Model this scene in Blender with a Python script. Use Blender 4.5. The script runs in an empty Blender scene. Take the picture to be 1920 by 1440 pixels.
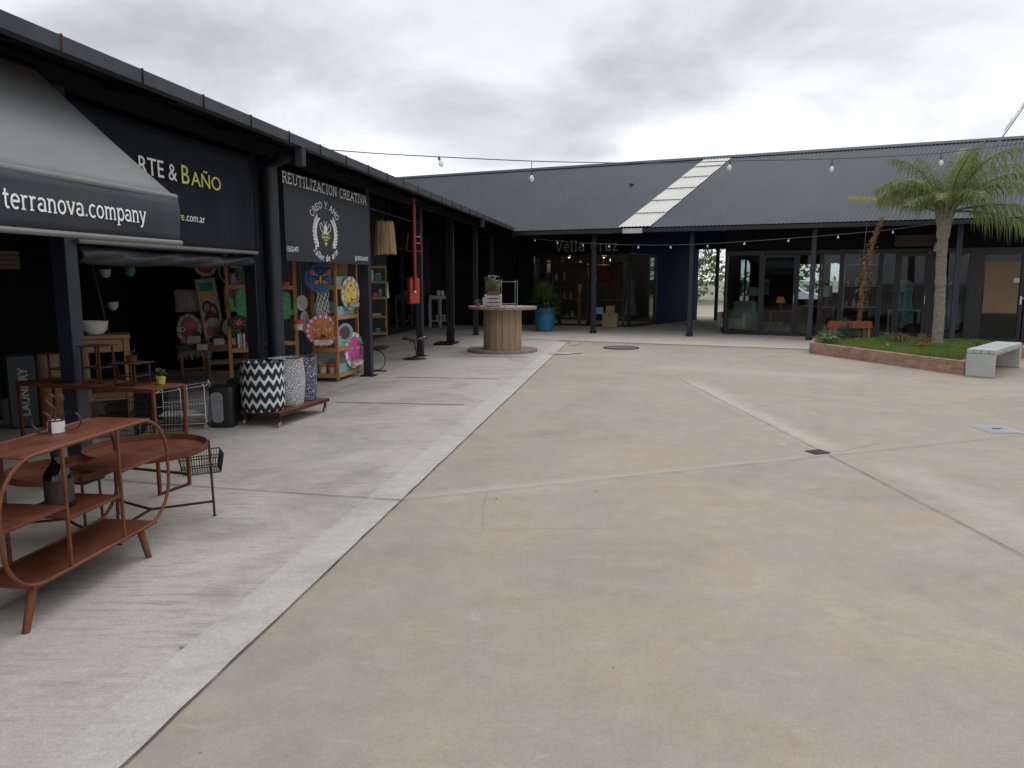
import bpy, math, random
from mathutils import Vector, Matrix
R = math.radians
sc = bpy.context.scene
col = sc.collection
rnd = random.Random(7)

# ------------------------------------------------------------------ camera
cam_d = bpy.data.cameras.new("camera")
cam = bpy.data.objects.new("camera", cam_d)
col.objects.link(cam)
cam_d.sensor_width = 36.0
cam_d.lens = 1400.0 / 1920.0 * 36.0
cam_d.clip_start = 0.05
cam_d.clip_end = 2000
TILT = math.atan((720 - 522) / 1400.0)
cam.location = (0, 0, 1.6)
cam.rotation_euler = (math.pi / 2 - TILT, 0, 0)
sc.camera = cam

# ------------------------------------------------------------------ world: overcast sky
SUN_EL, SUN_AZ = 52, 25          # degrees; azimuth from +Y towards +X
W = bpy.data.worlds.new("World")
sc.world = W
W.use_nodes = True
nt = W.node_tree
nt.nodes.clear()
def wn(t, **k):
    n = nt.nodes.new(t)
    for a, b in k.items():
        setattr(n, a, b)
    return n
def wl(a, b): nt.links.new(a, b)
out = wn('ShaderNodeOutputWorld')
sky = wn('ShaderNodeTexSky')
sky.sky_type = 'NISHITA'
sky.sun_disc = False
sky.sun_elevation = R(SUN_EL)
sky.sun_rotation = R(SUN_AZ)
bg1 = wn('ShaderNodeBackground'); bg1.inputs[1].default_value = 0.10
wl(sky.outputs[0], bg1.inputs[0])
tc = wn('ShaderNodeTexCoord')
sep = wn('ShaderNodeSeparateXYZ'); wl(tc.outputs['Generated'], sep.inputs[0])
def wm(op, a, b=None, clamp=False):
    n = wn('ShaderNodeMath', operation=op); n.use_clamp = clamp
    for i, v in enumerate((a, b)):
        if v is None: continue
        if isinstance(v, (int, float)): n.inputs[i].default_value = v
        else: wl(v, n.inputs[i])
    return n.outputs[0]
den = wm('ADD', wm('MAXIMUM', sep.outputs[2], 0.0), 0.34)
comb = wn('ShaderNodeCombineXYZ')
wl(wm('DIVIDE', sep.outputs[0], den), comb.inputs[0])
wl(wm('DIVIDE', sep.outputs[1], den), comb.inputs[1])
mp = wn('ShaderNodeMapping'); wl(comb.outputs[0], mp.inputs[0])
mp.inputs['Location'].default_value = (5.5, 0.3, 0.0)
n1 = wn('ShaderNodeTexNoise'); wl(mp.outputs[0], n1.inputs['Vector'])
n1.inputs['Scale'].default_value = 1.75; n1.inputs['Detail'].default_value = 7.0
n1.inputs['Roughness'].default_value = 0.52; n1.inputs['Distortion'].default_value = 0.25
n2 = wn('ShaderNodeTexNoise'); wl(mp.outputs[0], n2.inputs['Vector'])
n2.inputs['Scale'].default_value = 0.62; n2.inputs['Detail'].default_value = 3.0
cmix = wm('ADD', wm('MULTIPLY', n1.outputs[0], 0.62), wm('MULTIPLY', n2.outputs[0], 0.38))
cr = wn('ShaderNodeValToRGB'); wl(cmix, cr.inputs[0])
e = cr.color_ramp.elements
e[0].position = 0.44; e[0].color = (1.0, 1.0, 1.03, 1)
e[1].position = 0.655; e[1].color = (0.47, 0.488, 0.535, 1)
m = e.new(0.50); m.color = (0.89, 0.91, 0.97, 1)
m = e.new(0.57); m.color = (0.67, 0.69, 0.735, 1)
# thin bright cloud low down, thicker overhead
# (an overcast sky grows brighter towards the zenith)
lift = wn('ShaderNodeFloatCurve'); wl(wm('MAXIMUM', sep.outputs[2], 0.0), lift.inputs['Value'])
cv_ = lift.mapping.curves[0]; cv_.points[0].location = (0, .50); cv_.points[1].location = (1, 1.0)
for x_, y_ in ((.10, .57), (.22, .51), (.36, .45), (.60, .73)): cv_.points.new(x_, y_)
lift.mapping.update()
lift_out = wm('MULTIPLY', lift.outputs[0], 2.25)
bg2 = wn('ShaderNodeBackground'); wl(cr.outputs[0], bg2.inputs[0])
wl(lift_out, bg2.inputs[1])
mx = wn('ShaderNodeMixShader'); mx.inputs[0].default_value = 0.93
wl(bg1.outputs[0], mx.inputs[1]); wl(bg2.outputs[0], mx.inputs[2])
wl(mx.outputs[0], out.inputs[0])

# ------------------------------------------------------------------ sun behind the cloud
sd = bpy.data.lights.new("sun", 'SUN')
sd.energy = 0.7; sd.angle = R(25); sd.color = (1.0, 0.96, 0.9)
sun = bpy.data.objects.new("sun", sd); col.objects.link(sun)
sdir = Vector((math.sin(R(SUN_AZ)) * math.cos(R(SUN_EL)), math.cos(R(SUN_AZ)) * math.cos(R(SUN_EL)), math.sin(R(SUN_EL))))
sun.rotation_euler = (-sdir).to_track_quat('-Z', 'Y').to_euler()
vs = sc.view_settings
vs.view_transform = 'Standard'; vs.look = 'None'; vs.gamma = 1.0; vs.exposure = -0.05
vs.use_curve_mapping = False

# ------------------------------------------------------------------ materials
MATS = {}
class NT:
    def __init__(s, name):
        s.m = bpy.data.materials.new(name); s.m.use_nodes = True
        s.t = s.m.node_tree; s.b = s.t.nodes['Principled BSDF']; s.o = s.t.nodes['Material Output']
        MATS[name] = s.m
        s.c = s.n('ShaderNodeTexCoord')
    def n(s, t, **k):
        x = s.t.nodes.new(t)
        for a, b in k.items(): setattr(x, a, b)
        return x
    def l(s, a, b): s.t.links.new(a, b)
    def math(s, op, a, b=None, clamp=False):
        n = s.n('ShaderNodeMath', operation=op); n.use_clamp = clamp
        for i, v in enumerate((a, b)):
            if v is None: continue
            if isinstance(v, (int, float)): n.inputs[i].default_value = v
            else: s.l(v, n.inputs[i])
        return n.outputs[0]
    def noise(s, scale, detail=4, rough=.55, stretch=None, coord='Object', dist=0):
        n = s.n('ShaderNodeTexNoise'); n.inputs['Scale'].default_value = scale
        n.inputs['Detail'].default_value = detail; n.inputs['Roughness'].default_value = rough
        n.inputs['Distortion'].default_value = dist
        if stretch:
            m = s.n('ShaderNodeMapping'); m.inputs['Scale'].default_value = stretch
            s.l(s.c.outputs[coord], m.inputs[0]); s.l(m.outputs[0], n.inputs['Vector'])
        else: s.l(s.c.outputs[coord], n.inputs['Vector'])
        return n.outputs[0]
    def ramp(s, f, stops):
        r = s.n('ShaderNodeValToRGB'); s.l(f, r.inputs[0]); e = r.color_ramp.elements
        e[0].position, e[0].color = stops[0][0], tuple(stops[0][1]) + (1,)
        e[1].position, e[1].color = stops[-1][0], tuple(stops[-1][1]) + (1,)
        for p, c in stops[1:-1]:
            x = e.new(p); x.color = tuple(c) + (1,)
        return r.outputs[0]
    def mix(s, f, a, b, bt='MIX'):
        n = s.n('ShaderNodeMix', data_type='RGBA', blend_type=bt)
        for i, v in ((0, f), (6, a), (7, b)):
            if isinstance(v, (int, float)): n.inputs[i].default_value = v
            elif isinstance(v, tuple): n.inputs[i].default_value = v + (1,)
            else: s.l(v, n.inputs[i])
        return n.outputs[2]
    def bump(s, h, strength=.3, dist=.01):
        n = s.n('ShaderNodeBump'); n.inputs['Strength'].default_value = strength; n.inputs['Distance'].default_value = dist
        s.l(h, n.inputs['Height']); s.l(n.outputs[0], s.b.inputs['Normal'])
    def col(s, c): s.l(c, s.b.inputs['Base Color']); return s
    def rough(s, r):
        if isinstance(r, (int, float)): s.b.inputs['Roughness'].default_value = r
        else: s.l(r, s.b.inputs['Roughness'])
        return s
def scl(c, k): return tuple(min(1, x * k) for x in c)
def M(name, c, rough=.6, metal=0, var=.25, scale=9, bump=0.0, stretch=None, spec=None, coord='Object'):
    if name in MATS: return MATS[name]
    k = NT(name)
    f = k.noise(scale, 5, .6, stretch, coord)
    k.col(k.ramp(f, [(.3, scl(c, 1 - var)), (.7, scl(c, 1 + var))]))
    k.rough(rough); k.b.inputs['Metallic'].default_value = metal
    if spec is not None: k.b.inputs['Specular IOR Level'].default_value = spec
    if bump: k.bump(k.noise(scale * 6, 4, .6, stretch, coord), bump, .004)
    return k.m
def wood(name, c, axis=2, rough=.65, knots=.5):
    if name in MATS: return MATS[name]
    k = NT(name); st = [14, 14, 14]; st[axis] = 1.1
    f = k.noise(1.6, 6, .65, tuple(st), dist=.6)
    f2 = k.noise(2.2, 3, .5)
    a = k.ramp(f, [(.28, scl(c, .55)), (.5, c), (.75, scl(c, 1.3))])
    k.col(k.mix(k.math('MULTIPLY', f2, knots), a, scl(c, .55)))
    k.rough(rough); k.bump(f, .25, .004)
    return k.m

M('charcoal_paint', (.0075, .0085, .014), .45, .0, .3, 5, .05)
M('charcoal_dull', (.0055, .006, .008), .8, .0, .3, 5, .05, spec=.2)
M('column_paint', (.013, .0145, .023), .5, .0, .25, 6, .06)
M('navy_wall', (.011, .021, .115), .7, .0, .2, 3, .05, spec=.3)
M('blue_column_paint', (.021, .024, .040), .5, .0, .2, 5, .05)
k = NT('corrugated_wall')
k.col(k.ramp(k.noise(2.5, 5, .6, (1, 1, .25)), [(.3, (.005, .007, .012)), (.7, (.012, .0155, .024))])); k.rough(.55)
k = NT('roof_sheet')
f = k.noise(.35, 5, .6); f2 = k.noise(3.0, 6, .7, (1, .15, 1))
sx_ = k.n('ShaderNodeSeparateXYZ'); k.l(k.c.outputs['Object'], sx_.inputs[0])
wn_ = k.n('ShaderNodeTexWhiteNoise'); wn_.noise_dimensions = '2D'; cx_ = k.n('ShaderNodeCombineXYZ')
k.l(k.math('FLOOR', k.math('DIVIDE', k.math('SUBTRACT', sx_.outputs[0], k.math('MULTIPLY', sx_.outputs[1], .2)), .95)), cx_.inputs[0]); k.l(k.math('FLOOR', k.math('DIVIDE', sx_.outputs[1], 3.3)), cx_.inputs[1]); k.l(cx_.outputs[0], wn_.inputs[0])
tone = k.ramp(wn_.outputs[0], [(0, (.86, .86, .86)), (1, (1.12, 1.12, 1.12))])
k.col(k.mix(1.0, tone, k.mix(k.math('MULTIPLY', f2, .5), k.ramp(f, [(.3, (.016, .0275, .037)), (.7, (.024, .038, .049))]), (.013, .022, .029)), 'MULTIPLY'))
k.rough(.55)
k.b.inputs['Specular IOR Level'].default_value = .12
M('gutter_metal', (.040, .045, .056), .5, .3, .3, 2.5, .05)
M('rust_stain', (.10, .035, .02), .8)
k = NT('translucent_sheet')
k.col(k.ramp(k.noise(1.5, 5), [(.3, (.50, .495, .45)), (.7, (.62, .615, .57))])); k.rough(.5)
tr = k.n('ShaderNodeBsdfTranslucent'); tr.inputs[0].default_value = (.6, .62, .58, 1)
ms = k.n('ShaderNodeMixShader'); ms.inputs[0].default_value = .25
k.l(k.b.outputs[0], ms.inputs[1]); k.l(tr.outputs[0], ms.inputs[2]); k.l(ms.outputs[0], k.o.inputs[0])
k = NT('glass')
gt = k.n('ShaderNodeBsdfTransparent'); gt.inputs[0].default_value = (.80, .86, .86, 1)
gg = k.n('ShaderNodeBsdfGlossy'); gg.inputs['Roughness'].default_value = .03
lw = k.n('ShaderNodeLayerWeight'); lw.inputs[0].default_value = .32
ms = k.n('ShaderNodeMixShader')
k.l(k.math('ADD', k.math('MULTIPLY', lw.outputs['Fresnel'], .36), .01), ms.inputs[0])
k.l(gt.outputs[0], ms.inputs[1]); k.l(gg.outputs[0], ms.inputs[2]); k.l(ms.outputs[0], k.o.inputs[0])
k = NT('bulb_glass')
gt = k.n('ShaderNodeBsdfTransparent'); gt.inputs[0].default_value = (.93, .93, .92, 1)
gg = k.n('ShaderNodeBsdfGlossy'); gg.inputs['Roughness'].default_value = .05
df = k.n('ShaderNodeBsdfDiffuse'); df.inputs[0].default_value = (.85, .85, .83, 1)
ms = k.n('ShaderNodeMixShader'); ms.inputs[0].default_value = .3
ms2 = k.n('ShaderNodeMixShader'); ms2.inputs[0].default_value = .42
k.l(gt.outputs[0], ms.inputs[1]); k.l(gg.outputs[0], ms.inputs[2])
k.l(ms.outputs[0], ms2.inputs[1]); k.l(df.outputs[0], ms2.inputs[2]); k.l(ms2.outputs[0], k.o.inputs[0])

def concrete(name, base, brown, pale, dark, streak=None, bands=(), sk=.4, hue=None):
    k = NT(name)
    N = lambda f, lo, hi: k.ramp(f, [(lo, (0, 0, 0)), (hi, (1, 1, 1))])
    big = k.noise(.22, 4, .6); mid = k.noise(.9, 7, .66, dist=1.0); fine = k.noise(150, 3, .6); patch = k.noise(.55, 6, .62, dist=1.6); mott = k.noise(5.5, 7, .68, dist=.5)
    c = k.mix(N(big, .36, .62), base, brown)
    c = k.mix(k.math('MULTIPLY', N(mid, .50, .70), .50), c, pale)
    c = k.mix(k.math('MULTIPLY', N(patch, .50, .68), .75 if not streak else .9), c, dark)
    c = k.mix(k.math('MULTIPLY', N(k.noise(.42, 5, .6, (1, 1.8, 1), dist=.9), .54, .70), .45), c, scl(pale, 1.04))
    if hue: c = k.mix(N(k.noise(1.15, 6, .62, dist=.8), .40, .62), c, k.mix(.62, c, hue)); c = k.mix(k.math('MULTIPLY', N(k.noise(.8, 6, .6, (1.3, 1, 1), dist=.5), .50, .70), .30), c, (.325, .262, .185))
    if streak:
        s = k.noise(1.0, 7, .72, streak, dist=.25); s2 = k.noise(.7, 4, .6)
        c = k.mix(k.math('MULTIPLY', k.math('MULTIPLY', N(s, .50, .72), N(s2, .40, .62)), sk), c, scl(dark, .50))
        c = k.mix(k.math('MULTIPLY', N(k.noise(1.0, 3, .5, (streak[0] * .7, streak[1] * 7, 1)), .35, .75), .22), c, scl(dark, .75))
    for (x0, y0), (x1, y1), w, off, amt in bands:          # pale lime bloom that follows the joints
        sp = k.n('ShaderNodeSeparateXYZ'); k.l(k.c.outputs['Object'], sp.inputs[0]); l = math.hypot(x1 - x0, y1 - y0); nx, ny = -(y1 - y0) / l, (x1 - x0) / l
        dd = k.math('ADD', k.math('ADD', k.math('MULTIPLY', sp.outputs[0], nx), k.math('MULTIPLY', sp.outputs[1], ny)), -(x0 * nx + y0 * ny) - off)
        dd = k.math('ADD', dd, k.math('MULTIPLY', k.math('SUBTRACT', k.noise(1.6, 6, .7), .5), w * 1.6))
        tt = k.math('DIVIDE', k.math('ADD', k.math('ADD', k.math('MULTIPLY', sp.outputs[0], (x1 - x0) / l), k.math('MULTIPLY', sp.outputs[1], (y1 - y0) / l)), -(x0 * (x1 - x0) + y0 * (y1 - y0)) / l), l)
        inside = k.math('MULTIPLY', k.math('MULTIPLY', k.math('MULTIPLY', tt, 8, True), k.math('MULTIPLY', k.math('SUBTRACT', 1, tt), 8, True)), 1)
        f = k.math('MULTIPLY', k.math('MULTIPLY', k.math('SUBTRACT', 1, k.math('DIVIDE', k.math('ABSOLUTE', dd), w), True), inside), amt, True)
        c = k.mix(f, c, scl(pale, 1.12))
    if hue:      # hairline cracks and worn pale scuffs
        ve = k.n('ShaderNodeTexVoronoi'); ve.feature = 'DISTANCE_TO_EDGE'; ve.inputs['Scale'].default_value = .42
        wv_ = k.n('ShaderNodeMix', data_type='VECTOR'); wv_.inputs[0].default_value = .12; nn_ = k.n('ShaderNodeTexNoise'); nn_.inputs['Scale'].default_value = 2.2; nn_.inputs['Detail'].default_value = 6
        k.l(k.c.outputs['Object'], nn_.inputs['Vector']); k.l(k.c.outputs['Object'], wv_.inputs[4]); k.l(nn_.outputs['Color'], wv_.inputs[5]); k.l(wv_.outputs[1], ve.inputs['Vector'])
        cm = k.math('MULTIPLY', k.math('LESS_THAN', ve.outputs['Distance'], .0022), N(k.noise(.35, 3, .5), .52, .58))
        c = k.mix(k.math('MULTIPLY', cm, .28), c, scl(dark, .5))
        gv = k.n('ShaderNodeTexVoronoi'); gv.inputs['Scale'].default_value = 3.2; k.l(k.c.outputs['Object'], gv.inputs['Vector'])
        c = k.mix(k.math('MULTIPLY', k.math('MULTIPLY', k.math('LESS_THAN', gv.outputs['Distance'], .022), k.math('GREATER_THAN', k.noise(.9, 2), .52)), .6), c, (.06, .05, .042))
        sc_ = k.noise(2.6, 8, .75, (1, 2.6, 1), dist=1.5); c = k.mix(k.math('MULTIPLY', N(sc_, .58, .68), .45), c, scl(pale, 1.1))
        d2 = k.noise(2.0, 8, .75, (2.2, 1, 1), dist=1.2); c = k.mix(k.math('MULTIPLY', N(d2, .58, .72), .35), c, dark)
    g2 = k.noise(38, 5, .75)
    c = k.mix(.5, c, k.ramp(g2, [(.32, (.84, .84, .84)), (.68, (1.14, 1.14, 1.14))]), 'MULTIPLY')
    c = k.mix(.6, c, k.ramp(mott, [(.3, (.86, .86, .86)), (.7, (1.12, 1.12, 1.12))]), 'MULTIPLY')
    c = k.mix(.5, c, k.ramp(fine, [(.3, (.66, .66, .66)), (.7, (1.32, 1.32, 1.32))]), 'MULTIPLY')
    k.col(c); k.rough(.82); k.bump(fine, .10, .003)
    return k.m
concrete('plaza_concrete', (.262, .227, .180), (.292, .238, .172), (.325, .292, .242), (.190, .168, .140),
         bands=(((2.70, 11.9), (2.89, 6.62), .24, .10, .75), ((2.89, 6.62), (2.97, 2.2), .34, .40, .55), ((-.79, 5.24), (2.89, 6.62), .12, .05, .4), ((-.79, 5.24), (.45, 5.7), .22, .0, .5), ((2.5, 13.6), (5.8, 11.9), .5, 0, .45)), hue=(.240, .229, .197))
concrete('walk_concrete', (.375, .350, .306), (.370, .333, .282), (.425, .398, .356), (.245, .227, .198), (2.6, 22, 1), sk=.85)
concrete('border_concrete', (.398, .380, .338), (.382, .356, .31), (.45, .43, .39), (.295, .283, .252), (2.2, 2.2, 1), sk=.35)
concrete('far_concrete', (.42, .385, .33), (.43, .38, .315), (.48, .45, .395), (.33, .30, .26))
concrete('cast_concrete', (.36, .38, .37), (.38, .385, .37), (.43, .44, .43), (.31, .325, .315))
M('joint_dark', (.035, .03, .027), .9, 0, .4, 8)
M('earth', (.16, .15, .11), .9, 0, .4, .4)

def rust(name, c1, c2):
    k = NT(name)
    f = k.noise(3.2, 7, .7, dist=.5); g = k.noise(30, 4, .7); h = k.noise(1.2, 3)
    c = k.ramp(f, [(.28, c1), (.52, c2), (.78, scl(c2, 1.45))])
    c = k.mix(.4, c, k.ramp(g, [(.3, (.55, .52, .5)), (.7, (1.4, 1.3, 1.25))]), 'MULTIPLY')
    k.col(c); k.rough(k.ramp(h, [(.3, (.42, .42, .42)), (.7, (.68, .68, .68))])); k.bump(g, .12, .002)
    k.b.inputs['Specular IOR Level'].default_value = .22
    return k.m
rust('rust', (.058, .0185, .010), (.122, .041, .021))
rust('rust_dark', (.032, .014, .011), (.062, .024, .017))
rust('rust_orange', (.068, .024, .013), (.142, .050, .025))
M('iron_brown', (.045, .026, .019), .6, .4, .4, 12, .2)
M('black_metal', (.012, .012, .013), .4, .3, .2)
M('white_wire', (.62, .63, .62), .4, .2, .1)
M('chrome', (.5, .5, .5), .25, .9, .1)
M('white_ceramic', (.66, .66, .63), .25, 0, .06)
M('white_paint', (.50, .50, .47), .6, 0, .15, 12, .1)
M('grey_paint', (.30, .30, .29), .6, 0, .15, 12, .1)
M('lettering_white', (.80, .80, .79), .6, 0, .03)
M('lettering_dim', (.30, .30, .29), .6, 0, .15)
M('lettering_lime', (.62, .64, .12), .6, 0, .05)
M('bee_yellow', (.70, .52, .05), .6, 0, .08)
M('bee_black', (.012, .012, .012), .6)
k = NT('awning_canvas')
f = k.noise(1.1, 4); g = k.noise(260, 2)
k.col(k.ramp(f, [(.3, (.148, .156, .155)), (.7, (.180, .187, .185))])); k.rough(.85); k.bump(g, .12, .002)
k = NT('awning_valance')
k.col(k.ramp(k.noise(1.5, 4), [(.3, (.020, .023, .033)), (.7, (.033, .037, .05))])); k.rough(.75); k.bump(k.noise(200, 2), .1, .002)
M('awning_bar', (.17, .17, .165), .5, .2, .1)
k = NT('banner_fabric')
f = k.noise(1.0, 4, .6, (3, 3, .5)); k.col(k.ramp(f, [(.3, (.008, .0105, .018)), (.7, (.014, .0175, .028))])); k.rough(.8); k.b.inputs['Specular IOR Level'].default_value = .25; k.bump(f, .5, .03)
M('sign_panel', (.018, .021, .031), .42, 0, .18, 1.2)
k = NT('black_tarp'); f = k.noise(3, 5, .6, (1, 1, 3)); k.col(k.ramp(f, [(.3, (.007, .0085, .014)), (.7, (.016, .019, .029))])); k.rough(.5); k.bump(f, .7, .03)
wood('orange_pine', (.40, .175, .045), 2)
wood('orange_pine_flat', (.46, .22, .07), 0)
wood('pine_light', (.48, .28, .11), 2)
wood('brown_wood', (.25, .14, .065), 2)
wood('brown_wood_flat', (.30, .175, .085), 0)
wood('grey_wood', (.26, .20, .14), 2)
wood('red_wood', (.26, .062, .018), 0)
wood('spool_wood', (.36, .245, .15), 2, .8, .65)
wood('spool_flange', (.27, .205, .155), 0, .8, .6)
wood('dark_panel_wood', (.030, .014, .009), 2)
wood('board_wood', (.17, .12, .07), 0)
wood('sign_wood', (.055, .033, .026), 0)
M('red_paint', (.36, .026, .018), .35, 0, .2, 6, .05)
M('red_dark', (.22, .014, .020), .4, 0, .25, 8)
M('straw', (.38, .28, .145), .85, 0, .45, 30, .6, (1, 1, .06))
M('fur', (.30, .26, .21), .95, 0, .6, 25, .8)
M('linen', (.40, .325, .26), .9, 0, .3, 40, .3, (1, 1, .1))
M('macrame', (.56, .52, .45), .95, 0, .2, 60, .5)
M('bin_black', (.012, .012, .014), .4, 0, .2)
M('bin_grey', (.19, .20, .22), .5, 0, .1)
M('teal_pot', (.012, .135, .25), .35, 0, .22, 5, .05)
M('terracotta', (.33, .085, .04), .8, 0, .25, 9, .2)
M('brown_glass', (.012, .006, .005), .08, 0, .1)
M('label_dark', (.035, .022, .018), .6)
M('teal_board', (.18, .38, .40), .7, 0, .2, 8)
M('cardboard', (.33, .24, .145), .85, 0, .1, 4)
M('kraft_paper', (.21, .15, .088), .85, 0, .1, 2.5)
M('paper', (.62, .62, .60), .8, 0, .05)
M('cyan_card', (.15, .38, .55), .6)
M('lamp_cloth', (.50, .50, .44), .9, 0, .08)
M('seafoam_paint', (.22, .36, .37), .6, 0, .2)
M('sage_fabric', (.30, .34, .28), .9, 0, .15)
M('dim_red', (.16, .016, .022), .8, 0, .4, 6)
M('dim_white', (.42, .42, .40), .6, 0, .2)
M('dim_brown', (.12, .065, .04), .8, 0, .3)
for n_, c_ in dict(p_red=(.56, .045, .055), p_pink=(.62, .13, .25), p_magenta=(.62, .05, .30), p_yellow=(.72, .50, .05), p_lime=(.40, .42, .04),
                   p_orange=(.56, .17, .03), p_blue=(.02, .13, .36), p_navy=(.012, .035, .10), p_green=(.05, .30, .10), p_darkgreen=(.015, .10, .04),
                   p_teal=(.06, .30, .32), p_white=(.70, .68, .62), p_cream=(.55, .50, .38), p_black=(.012, .012, .012), p_brown=(.10, .035, .02),
                   p_purple=(.25, .08, .24), p_skin=(.48, .30, .16), p_grey=(.30, .31, .31)).items():
    M(n_, tuple(x * .86 + .10 * sum(c_) / 3 for x in c_), .6, 0, .28, 14)
k = NT('brick')
br = k.n('ShaderNodeTexBrick'); k.l(k.c.outputs['UV'], br.inputs['Vector'])
br.inputs['Scale'].default_value = 1.0; br.inputs['Brick Width'].default_value = .25; br.inputs['Row Height'].default_value = .068
br.inputs['Mortar Size'].default_value = .006; br.inputs['Mortar Smooth'].default_value = .3
br.inputs['Color1'].default_value = (.235, .125, .092, 1); br.inputs['Color2'].default_value = (.33, .200, .150, 1); br.inputs['Mortar'].default_value = (.33, .21, .16, 1)
f = k.noise(7, 5); k.col(k.mix(.6, br.outputs[0], k.ramp(f, [(.3, (.62, .6, .6)), (.7, (1.25, 1.2, 1.2))]), 'MULTIPLY')); k.rough(.9); k.bump(br.outputs['Fac'], -.5, .01)
def leafmat(name, a, b, c, tl=.35):
    k = NT(name)
    k.col(k.ramp(k.noise(4.5, 4, .6), [(.25, a), (.5, b), (.78, c)])); k.rough(.5)
    tr = k.n('ShaderNodeBsdfTranslucent'); tr.inputs[0].default_value = scl(c, 1.3) + (1,)
    ms = k.n('ShaderNodeMixShader'); ms.inputs[0].default_value = tl
    k.l(k.b.outputs[0], ms.inputs[1]); k.l(tr.outputs[0], ms.inputs[2]); k.l(ms.outputs[0], k.o.inputs[0])
    return k.m
leafmat('palm_leaf', (.050, .100, .030), (.10, .145, .038), (.205, .225, .07))
leafmat('palm_old', (.22, .16, .035), (.30, .24, .055), (.34, .29, .09))
leafmat('grass_blade', (.055, .105, .016), (.10, .17, .026), (.18, .23, .05))
leafmat('leaf_green', (.025, .06, .016), (.05, .10, .025), (.10, .15, .045))
leafmat('leaf_dark', (.010, .026, .010), (.018, .045, .016), (.035, .07, .026))
leafmat('leaf_olive', (.05, .075, .02), (.10, .13, .035), (.17, .19, .06))
leafmat('dry_leaf', (.085, .045, .020), (.15, .085, .035), (.22, .17, .06), .2)
leafmat('copper_leaf', (.12, .045, .02), (.21, .08, .03), (.12, .10, .03))
M('soil', (.05, .037, .026), .95, 0, .4, 12, .5)
M('pebble', (.45, .44, .41), .8, 0, .2)
M('stem', (.10, .085, .05), .8, 0, .3)
k = NT('palm_bark')
f = k.noise(3, 6, .7, (3, 3, 9)); wv = k.n('ShaderNodeTexWave'); wv.wave_type = 'BANDS'; wv.bands_direction = 'Z'
k.l(k.c.outputs['Object'], wv.inputs['Vector']); wv.inputs['Scale'].default_value = 2.6; wv.inputs['Distortion'].default_value = 5; wv.inputs['Detail'].default_value = 3
c = k.ramp(f, [(.3, (.13, .115, .096)), (.7, (.265, .243, .208))])
k.col(k.mix(k.math('MULTIPLY', wv.outputs['Fac'], .25), c, (.15, .12, .09))); k.rough(.9); k.bump(wv.outputs['Fac'], .2, .012)
k = NT('lamp_glow'); k.b.inputs['Emission Color'].default_value = (1, .93, .82, 1); k.b.inputs['Emission Strength'].default_value = 6.0
k = NT('amber_glow'); k.col(k.ramp(k.noise(6), [(.3, (.3, .13, .04)), (.7, (.4, .2, .07))])); k.b.inputs['Emission Color'].default_value = (1, .42, .10, 1); k.b.inputs['Emission Strength'].default_value = .09
M('car_white', (.62, .63, .65), .25, .1, .05)
M('car_glass', (.02, .025, .03), .1)
M('tyre', (.015, .015, .015), .8)
M('steel_plate', (.20, .225, .245), .6, .1, .15, 4)
M('grate_iron', (.05, .045, .042), .6, .5, .3)
M('lid_iron', (.085, .08, .074), .7, .2, .3)
M('bulb_socket', (.05, .05, .055), .5)
M('cable', (.035, .035, .038), .6)
M('damp_stain', (.295, .273, .240), .6, 0, .25, 3)

# zigzag hamper cloth (angle round the hamper against height)
def hampermat(name):
    k = NT(name)
    sp = k.n('ShaderNodeSeparateXYZ'); k.l(k.c.outputs['Object'], sp.inputs[0])
    ang = k.math('ARCTAN2', sp.outputs[1], sp.outputs[0])
    return k, sp, ang
k, sp, ang = hampermat('zigzag_cloth')
t = k.math('MULTIPLY', k.math('PINGPONG', k.math('MULTIPLY', ang, 8 / math.pi), .5), 2)
fz = k.math('FRACT', k.math('ADD', k.math('MULTIPLY', sp.outputs[2], 8.0), .2))
d = k.math('ABSOLUTE', k.math('SUBTRACT', k.math('SUBTRACT', fz, .5), k.math('MULTIPLY', k.math('SUBTRACT', t, .5), .60)))
k.col(k.mix(k.math('LESS_THAN', d, .32), (.60, .60, .59), (.012, .014, .024))); k.rough(.85)
k, sp, ang = hampermat('ikat_cloth')
cb = k.n('ShaderNodeCombineXYZ'); k.l(k.math('MULTIPLY', ang, 2.6), cb.inputs[0]); k.l(k.math('MULTIPLY', sp.outputs[2], 9.0), cb.inputs[1])
vo = k.n('ShaderNodeTexVoronoi'); vo.feature = 'F1'; vo.inputs['Scale'].default_value = 1.7; vo.inputs['Randomness'].default_value = .35; k.l(cb.outputs[0], vo.inputs['Vector'])
r1 = k.math('PINGPONG', k.math('MULTIPLY', vo.outputs['Distance'], 3.4), .5)
nz = k.noise(40, 3)
base = k.mix(k.math('GREATER_THAN', k.math('ADD', r1, k.math('MULTIPLY', nz, .2)), .36), (.52, .51, .47), (.115, .125, .165))
k.col(base); k.rough(.9)
k, sp, ang = hampermat('scribble_cloth')
cb = k.n('ShaderNodeCombineXYZ'); k.l(k.math('MULTIPLY', ang, 1.6), cb.inputs[0]); k.l(k.math('MULTIPLY', sp.outputs[2], 5.0), cb.inputs[1])
nz2 = k.n('ShaderNodeTexNoise'); nz2.inputs['Scale'].default_value = 1.3; nz2.inputs['Detail'].default_value = 2; k.l(cb.outputs[0], nz2.inputs['Vector'])
ds = k.math('ABSOLUTE', k.math('SUBTRACT', k.math('FRACT', k.math('MULTIPLY', nz2.outputs[0], 9)), .5))
k.col(k.mix(k.math('LESS_THAN', ds, .07), (.055, .053, .085), (.48, .48, .50))); k.rough(.9)

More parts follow.
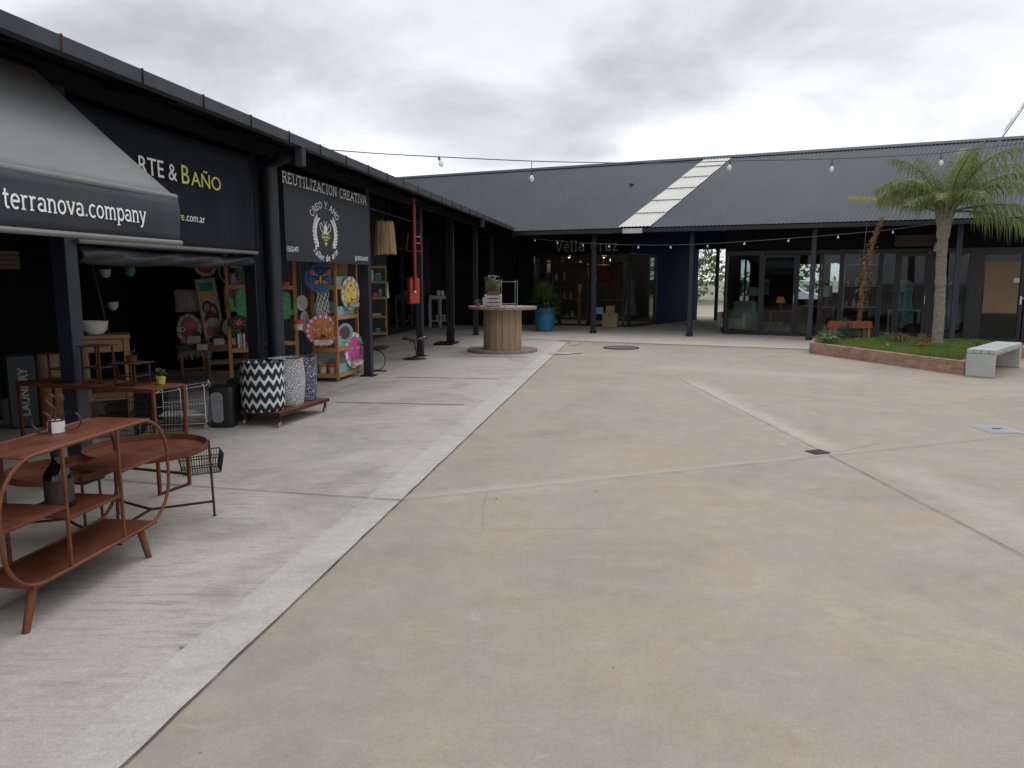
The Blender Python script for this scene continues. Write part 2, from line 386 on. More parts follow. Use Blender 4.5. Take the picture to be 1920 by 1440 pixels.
# ------------------------------------------------------------------ mesh helpers
class MB:
    def __init__(s, *mats):
        s.v = []; s.f = []; s.mi = []; s.mats = list(mats); s.cur = 0; s.uv = None
    def use(s, m):
        if m not in s.mats: s.mats.append(m)
        s.cur = s.mats.index(m); return s
    def add(s, vs, fs):
        o = len(s.v); s.v += [tuple(p) for p in vs]
        for f in fs:
            s.f.append([i + o for i in f]); s.mi.append(s.cur)
        return s
    def b(s, x0, x1, y0, y1, z0, z1):
        return s.add([(x0, y0, z0), (x1, y0, z0), (x1, y1, z0), (x0, y1, z0), (x0, y0, z1), (x1, y0, z1), (x1, y1, z1), (x0, y1, z1)],
                     [(0, 3, 2, 1), (4, 5, 6, 7), (0, 1, 5, 4), (1, 2, 6, 5), (2, 3, 7, 6), (3, 0, 4, 7)])
    def bm(s, mtx, sx, sy, sz):
        ps = [mtx @ Vector((x * sx / 2, y * sy / 2, z * sz / 2)) for z in (-1, 1) for x, y in ((-1, -1), (1, -1), (1, 1), (-1, 1))]
        return s.add(ps, [(0, 3, 2, 1), (4, 5, 6, 7), (0, 1, 5, 4), (1, 2, 6, 5), (2, 3, 7, 6), (3, 0, 4, 7)])
    def bar(s, p, q, w, h=None, roll=None):
        p, q = Vector(p), Vector(q); h = h or w; d = (q - p)
        z = d.normalized(); up = Vector(roll) if roll else (Vector((0, 0, 1)) if abs(z.z) < .95 else Vector((0, 1, 0)))
        x = up.cross(z).normalized(); y = z.cross(x)
        m = Matrix((x, y, z)).transposed().to_4x4(); m.translation = (p + q) / 2
        return s.bm(m, w, h, d.length)
    def tube(s, pts, r, n=8, closed=False, cap=True):
        P = [Vector(p) for p in pts]; N = len(P); rings = []; prev = None
        for i in range(N):
            a = P[(i - 1) % N] if (closed or i > 0) else P[i]; c = P[(i + 1) % N] if (closed or i < N - 1) else P[i]
            t = (c - a).normalized()
            if prev is None:
                ref = Vector((0, 0, 1)) if abs(t.z) < .9 else Vector((1, 0, 0)); x = ref.cross(t).normalized()
            else:
                x = (prev - t * prev.dot(t)).normalized()
            prev = x; y = t.cross(x); rr = r[i] if isinstance(r, (list, tuple)) else r
            rings.append([P[i] + (x * math.cos(2 * math.pi * j / n) + y * math.sin(2 * math.pi * j / n)) * rr for j in range(n)])
        vs = [p for g in rings for p in g]; fs = []
        for i in range(N if closed else N - 1):
            for j in range(n):
                a, b2 = i * n + j, i * n + (j + 1) % n; c, d = ((i + 1) % N) * n + (j + 1) % n, ((i + 1) % N) * n + j
                fs.append((a, b2, c, d))
        if cap and not closed:
            fs.append(tuple(range(n - 1, -1, -1))); fs.append(tuple(range((N - 1) * n, N * n)))
        return s.add(vs, fs)
    def lathe(s, prof, n=24, c=(0, 0, 0), wob=None):
        vs = []; fs = []
        for i, (r, z) in enumerate(prof):
            for j in range(n):
                a = 2 * math.pi * j / n; q = r * (wob(a, i) if wob else 1)
                vs.append((c[0] + q * math.cos(a), c[1] + q * math.sin(a), c[2] + z))
        for i in range(len(prof) - 1):
            for j in range(n):
                fs.append((i * n + j, i * n + (j + 1) % n, (i + 1) * n + (j + 1) % n, (i + 1) * n + j))
        if prof[0][0] > 1e-5: fs.append(tuple(range(n - 1, -1, -1)))
        if prof[-1][0] > 1e-5: fs.append(tuple(range((len(prof) - 1) * n, len(prof) * n)))
        return s.add(vs, fs)
    def prism(s, poly, a0, a1, plane='xy'):
        n = len(poly)
        mp_ = (lambda p, a: (p[0], p[1], a)) if plane == 'xy' else ((lambda p, a: (p[0], a, p[1])) if plane == 'xz' else (lambda p, a: (a, p[0], p[1])))
        vs = [mp_(p, a0) for p in poly] + [mp_(p, a1) for p in poly]
        return s.add(vs, [tuple(range(n - 1, -1, -1)), tuple(range(n, 2 * n))] + [(i, (i + 1) % n, n + (i + 1) % n, n + i) for i in range(n)])
    def ell(s, cx, cz, rx, rz, y, t=.002, n=28, rot=0, a0=0, a1=360):
        full = abs(a1 - a0) >= 359
        pts = []
        for i in range(n if full else n + 1):
            a = R(a0 + (a1 - a0) * i / n); x, z = rx * math.cos(a), rz * math.sin(a); c, q = math.cos(R(rot)), math.sin(R(rot))
            pts.append((cx + x * c - z * q, cz + x * q + z * c))
        return s.prism(pts, y - t, y, 'xz')
    def ribbon(s, pts, w, y, t=.0015):
        # flat stroke in the local xz plane, front face at y - t
        n = len(pts); L_, R_ = [], []
        for i in range(n):
            a = pts[max(i - 1, 0)]; b2 = pts[min(i + 1, n - 1)]; dx, dz = b2[0] - a[0], b2[1] - a[1]; l = math.hypot(dx, dz) or 1
            nx, nz = -dz / l, dx / l; ww = (w[i] if isinstance(w, (list, tuple)) else w) / 2
            L_.append((pts[i][0] + nx * ww, y - t, pts[i][1] + nz * ww)); R_.append((pts[i][0] - nx * ww, y - t, pts[i][1] - nz * ww))
        return s.add(L_ + R_, [(i, n + i, n + i + 1, i + 1) for i in range(n - 1)])
    def leaf(s, p, d, up, l, w, bend=0.0):
        p, d, up = Vector(p), Vector(d).normalized(), Vector(up)
        sd_ = d.cross(up)
        if sd_.length < 1e-4: sd_ = d.cross(Vector((1, .3, .1)))
        sd_.normalize(); nn = sd_.cross(d)
        m1 = p + d * l * .5 - nn * bend * l * .25; e2 = p + d * l - nn * bend * l
        return s.add([p, m1 + sd_ * w / 2, e2, m1 - sd_ * w / 2], [(0, 1, 2, 3)])
    def build(s, name, mat=None, parent=None, smooth=35, bevel=0, loc=None, rz=0, seg=2):
        me = bpy.data.meshes.new(name); me.from_pydata([tuple(p) for p in s.v], [], s.f); me.update()
        ml = [mat] if mat and not s.mats else s.mats
        for m_ in ml: me.materials.append(MATS[m_])
        if len(ml) > 1:
            me.polygons.foreach_set('material_index', s.mi)
        if smooth:
            me.polygons.foreach_set('use_smooth', [True] * len(me.polygons)); me.set_sharp_from_angle(angle=R(smooth))
        o = bpy.data.objects.new(name, me); col.objects.link(o)
        if parent: o.parent = parent
        if loc is not None: o.location = loc
        o.rotation_euler.z = rz
        if bevel:
            bv = o.modifiers.new('bevel', 'BEVEL'); bv.width = bevel; bv.segments = seg; bv.limit_method = 'ANGLE'; bv.angle_limit = R(40)
        return o
def tag(o, label, cat, group=None, kind=None):
    o['label'] = label; o['category'] = cat
    if group: o['group'] = group
    if kind: o['kind'] = kind
    return o
def struct(o): o['kind'] = 'structure'; return o
def T(name, label, cat, loc, rz=0, group=None):
    o = bpy.data.objects.new(name, None); o.empty_display_size = .1; col.objects.link(o)
    o.location = loc; o.rotation_euler.z = rz
    return tag(o, label, cat, group)
def copy_tree(o, parent=None):
    c = o.copy(); col.objects.link(c)
    if parent: c.parent = parent
    for ch in o.children: copy_tree(ch, c)
    return c
def text(mb, s, size, x, z, y, align='LEFT', t=.0015, bold=0.0, squeeze=1.0):
    cu = bpy.data.curves.new('lettering', 'FONT'); cu.body = s; cu.size = size; cu.align_x = align; cu.offset = bold; cu.resolution_u = 3
    ob = bpy.data.objects.new('lettering', cu); me = ob.to_mesh()
    mb.add([(x + v.co.x * squeeze, y - t, z + v.co.y) for v in me.vertices], [tuple(p.vertices) for p in me.polygons])
    ob.to_mesh_clear(); bpy.data.objects.remove(ob); bpy.data.curves.remove(cu)
# a small slab-serif stroke alphabet: width, strokes, serif centres (x, z, half width)
def arc(cx, cz, rx, rz, a0, a1, n=10): return [(cx + rx * math.cos(R(a0 + (a1 - a0) * i / n)), cz + rz * math.sin(R(a0 + (a1 - a0) * i / n))) for i in range(n + 1)]
X = .66
G = {
 'A': (.74, [[(.05, 0), (.37, 1)], [(.37, 1), (.69, 0)], [(.18, .36), (.56, .36)]], [(.06, 0, .12), (.68, 0, .12)]),
 'C': (.70, [arc(.37, .5, .30, .5, 50, 310, 16)], []),
 'E': (.64, [[(.12, 0), (.12, 1)], [(.02, .97), (.56, .97)], [(.02, .03), (.58, .03)], [(.12, .52), (.42, .52)], [(.55, .97), (.55, .78)], [(.57, .03), (.57, .22)]], []),
 'I': (.40, [[(.2, 0), (.2, 1)]], [(.2, 0, .16), (.2, 1, .16)]),
 'L': (.60, [[(.14, 0), (.14, 1)], [(.02, .03), (.56, .03)], [(.55, .03), (.55, .25)]], [(.14, 1, .13)]),
 'N': (.74, [[(.12, 0), (.12, 1)], [(.12, 1), (.62, 0)], [(.62, 0), (.62, 1)]], [(.12, 0, .12), (.1, 1, .1), (.62, 1, .12)]),
 'O': (.74, [arc(.37, .5, .30, .48, 0, 360, 20)], []),
 'R': (.70, [[(.12, 0), (.12, 1)], [(.02, .97), (.36, .97)] + arc(.36, .74, .2, .23, 90, -90, 8) + [(.12, .51)], [(.36, .51), (.62, 0)]], [(.12, 0, .12), (.64, 0, .1)]),
 'T': (.68, [[(.34, 0), (.34, 1)], [(.04, .97), (.64, .97)], [(.05, .97), (.05, .76)], [(.63, .97), (.63, .76)]], [(.34, 0, .14)]),
 'U': (.74, [[(.13, 1), (.13, .3)] + arc(.37, .28, .24, .27, 180, 360, 8) + [(.61, 1)]], [(.13, 1, .12), (.61, 1, .12)]),
 'V': (.74, [[(.06, 1), (.37, 0)], [(.37, 0), (.68, 1)]], [(.07, 1, .12), (.67, 1, .12)]),
 'Y': (.70, [[(.06, 1), (.35, .5)], [(.64, 1), (.35, .5)], [(.35, .5), (.35, 0)]], [(.08, 1, .1), (.62, 1, .1), (.35, 0, .13)]),
 'M': (.84, [[(.1, 0), (.1, 1)], [(.1, 1), (.42, .3)], [(.42, .3), (.74, 1)], [(.74, 1), (.74, 0)]], [(.1, 0, .1), (.74, 0, .1)]),
 'D': (.74, [[(.13, 0), (.13, 1)], [(.03, .97), (.3, .97)] + arc(.3, .5, .34, .47, 90, -90, 10) + [(.03, .03)]], []),
 'Z': (.66, [[(.06, .97), (.58, .97)], [(.58, .97), (.06, .03)], [(.06, .03), (.60, .03)], [(.07, .97), (.07, .78)], [(.59, .03), (.59, .22)]], []),
 'a': (.58, [arc(.27, X - .2, .2, .18, 150, 0, 7) + [(.47, .04)], arc(.27, .19, .2, .17, 80, 400, 14)], [(.5, .02, .06)]),
 'c': (.52, [arc(.29, X / 2, .23, X / 2, 45, 315, 12)], []),
 'd': (.62, [arc(.28, X / 2, .22, X / 2, 0, 360, 14), [(.5, 0), (.5, 1)]], [(.44, 1, .09), (.53, 0, .07)]),
 'e': (.55, [[(.07, X / 2 + .02), (.5, X / 2 + .02)] + arc(.285, X / 2, .215, X / 2, 5, 310, 14)], []),
 'l': (.32, [[(.16, 0), (.16, 1)]], [(.16, 0, .14), (.11, 1, .09)]),
 'm': (.92, [[(.13, 0), (.13, X)], [(.13, X - .2)] + arc(.3, X - .2, .16, .18, 170, 0, 6) + [(.46, 0)], [(.46, X - .2)] + arc(.63, X - .2, .16, .18, 170, 0, 6) + [(.79, 0)]], [(.13, 0, .1), (.46, 0, .1), (.79, 0, .1), (.08, X, .07)]),
 'n': (.62, [[(.13, 0), (.13, X)], [(.13, X - .22)] + arc(.31, X - .22, .17, .2, 170, 0, 7) + [(.48, 0)]], [(.13, 0, .11), (.48, 0, .11), (.08, X, .07)]),
 'o': (.58, [arc(.29, X / 2, .22, X / 2 - .01, 0, 360, 16)], []),
 'p': (.62, [[(.13, -.28), (.13, X)], arc(.34, X / 2, .21, X / 2, 0, 360, 14)], [(.13, -.28, .12), (.08, X, .07)]),
 'r': (.46, [[(.15, 0), (.15, X)], [(.15, X - .25)] + arc(.31, X - .2, .15, .18, 170, 50, 5)], [(.15, 0, .12), (.09, X, .07)]),
 't': (.40, [[(.18, .9), (.18, .13)] + arc(.28, .13, .1, .12, 180, 310, 5), [(.04, X - .03), (.36, X - .03)]], []),
 'u': (.62, [[(.13, X), (.13, .2)] + arc(.3, .2, .17, .19, 180, 350, 7), [(.48, X), (.48, 0)]], [(.1, X, .08), (.45, X, .08), (.52, 0, .07)]),
 'v': (.58, [[(.07, X), (.29, 0)], [(.29, 0), (.51, X)]], [(.08, X, .1), (.5, X, .1)]),
 'y': (.58, [[(.07, X), (.30, .02)], [(.52, X), (.30, .02), (.2, -.22), (.06, -.25)]], [(.08, X, .1), (.5, X, .1)]),
 'z': (.54, [[(.06, X - .03), (.46, X - .03)], [(.46, X - .03), (.06, .03)], [(.06, .03), (.48, .03)]], []),
 'i': (.32, [[(.16, 0), (.16, X)], [(.16, X + .14), (.16, X + .26)]], [(.16, 0, .13), (.11, X, .08)]),
 's': (.5, [arc(.26, X * .74, .18, X * .25, 30, 270, 8) + arc(.26, X * .25, .19, X * .24, 90, -150, 8)], []),
 '.': (.28, [[(.12, -.0), (.12, .13)]], []), ' ': (.42, [], []),
}
def serif(mb, s, h, x, z, y, sw=.12, sq=1.0, place=None, gap=.06):
    cx = 0.0; q = 0
    for ch in s:
        w, st, se = G[ch]
        def tf(px, pz): 
            return place(cx + px * h * sq, pz * h) if place else (x + cx + px * h * sq, z + pz * h)
        for line in st:
            q += 1; mb.ribbon([tf(a, b2) for a, b2 in line], sw * h, y, .0012 + .0002 * (q % 4))
        for (a, b2, hw) in se:
            q += 1; mb.ribbon([tf(a - hw, b2), tf(a + hw, b2)], sw * h * .6, y, .0012 + .0002 * (q % 4))
        cx += (w + gap) * h * sq
    return cx
def leafball(mb, c, rx, rz, n, l, w, rn, droop=.2):
    for _ in range(n):
        a = rn.uniform(0, 2 * math.pi); u = rn.uniform(-1, 1); rr = rn.uniform(.25, 1) ** .6; q = math.sqrt(1 - u * u)
        p = Vector((c[0] + rx * rr * q * math.cos(a), c[1] + rx * rr * q * math.sin(a), c[2] + rz * rr * u))
        d = Vector((math.cos(a) * q, math.sin(a) * q, u * .8 + .3)) + Vector((rn.uniform(-.6, .6), rn.uniform(-.6, .6), rn.uniform(-.6, .6)))
        mb.leaf(p, d, Vector((rn.uniform(-.4, .4), rn.uniform(-.4, .4), 1)), l * rn.uniform(.6, 1.3), w * rn.uniform(.7, 1.2), droop)

# two building frames: x along the facade, y into the building, z up
LA = Vector((-2.37, 12.26, 0)); LR = math.atan2(.987, .16)
FA = Vector((2.38, 21.9, 0)); FR = math.atan2(-.415, .91)
def L(u, v, z=0): return Vector((LA.x + u * math.cos(LR) + v * math.sin(LR), LA.y + u * math.sin(LR) - v * math.cos(LR), z))
def F(u, v, z=0): return Vector((FA.x + u * math.cos(FR) + v * math.sin(FR), FA.y + u * math.sin(FR) - v * math.cos(FR), z))
# ================================================================== GROUND
def sheet(name, pts, z, mat):
    mb = MB(); mb.add([(p[0], p[1], z) for p in pts], [tuple(range(len(pts)))])
    return struct(mb.build(name, mat, smooth=0))
sheet('ground', [(-300, -200), (300, -200), (300, 500), (-300, 500)], -.04, 'earth')
sheet('plaza_floor', [(-30, -12), (45, -12), (45, 45), (-30, 45)], 0, 'plaza_concrete')
lp = lambda u, v: tuple(L(u, v)[:2]); fp = lambda u, v: tuple(F(u, v)[:2])
sheet('arcade_pavement', [lp(-16, -9), lp(-16, 2.40), lp(11.2, 2.40), lp(13, -9)], .004, 'walk_concrete')
sheet('pavement_border', [lp(-16, 2.40), lp(-16, 2.67), lp(7.2, 2.67), lp(7.2, 2.40)], .004, 'border_concrete')
sheet('far_pavement', [fp(-1.6, 2.75), fp(5.6, 2.75), fp(30, 2.75), fp(30, -13), fp(-9, -13), fp(-9, -1)], .008, 'far_concrete')
def joint(pts, w=.012, z=.0105, jit=.004, name='pavement_joint'):
    mb = MB(); P = []
    for a, b in zip(pts[:-1], pts[1:]):
        a, b = Vector(a), Vector(b); n = max(2, int((b - a).length / .12))
        P += [a + (b - a) * i / n for i in range(n)]
    P.append(Vector(pts[-1])); vs = []
    for i, p in enumerate(P):
        d = (P[min(i + 1, len(P) - 1)] - P[max(i - 1, 0)]).normalized(); nn = Vector((-d.y, d.x)); p = p + nn * rnd.uniform(-jit, jit); ww = w * rnd.uniform(.55, 1.25) / 2
        vs += [(p.x + nn.x * ww, p.y + nn.y * ww, z), (p.x - nn.x * ww, p.y - nn.y * ww, z)]
    mb.add(vs, [(2 * i, 2 * i + 1, 2 * i + 3, 2 * i + 2) for i in range(len(P) - 1)])
    return struct(mb.build(name, 'joint_dark', smooth=0))
joint([lp(-16, 2.67), lp(8.6, 2.67)], .007, .0105, .003)
joint([(-.79, 5.24), (2.89, 6.62), (7.5, 8.35), (12, 10.0)], .0055)
joint([(2.68, 11.7), (2.78, 9.3), (2.89, 6.62), (2.97, 4.1), (3.03, 1.0)], .0065)
joint([(-.79, 5.24), (-2.51, 5.62), (-4.5, 6.1)], .008)
joint([lp(-3.2, .12), lp(3.2, .12)], .007)
joint([fp(-.8, 2.76), fp(6.2, 2.76)], .012)
for uu in (-2.6, -.1, 3.3):
    o = joint([lp(uu, .5), lp(uu + .05, 2.2)], .07, .0098, .012, 'damp_stain'); o.data.materials[0] = MATS['damp_stain']
# broad water marks left on the slabs
def stain(cx, cy, rx, ry, z, seed, mat='damp_stain', rot=0):
    q = random.Random(seed); pts = []
    ph = [q.uniform(0, 6.28) for _ in range(3)]
    for i in range(40):
        a = 2 * math.pi * i / 40; k = 1 + .12 * math.sin(3 * a + ph[0]) + .09 * math.sin(5 * a + ph[1]) + .05 * math.sin(9 * a + ph[2])
        x, y = rx * k * math.cos(a), ry * k * math.sin(a)
        pts.append((cx + x * math.cos(rot) - y * math.sin(rot), cy + x * math.sin(rot) + y * math.cos(rot)))
    return sheet('damp_stain', pts, z, mat)
stain(1.12, 16.0, .36, .22, .013, 3, rot=.3)
stain(1.55, 18.4, .12, .5, .013, 4, rot=-.1)

# drain grate, round lid, steel cover
mb = MB(); mb.b(-.085, .085, -.075, .075, .001, .006)
t = T('drain_grate', 'small rusty drain grate where the plaza joints cross', 'drain grate', (2.84, 6.78, 0), .35)
mb.build('frame', 'grate_iron', t)
mb = MB()
for i in range(6): mb.b(-.078 + i * .028, -.062 + i * .028, -.066, .066, .0055, .010)
mb.build('bars', 'grate_iron', t)
t = T('manhole_cover', 'dark round iron manhole lid flush in the concrete near the far arcade', 'manhole cover', (2.53, 17.25, 0))
mb = MB(); mb.lathe([(0, .004), (.36, .004), (.37, .013), (.33, .015), (.32, .012), (0, .012)], 36); mb.build('lid', 'lid_iron', t)
mb = MB(); mb.tube([(.40 * math.cos(a * .1745), .40 * math.sin(a * .1745), .010) for a in range(36)], .014, 6, True); mb.build('ring', 'grate_iron', t)
t = T('steel_cover', 'pale blue grey square steel cover plate set in the plaza at right', 'cover plate', (5.18, 7.83, 0), -.05)
mb = MB(); mb.b(-.15, .15, -.18, .18, .002, .009); mb.build('plate', 'steel_plate', t, bevel=.003)
mb = MB(); mb.b(-.175, -.153, -.205, .205, .001, .006); mb.b(.153, .175, -.205, .205, .001, .006); mb.b(-.153, .153, -.205, -.183, .001, .006); mb.b(-.153, .153, .183, .205, .001, .006); mb.build('frame', 'border_concrete', t)
mb = MB(); mb.b(-.04, .04, -.015, .015, .009, .014); mb.build('handle', 'grate_iron', t)
# dead leaves and pebbles on the concrete
for i, (x, y) in enumerate([(-.12, 5.3), (-1.45, 3.05), (.62, 5.5), (-2.3, 7.2), (-.95, 9.0)]):
    mb = MB(); q = random.Random(i)
    mb.leaf((0, 0, .006), (1, 0, .1), (0, 0, 1), .028, .015, .3)
    o = mb.build('fallen_leaf', 'dry_leaf', smooth=0, loc=(x, y, .006), rz=q.uniform(0, 6))
    tag(o, 'tiny dry brown leaf lying on the open concrete', 'leaf', 'dry leaves on the concrete')

# ================================================================== LEFT ARCADE
lb = T('arcade_building', 'long black shop arcade with posts and dark gutter along the left', 'building', LA, LR)
SL = math.tan(R(12))
zr = lambda y: 3.04 + (y + .70) * SL          # roof underside above local y
U0, U1 = -15.0, 12.2
mb = MB(); mb.add([(U0, -.70, 3.05), (U1, -.70, 3.05), (U1, 9, zr(9) + .01), (U0, 9, zr(9) + .01), (U0, -.70, 3.10), (U1, -.70, 3.10), (U1, 9, zr(9) + .06), (U0, 9, zr(9) + .06)],
                  [(0, 3, 2, 1), (4, 5, 6, 7), (0, 1, 5, 4), (1, 2, 6, 5), (2, 3, 7, 6), (3, 0, 4, 7)])
mb.build('roof', 'charcoal_dull', lb, smooth=0)
mb = MB(); mb.add([(U1, -.70, 3.05), (13.6, -.70, 3.05), (13.6, 4, zr(4) + .01), (U1, 4, zr(4) + .01), (U1, -.70, 3.10), (13.6, -.70, 3.10), (13.6, 4, zr(4) + .06), (U1, 4, zr(4) + .06)], [(0, 3, 2, 1), (4, 5, 6, 7), (0, 1, 5, 4), (1, 2, 6, 5), (2, 3, 7, 6), (3, 0, 4, 7)])
mb.build('roof', 'charcoal_dull', lb, smooth=0)
# gutter: a folded trough
mb = MB(); mb.prism([(-.76, 2.992), (-.70, 2.986), (-.70, 3.10), (-.704, 3.10), (-.706, 2.994), (-.756, 2.999), (-.766, 3.088), (-.775, 3.088), (-.768, 2.994)], U0, 10.72, 'yz')
mb.build('gutter', 'gutter_metal', lb, smooth=0)
u = -13.6
i = 0
while u < 10.6:
    m2 = 'rust_stain' if abs(u + 7.36) < .3 else 'black_metal'
    mb = MB(); mb.b(u - .005, u + .005, -.777, -.698, 3.089, 3.098); mb.b(u - .005, u + .005, -.780, -.770, 2.989, 3.089)
    mb.build('gutter_strap', m2, lb, smooth=0); u += .78; i += 1
for uu in (-3.9, 5.95, 10.6):
    mb = MB(); mb.b(uu - .05, uu + .05, -.765, -.69, 2.80, 2.985)
    for q in range(5): mb.b(uu - .045 + q * .019, uu - .035 + q * .019, -.77, -.765, 2.80, 2.98)
    mb.build('gutter_outlet', 'gutter_metal', lb, smooth=0)
COLS = [(-9.7, 0), (-6.56, 0), (-3.24, 0), (0, 0), (3.2, -.04), (6.1, -.14), (9.1, -.12), (12.0, -.2)]
for i, (cu, cv) in enumerate(COLS):
    mb = MB(); mb.b(cu - .065, cu + .065, -cv - .065, -cv + .065, .0, 3.02)
    c = mb.build('column', 'blue_column_paint' if i == 1 else 'column_paint', lb, bevel=.008)
    mb = MB(); mb.b(cu - .11, cu + .11, -cv - .11, -cv + .11, .004, .018); mb.build('base_plate', 'black_metal', c)
mb = MB(); mb.tube([(-3.47, -.15, .02), (-3.47, -.15, 2.86), (-3.62, -.42, 2.96)], .085, 18)
mb.build('downpipe', 'column_paint', lb)
mb = MB(); mb.b(-3.66, -3.53, -.02, .12, .004, 3.0); mb.build('column', 'charcoal_paint', lb, bevel=.006)
mb = MB(); mb.b(5.88, 5.97, -.03, .06, .004, 3.0); mb.build('column', 'charcoal_paint', lb, bevel=.006)
mb = MB(); mb.b(5.7, 6.45, -.02, .45, .004, .05); mb.build('plinth', 'black_metal', lb, bevel=.006)
mb = MB(); mb.b(U0, U1, -.05, .07, 3.02, 3.16); mb.build('beam', 'charcoal_dull', lb, bevel=.005)
for uu in [-14 + 1.6 * k_ for k_ in range(17)]:
    mb = MB(); mb.add([(uu - .03, -.68, 2.98), (uu + .03, -.68, 2.98), (uu + .03, 3.4, zr(3.4) - .09), (uu - .03, 3.4, zr(3.4) - .09), (uu - .03, -.68, 3.045), (uu + .03, -.68, 3.045), (uu + .03, 3.4, zr(3.4)), (uu - .03, 3.4, zr(3.4))],
                      [(0, 3, 2, 1), (4, 5, 6, 7), (0, 1, 5, 4), (1, 2, 6, 5), (2, 3, 7, 6), (3, 0, 4, 7)]); mb.build('rafter', 'charcoal_dull', lb, smooth=0)
# back walls
mb = MB(); mb.b(U0, .3, 4.0, 4.12, 0, 4.1); mb.build('wall', 'charcoal_dull', lb, smooth=0)
mb = MB(); mb.b(U0 - .12, U0, -.6, 4.1, 0, 4.1); mb.build('wall', 'charcoal_dull', lb, smooth=0)  # unseen end wall, added to stop light leaking in from behind the camera
mb = MB(); mb.b(.3, .42, 2.45, 4.1, 0, 3.95); mb.build('wall', 'charcoal_dull', lb, smooth=0)
mb = MB(); mb.prism([(-.3, 0), (4, 0), (4, zr(4)), (-.3, zr(-.3))], 13.4, 13.5, 'yz'); mb.build('wall', 'charcoal_dull', lb, smooth=0)
def corr_wall(u0, u1, y, z0, z1, pitch=.18, dep=.022):
    mb = MB(); n = int((u1 - u0) / pitch); P = []
    for i in range(n):
        a = u0 + i * pitch
        P += [(a, y), (a + pitch * .45, y), (a + pitch * .55, y - dep), (a + pitch * .95, y - dep)]
    P += [(u0 + n * pitch, y), (u1, y)]
    mb.add([(x, yy, z0) for x, yy in P] + [(x, yy, z1) for x, yy in P], [(i, i + 1, len(P) + i + 1, len(P) + i) for i in range(len(P) - 1)])
    return mb.build('wall', 'corrugated_wall', lb, smooth=0)
corr_wall(.3, 8.4, 2.5, .0, 3.75); corr_wall(11.2, 13.0, 2.5, 0, 3.75)
mb = MB(); mb.b(8.4, 11.2, 2.45, 2.6, 2.5, 3.75); mb.build('wall', 'charcoal_dull', lb, smooth=0)
mb = MB(); mb.b(11.2, 11.3, 2.45, 4.7, 0, 3.75); mb.build('wall', 'charcoal_dull', lb, smooth=0)
mb = MB(); mb.b(8.3, 8.42, 2.52, 4.7, 0, 3.75); mb.build('wall', 'charcoal_dull', lb, smooth=0)
mb = MB(); mb.b(8.4, 11.2, 4.6, 4.7, 0, 3.75); mb.build('wall', 'charcoal_dull', lb, smooth=0)
for u0, u1 in ((8.42, 9.8), (9.82, 11.18)):
    mb = MB(); mb.b(u0, u0 + .06, 2.46, 2.54, .02, 2.5); mb.b(u1 - .06, u1, 2.46, 2.54, .02, 2.5); mb.b(u0 + .06, u1 - .06, 2.46, 2.54, .02, .1); mb.b(u0 + .06, u1 - .06, 2.46, 2.54, 2.42, 2.5)
    w = mb.build('shop_window', 'charcoal_paint', lb, smooth=0)
    mb = MB(); mb.b(u0 + .06, u1 - .06, 2.495, 2.503, .1, 2.42); mb.build('pane', 'glass', w, smooth=0)
mb = MB(); mb.b(8.15, 8.26, 2.455, 2.478, .28, .46); mb.b(8.19, 8.22, 2.45, 2.456, .32, .42); mb.build('outlet_box', 'white_paint', lb, bevel=.005)

# ---------- awning with lettering
aw = T('awning', 'grey canvas drop awning with dark lettered valance over the nearest left shop', 'awning', L(-6.78, 0), LR)
UA = -6.0
def awp(u, s, sag): return (u, -.02 - s * 1.02, 3.10 - s * .94 - sag)
mb = MB(); nu, ns = 24, 12
for i in range(nu + 1):
    uu = -i * 6.0 / nu
    for j in range(ns + 1):
        s_ = j / ns; sg = .010 * math.sin(math.pi * s_) + .004 * math.sin(uu * 3.1 + s_ * 4)
        ex = .10 * s_ if i == 0 else 0
        mb.v.append((uu, -.02 - s_ * 1.06, 3.11 - s_ * .94 - sg))
for i in range(nu):
    for j in range(ns):
        a = i * (ns + 1) + j; mb.f.append([a, a + 1, a + ns + 2, a + ns + 1]); mb.mi.append(0)
cv = mb.build('canvas', 'awning_canvas', aw, smooth=60)
sm = cv.modifiers.new('thick', 'SOLIDIFY'); sm.thickness = .006
# valance hangs from the front roll, slightly rounded at its end
mb = MB(); nz = 6
for i in range(nu + 1):
    uu = .035 - i * 6.03 / nu
    for j in range(nz + 1):
        z = 2.16 - j * .30 / nz
        mb.v.append((uu, -1.085 - .012 * math.sin(math.pi * j / nz) - .006 * math.sin(uu * 2.3 + j), z))
for i in range(nu):
    for j in range(nz):
        a = i * (nz + 1) + j; mb.f.append([a, a + 1, a + nz + 2, a + nz + 1]); mb.mi.append(0)
va = mb.build('valance', 'awning_valance', aw, smooth=60)
sm = va.modifiers.new('thick', 'SOLIDIFY'); sm.thickness = .005
mb = MB(); mb.tube([(.04, -1.07, 2.17), (-6, -1.07, 2.17)], .022, 10); mb.build('front_roll', 'awning_canvas', aw)
mb = MB(); mb.tube([(.045, -1.09, 1.85), (-6, -1.09, 1.85)], .018, 10); mb.build('bottom_bar', 'awning_bar', aw)
mb = MB(); mb.tube([(.02, -.03, 3.06), (-6, -.03, 3.06)], .05, 12); mb.build('roller_tube', 'charcoal_paint', aw)
mb = MB(); mb.bar((-.1, -.06, 2.2), (-.1, -1.05, 2.15), .025); mb.bar((-5.9, -.06, 2.2), (-5.9, -1.05, 2.15), .025); mb.build('arm', 'charcoal_paint', aw)
mb = MB(); wtot = serif(MB(), 'terranova.company', .106, 0, 0, 0, gap=.02)
serif(mb, 'terranova.company', .106, -1.51, 1.962, -1.112, sw=.12, sq=1.15 / wtot, gap=.02)
mb.build('lettering', 'lettering_white', aw, smooth=0)

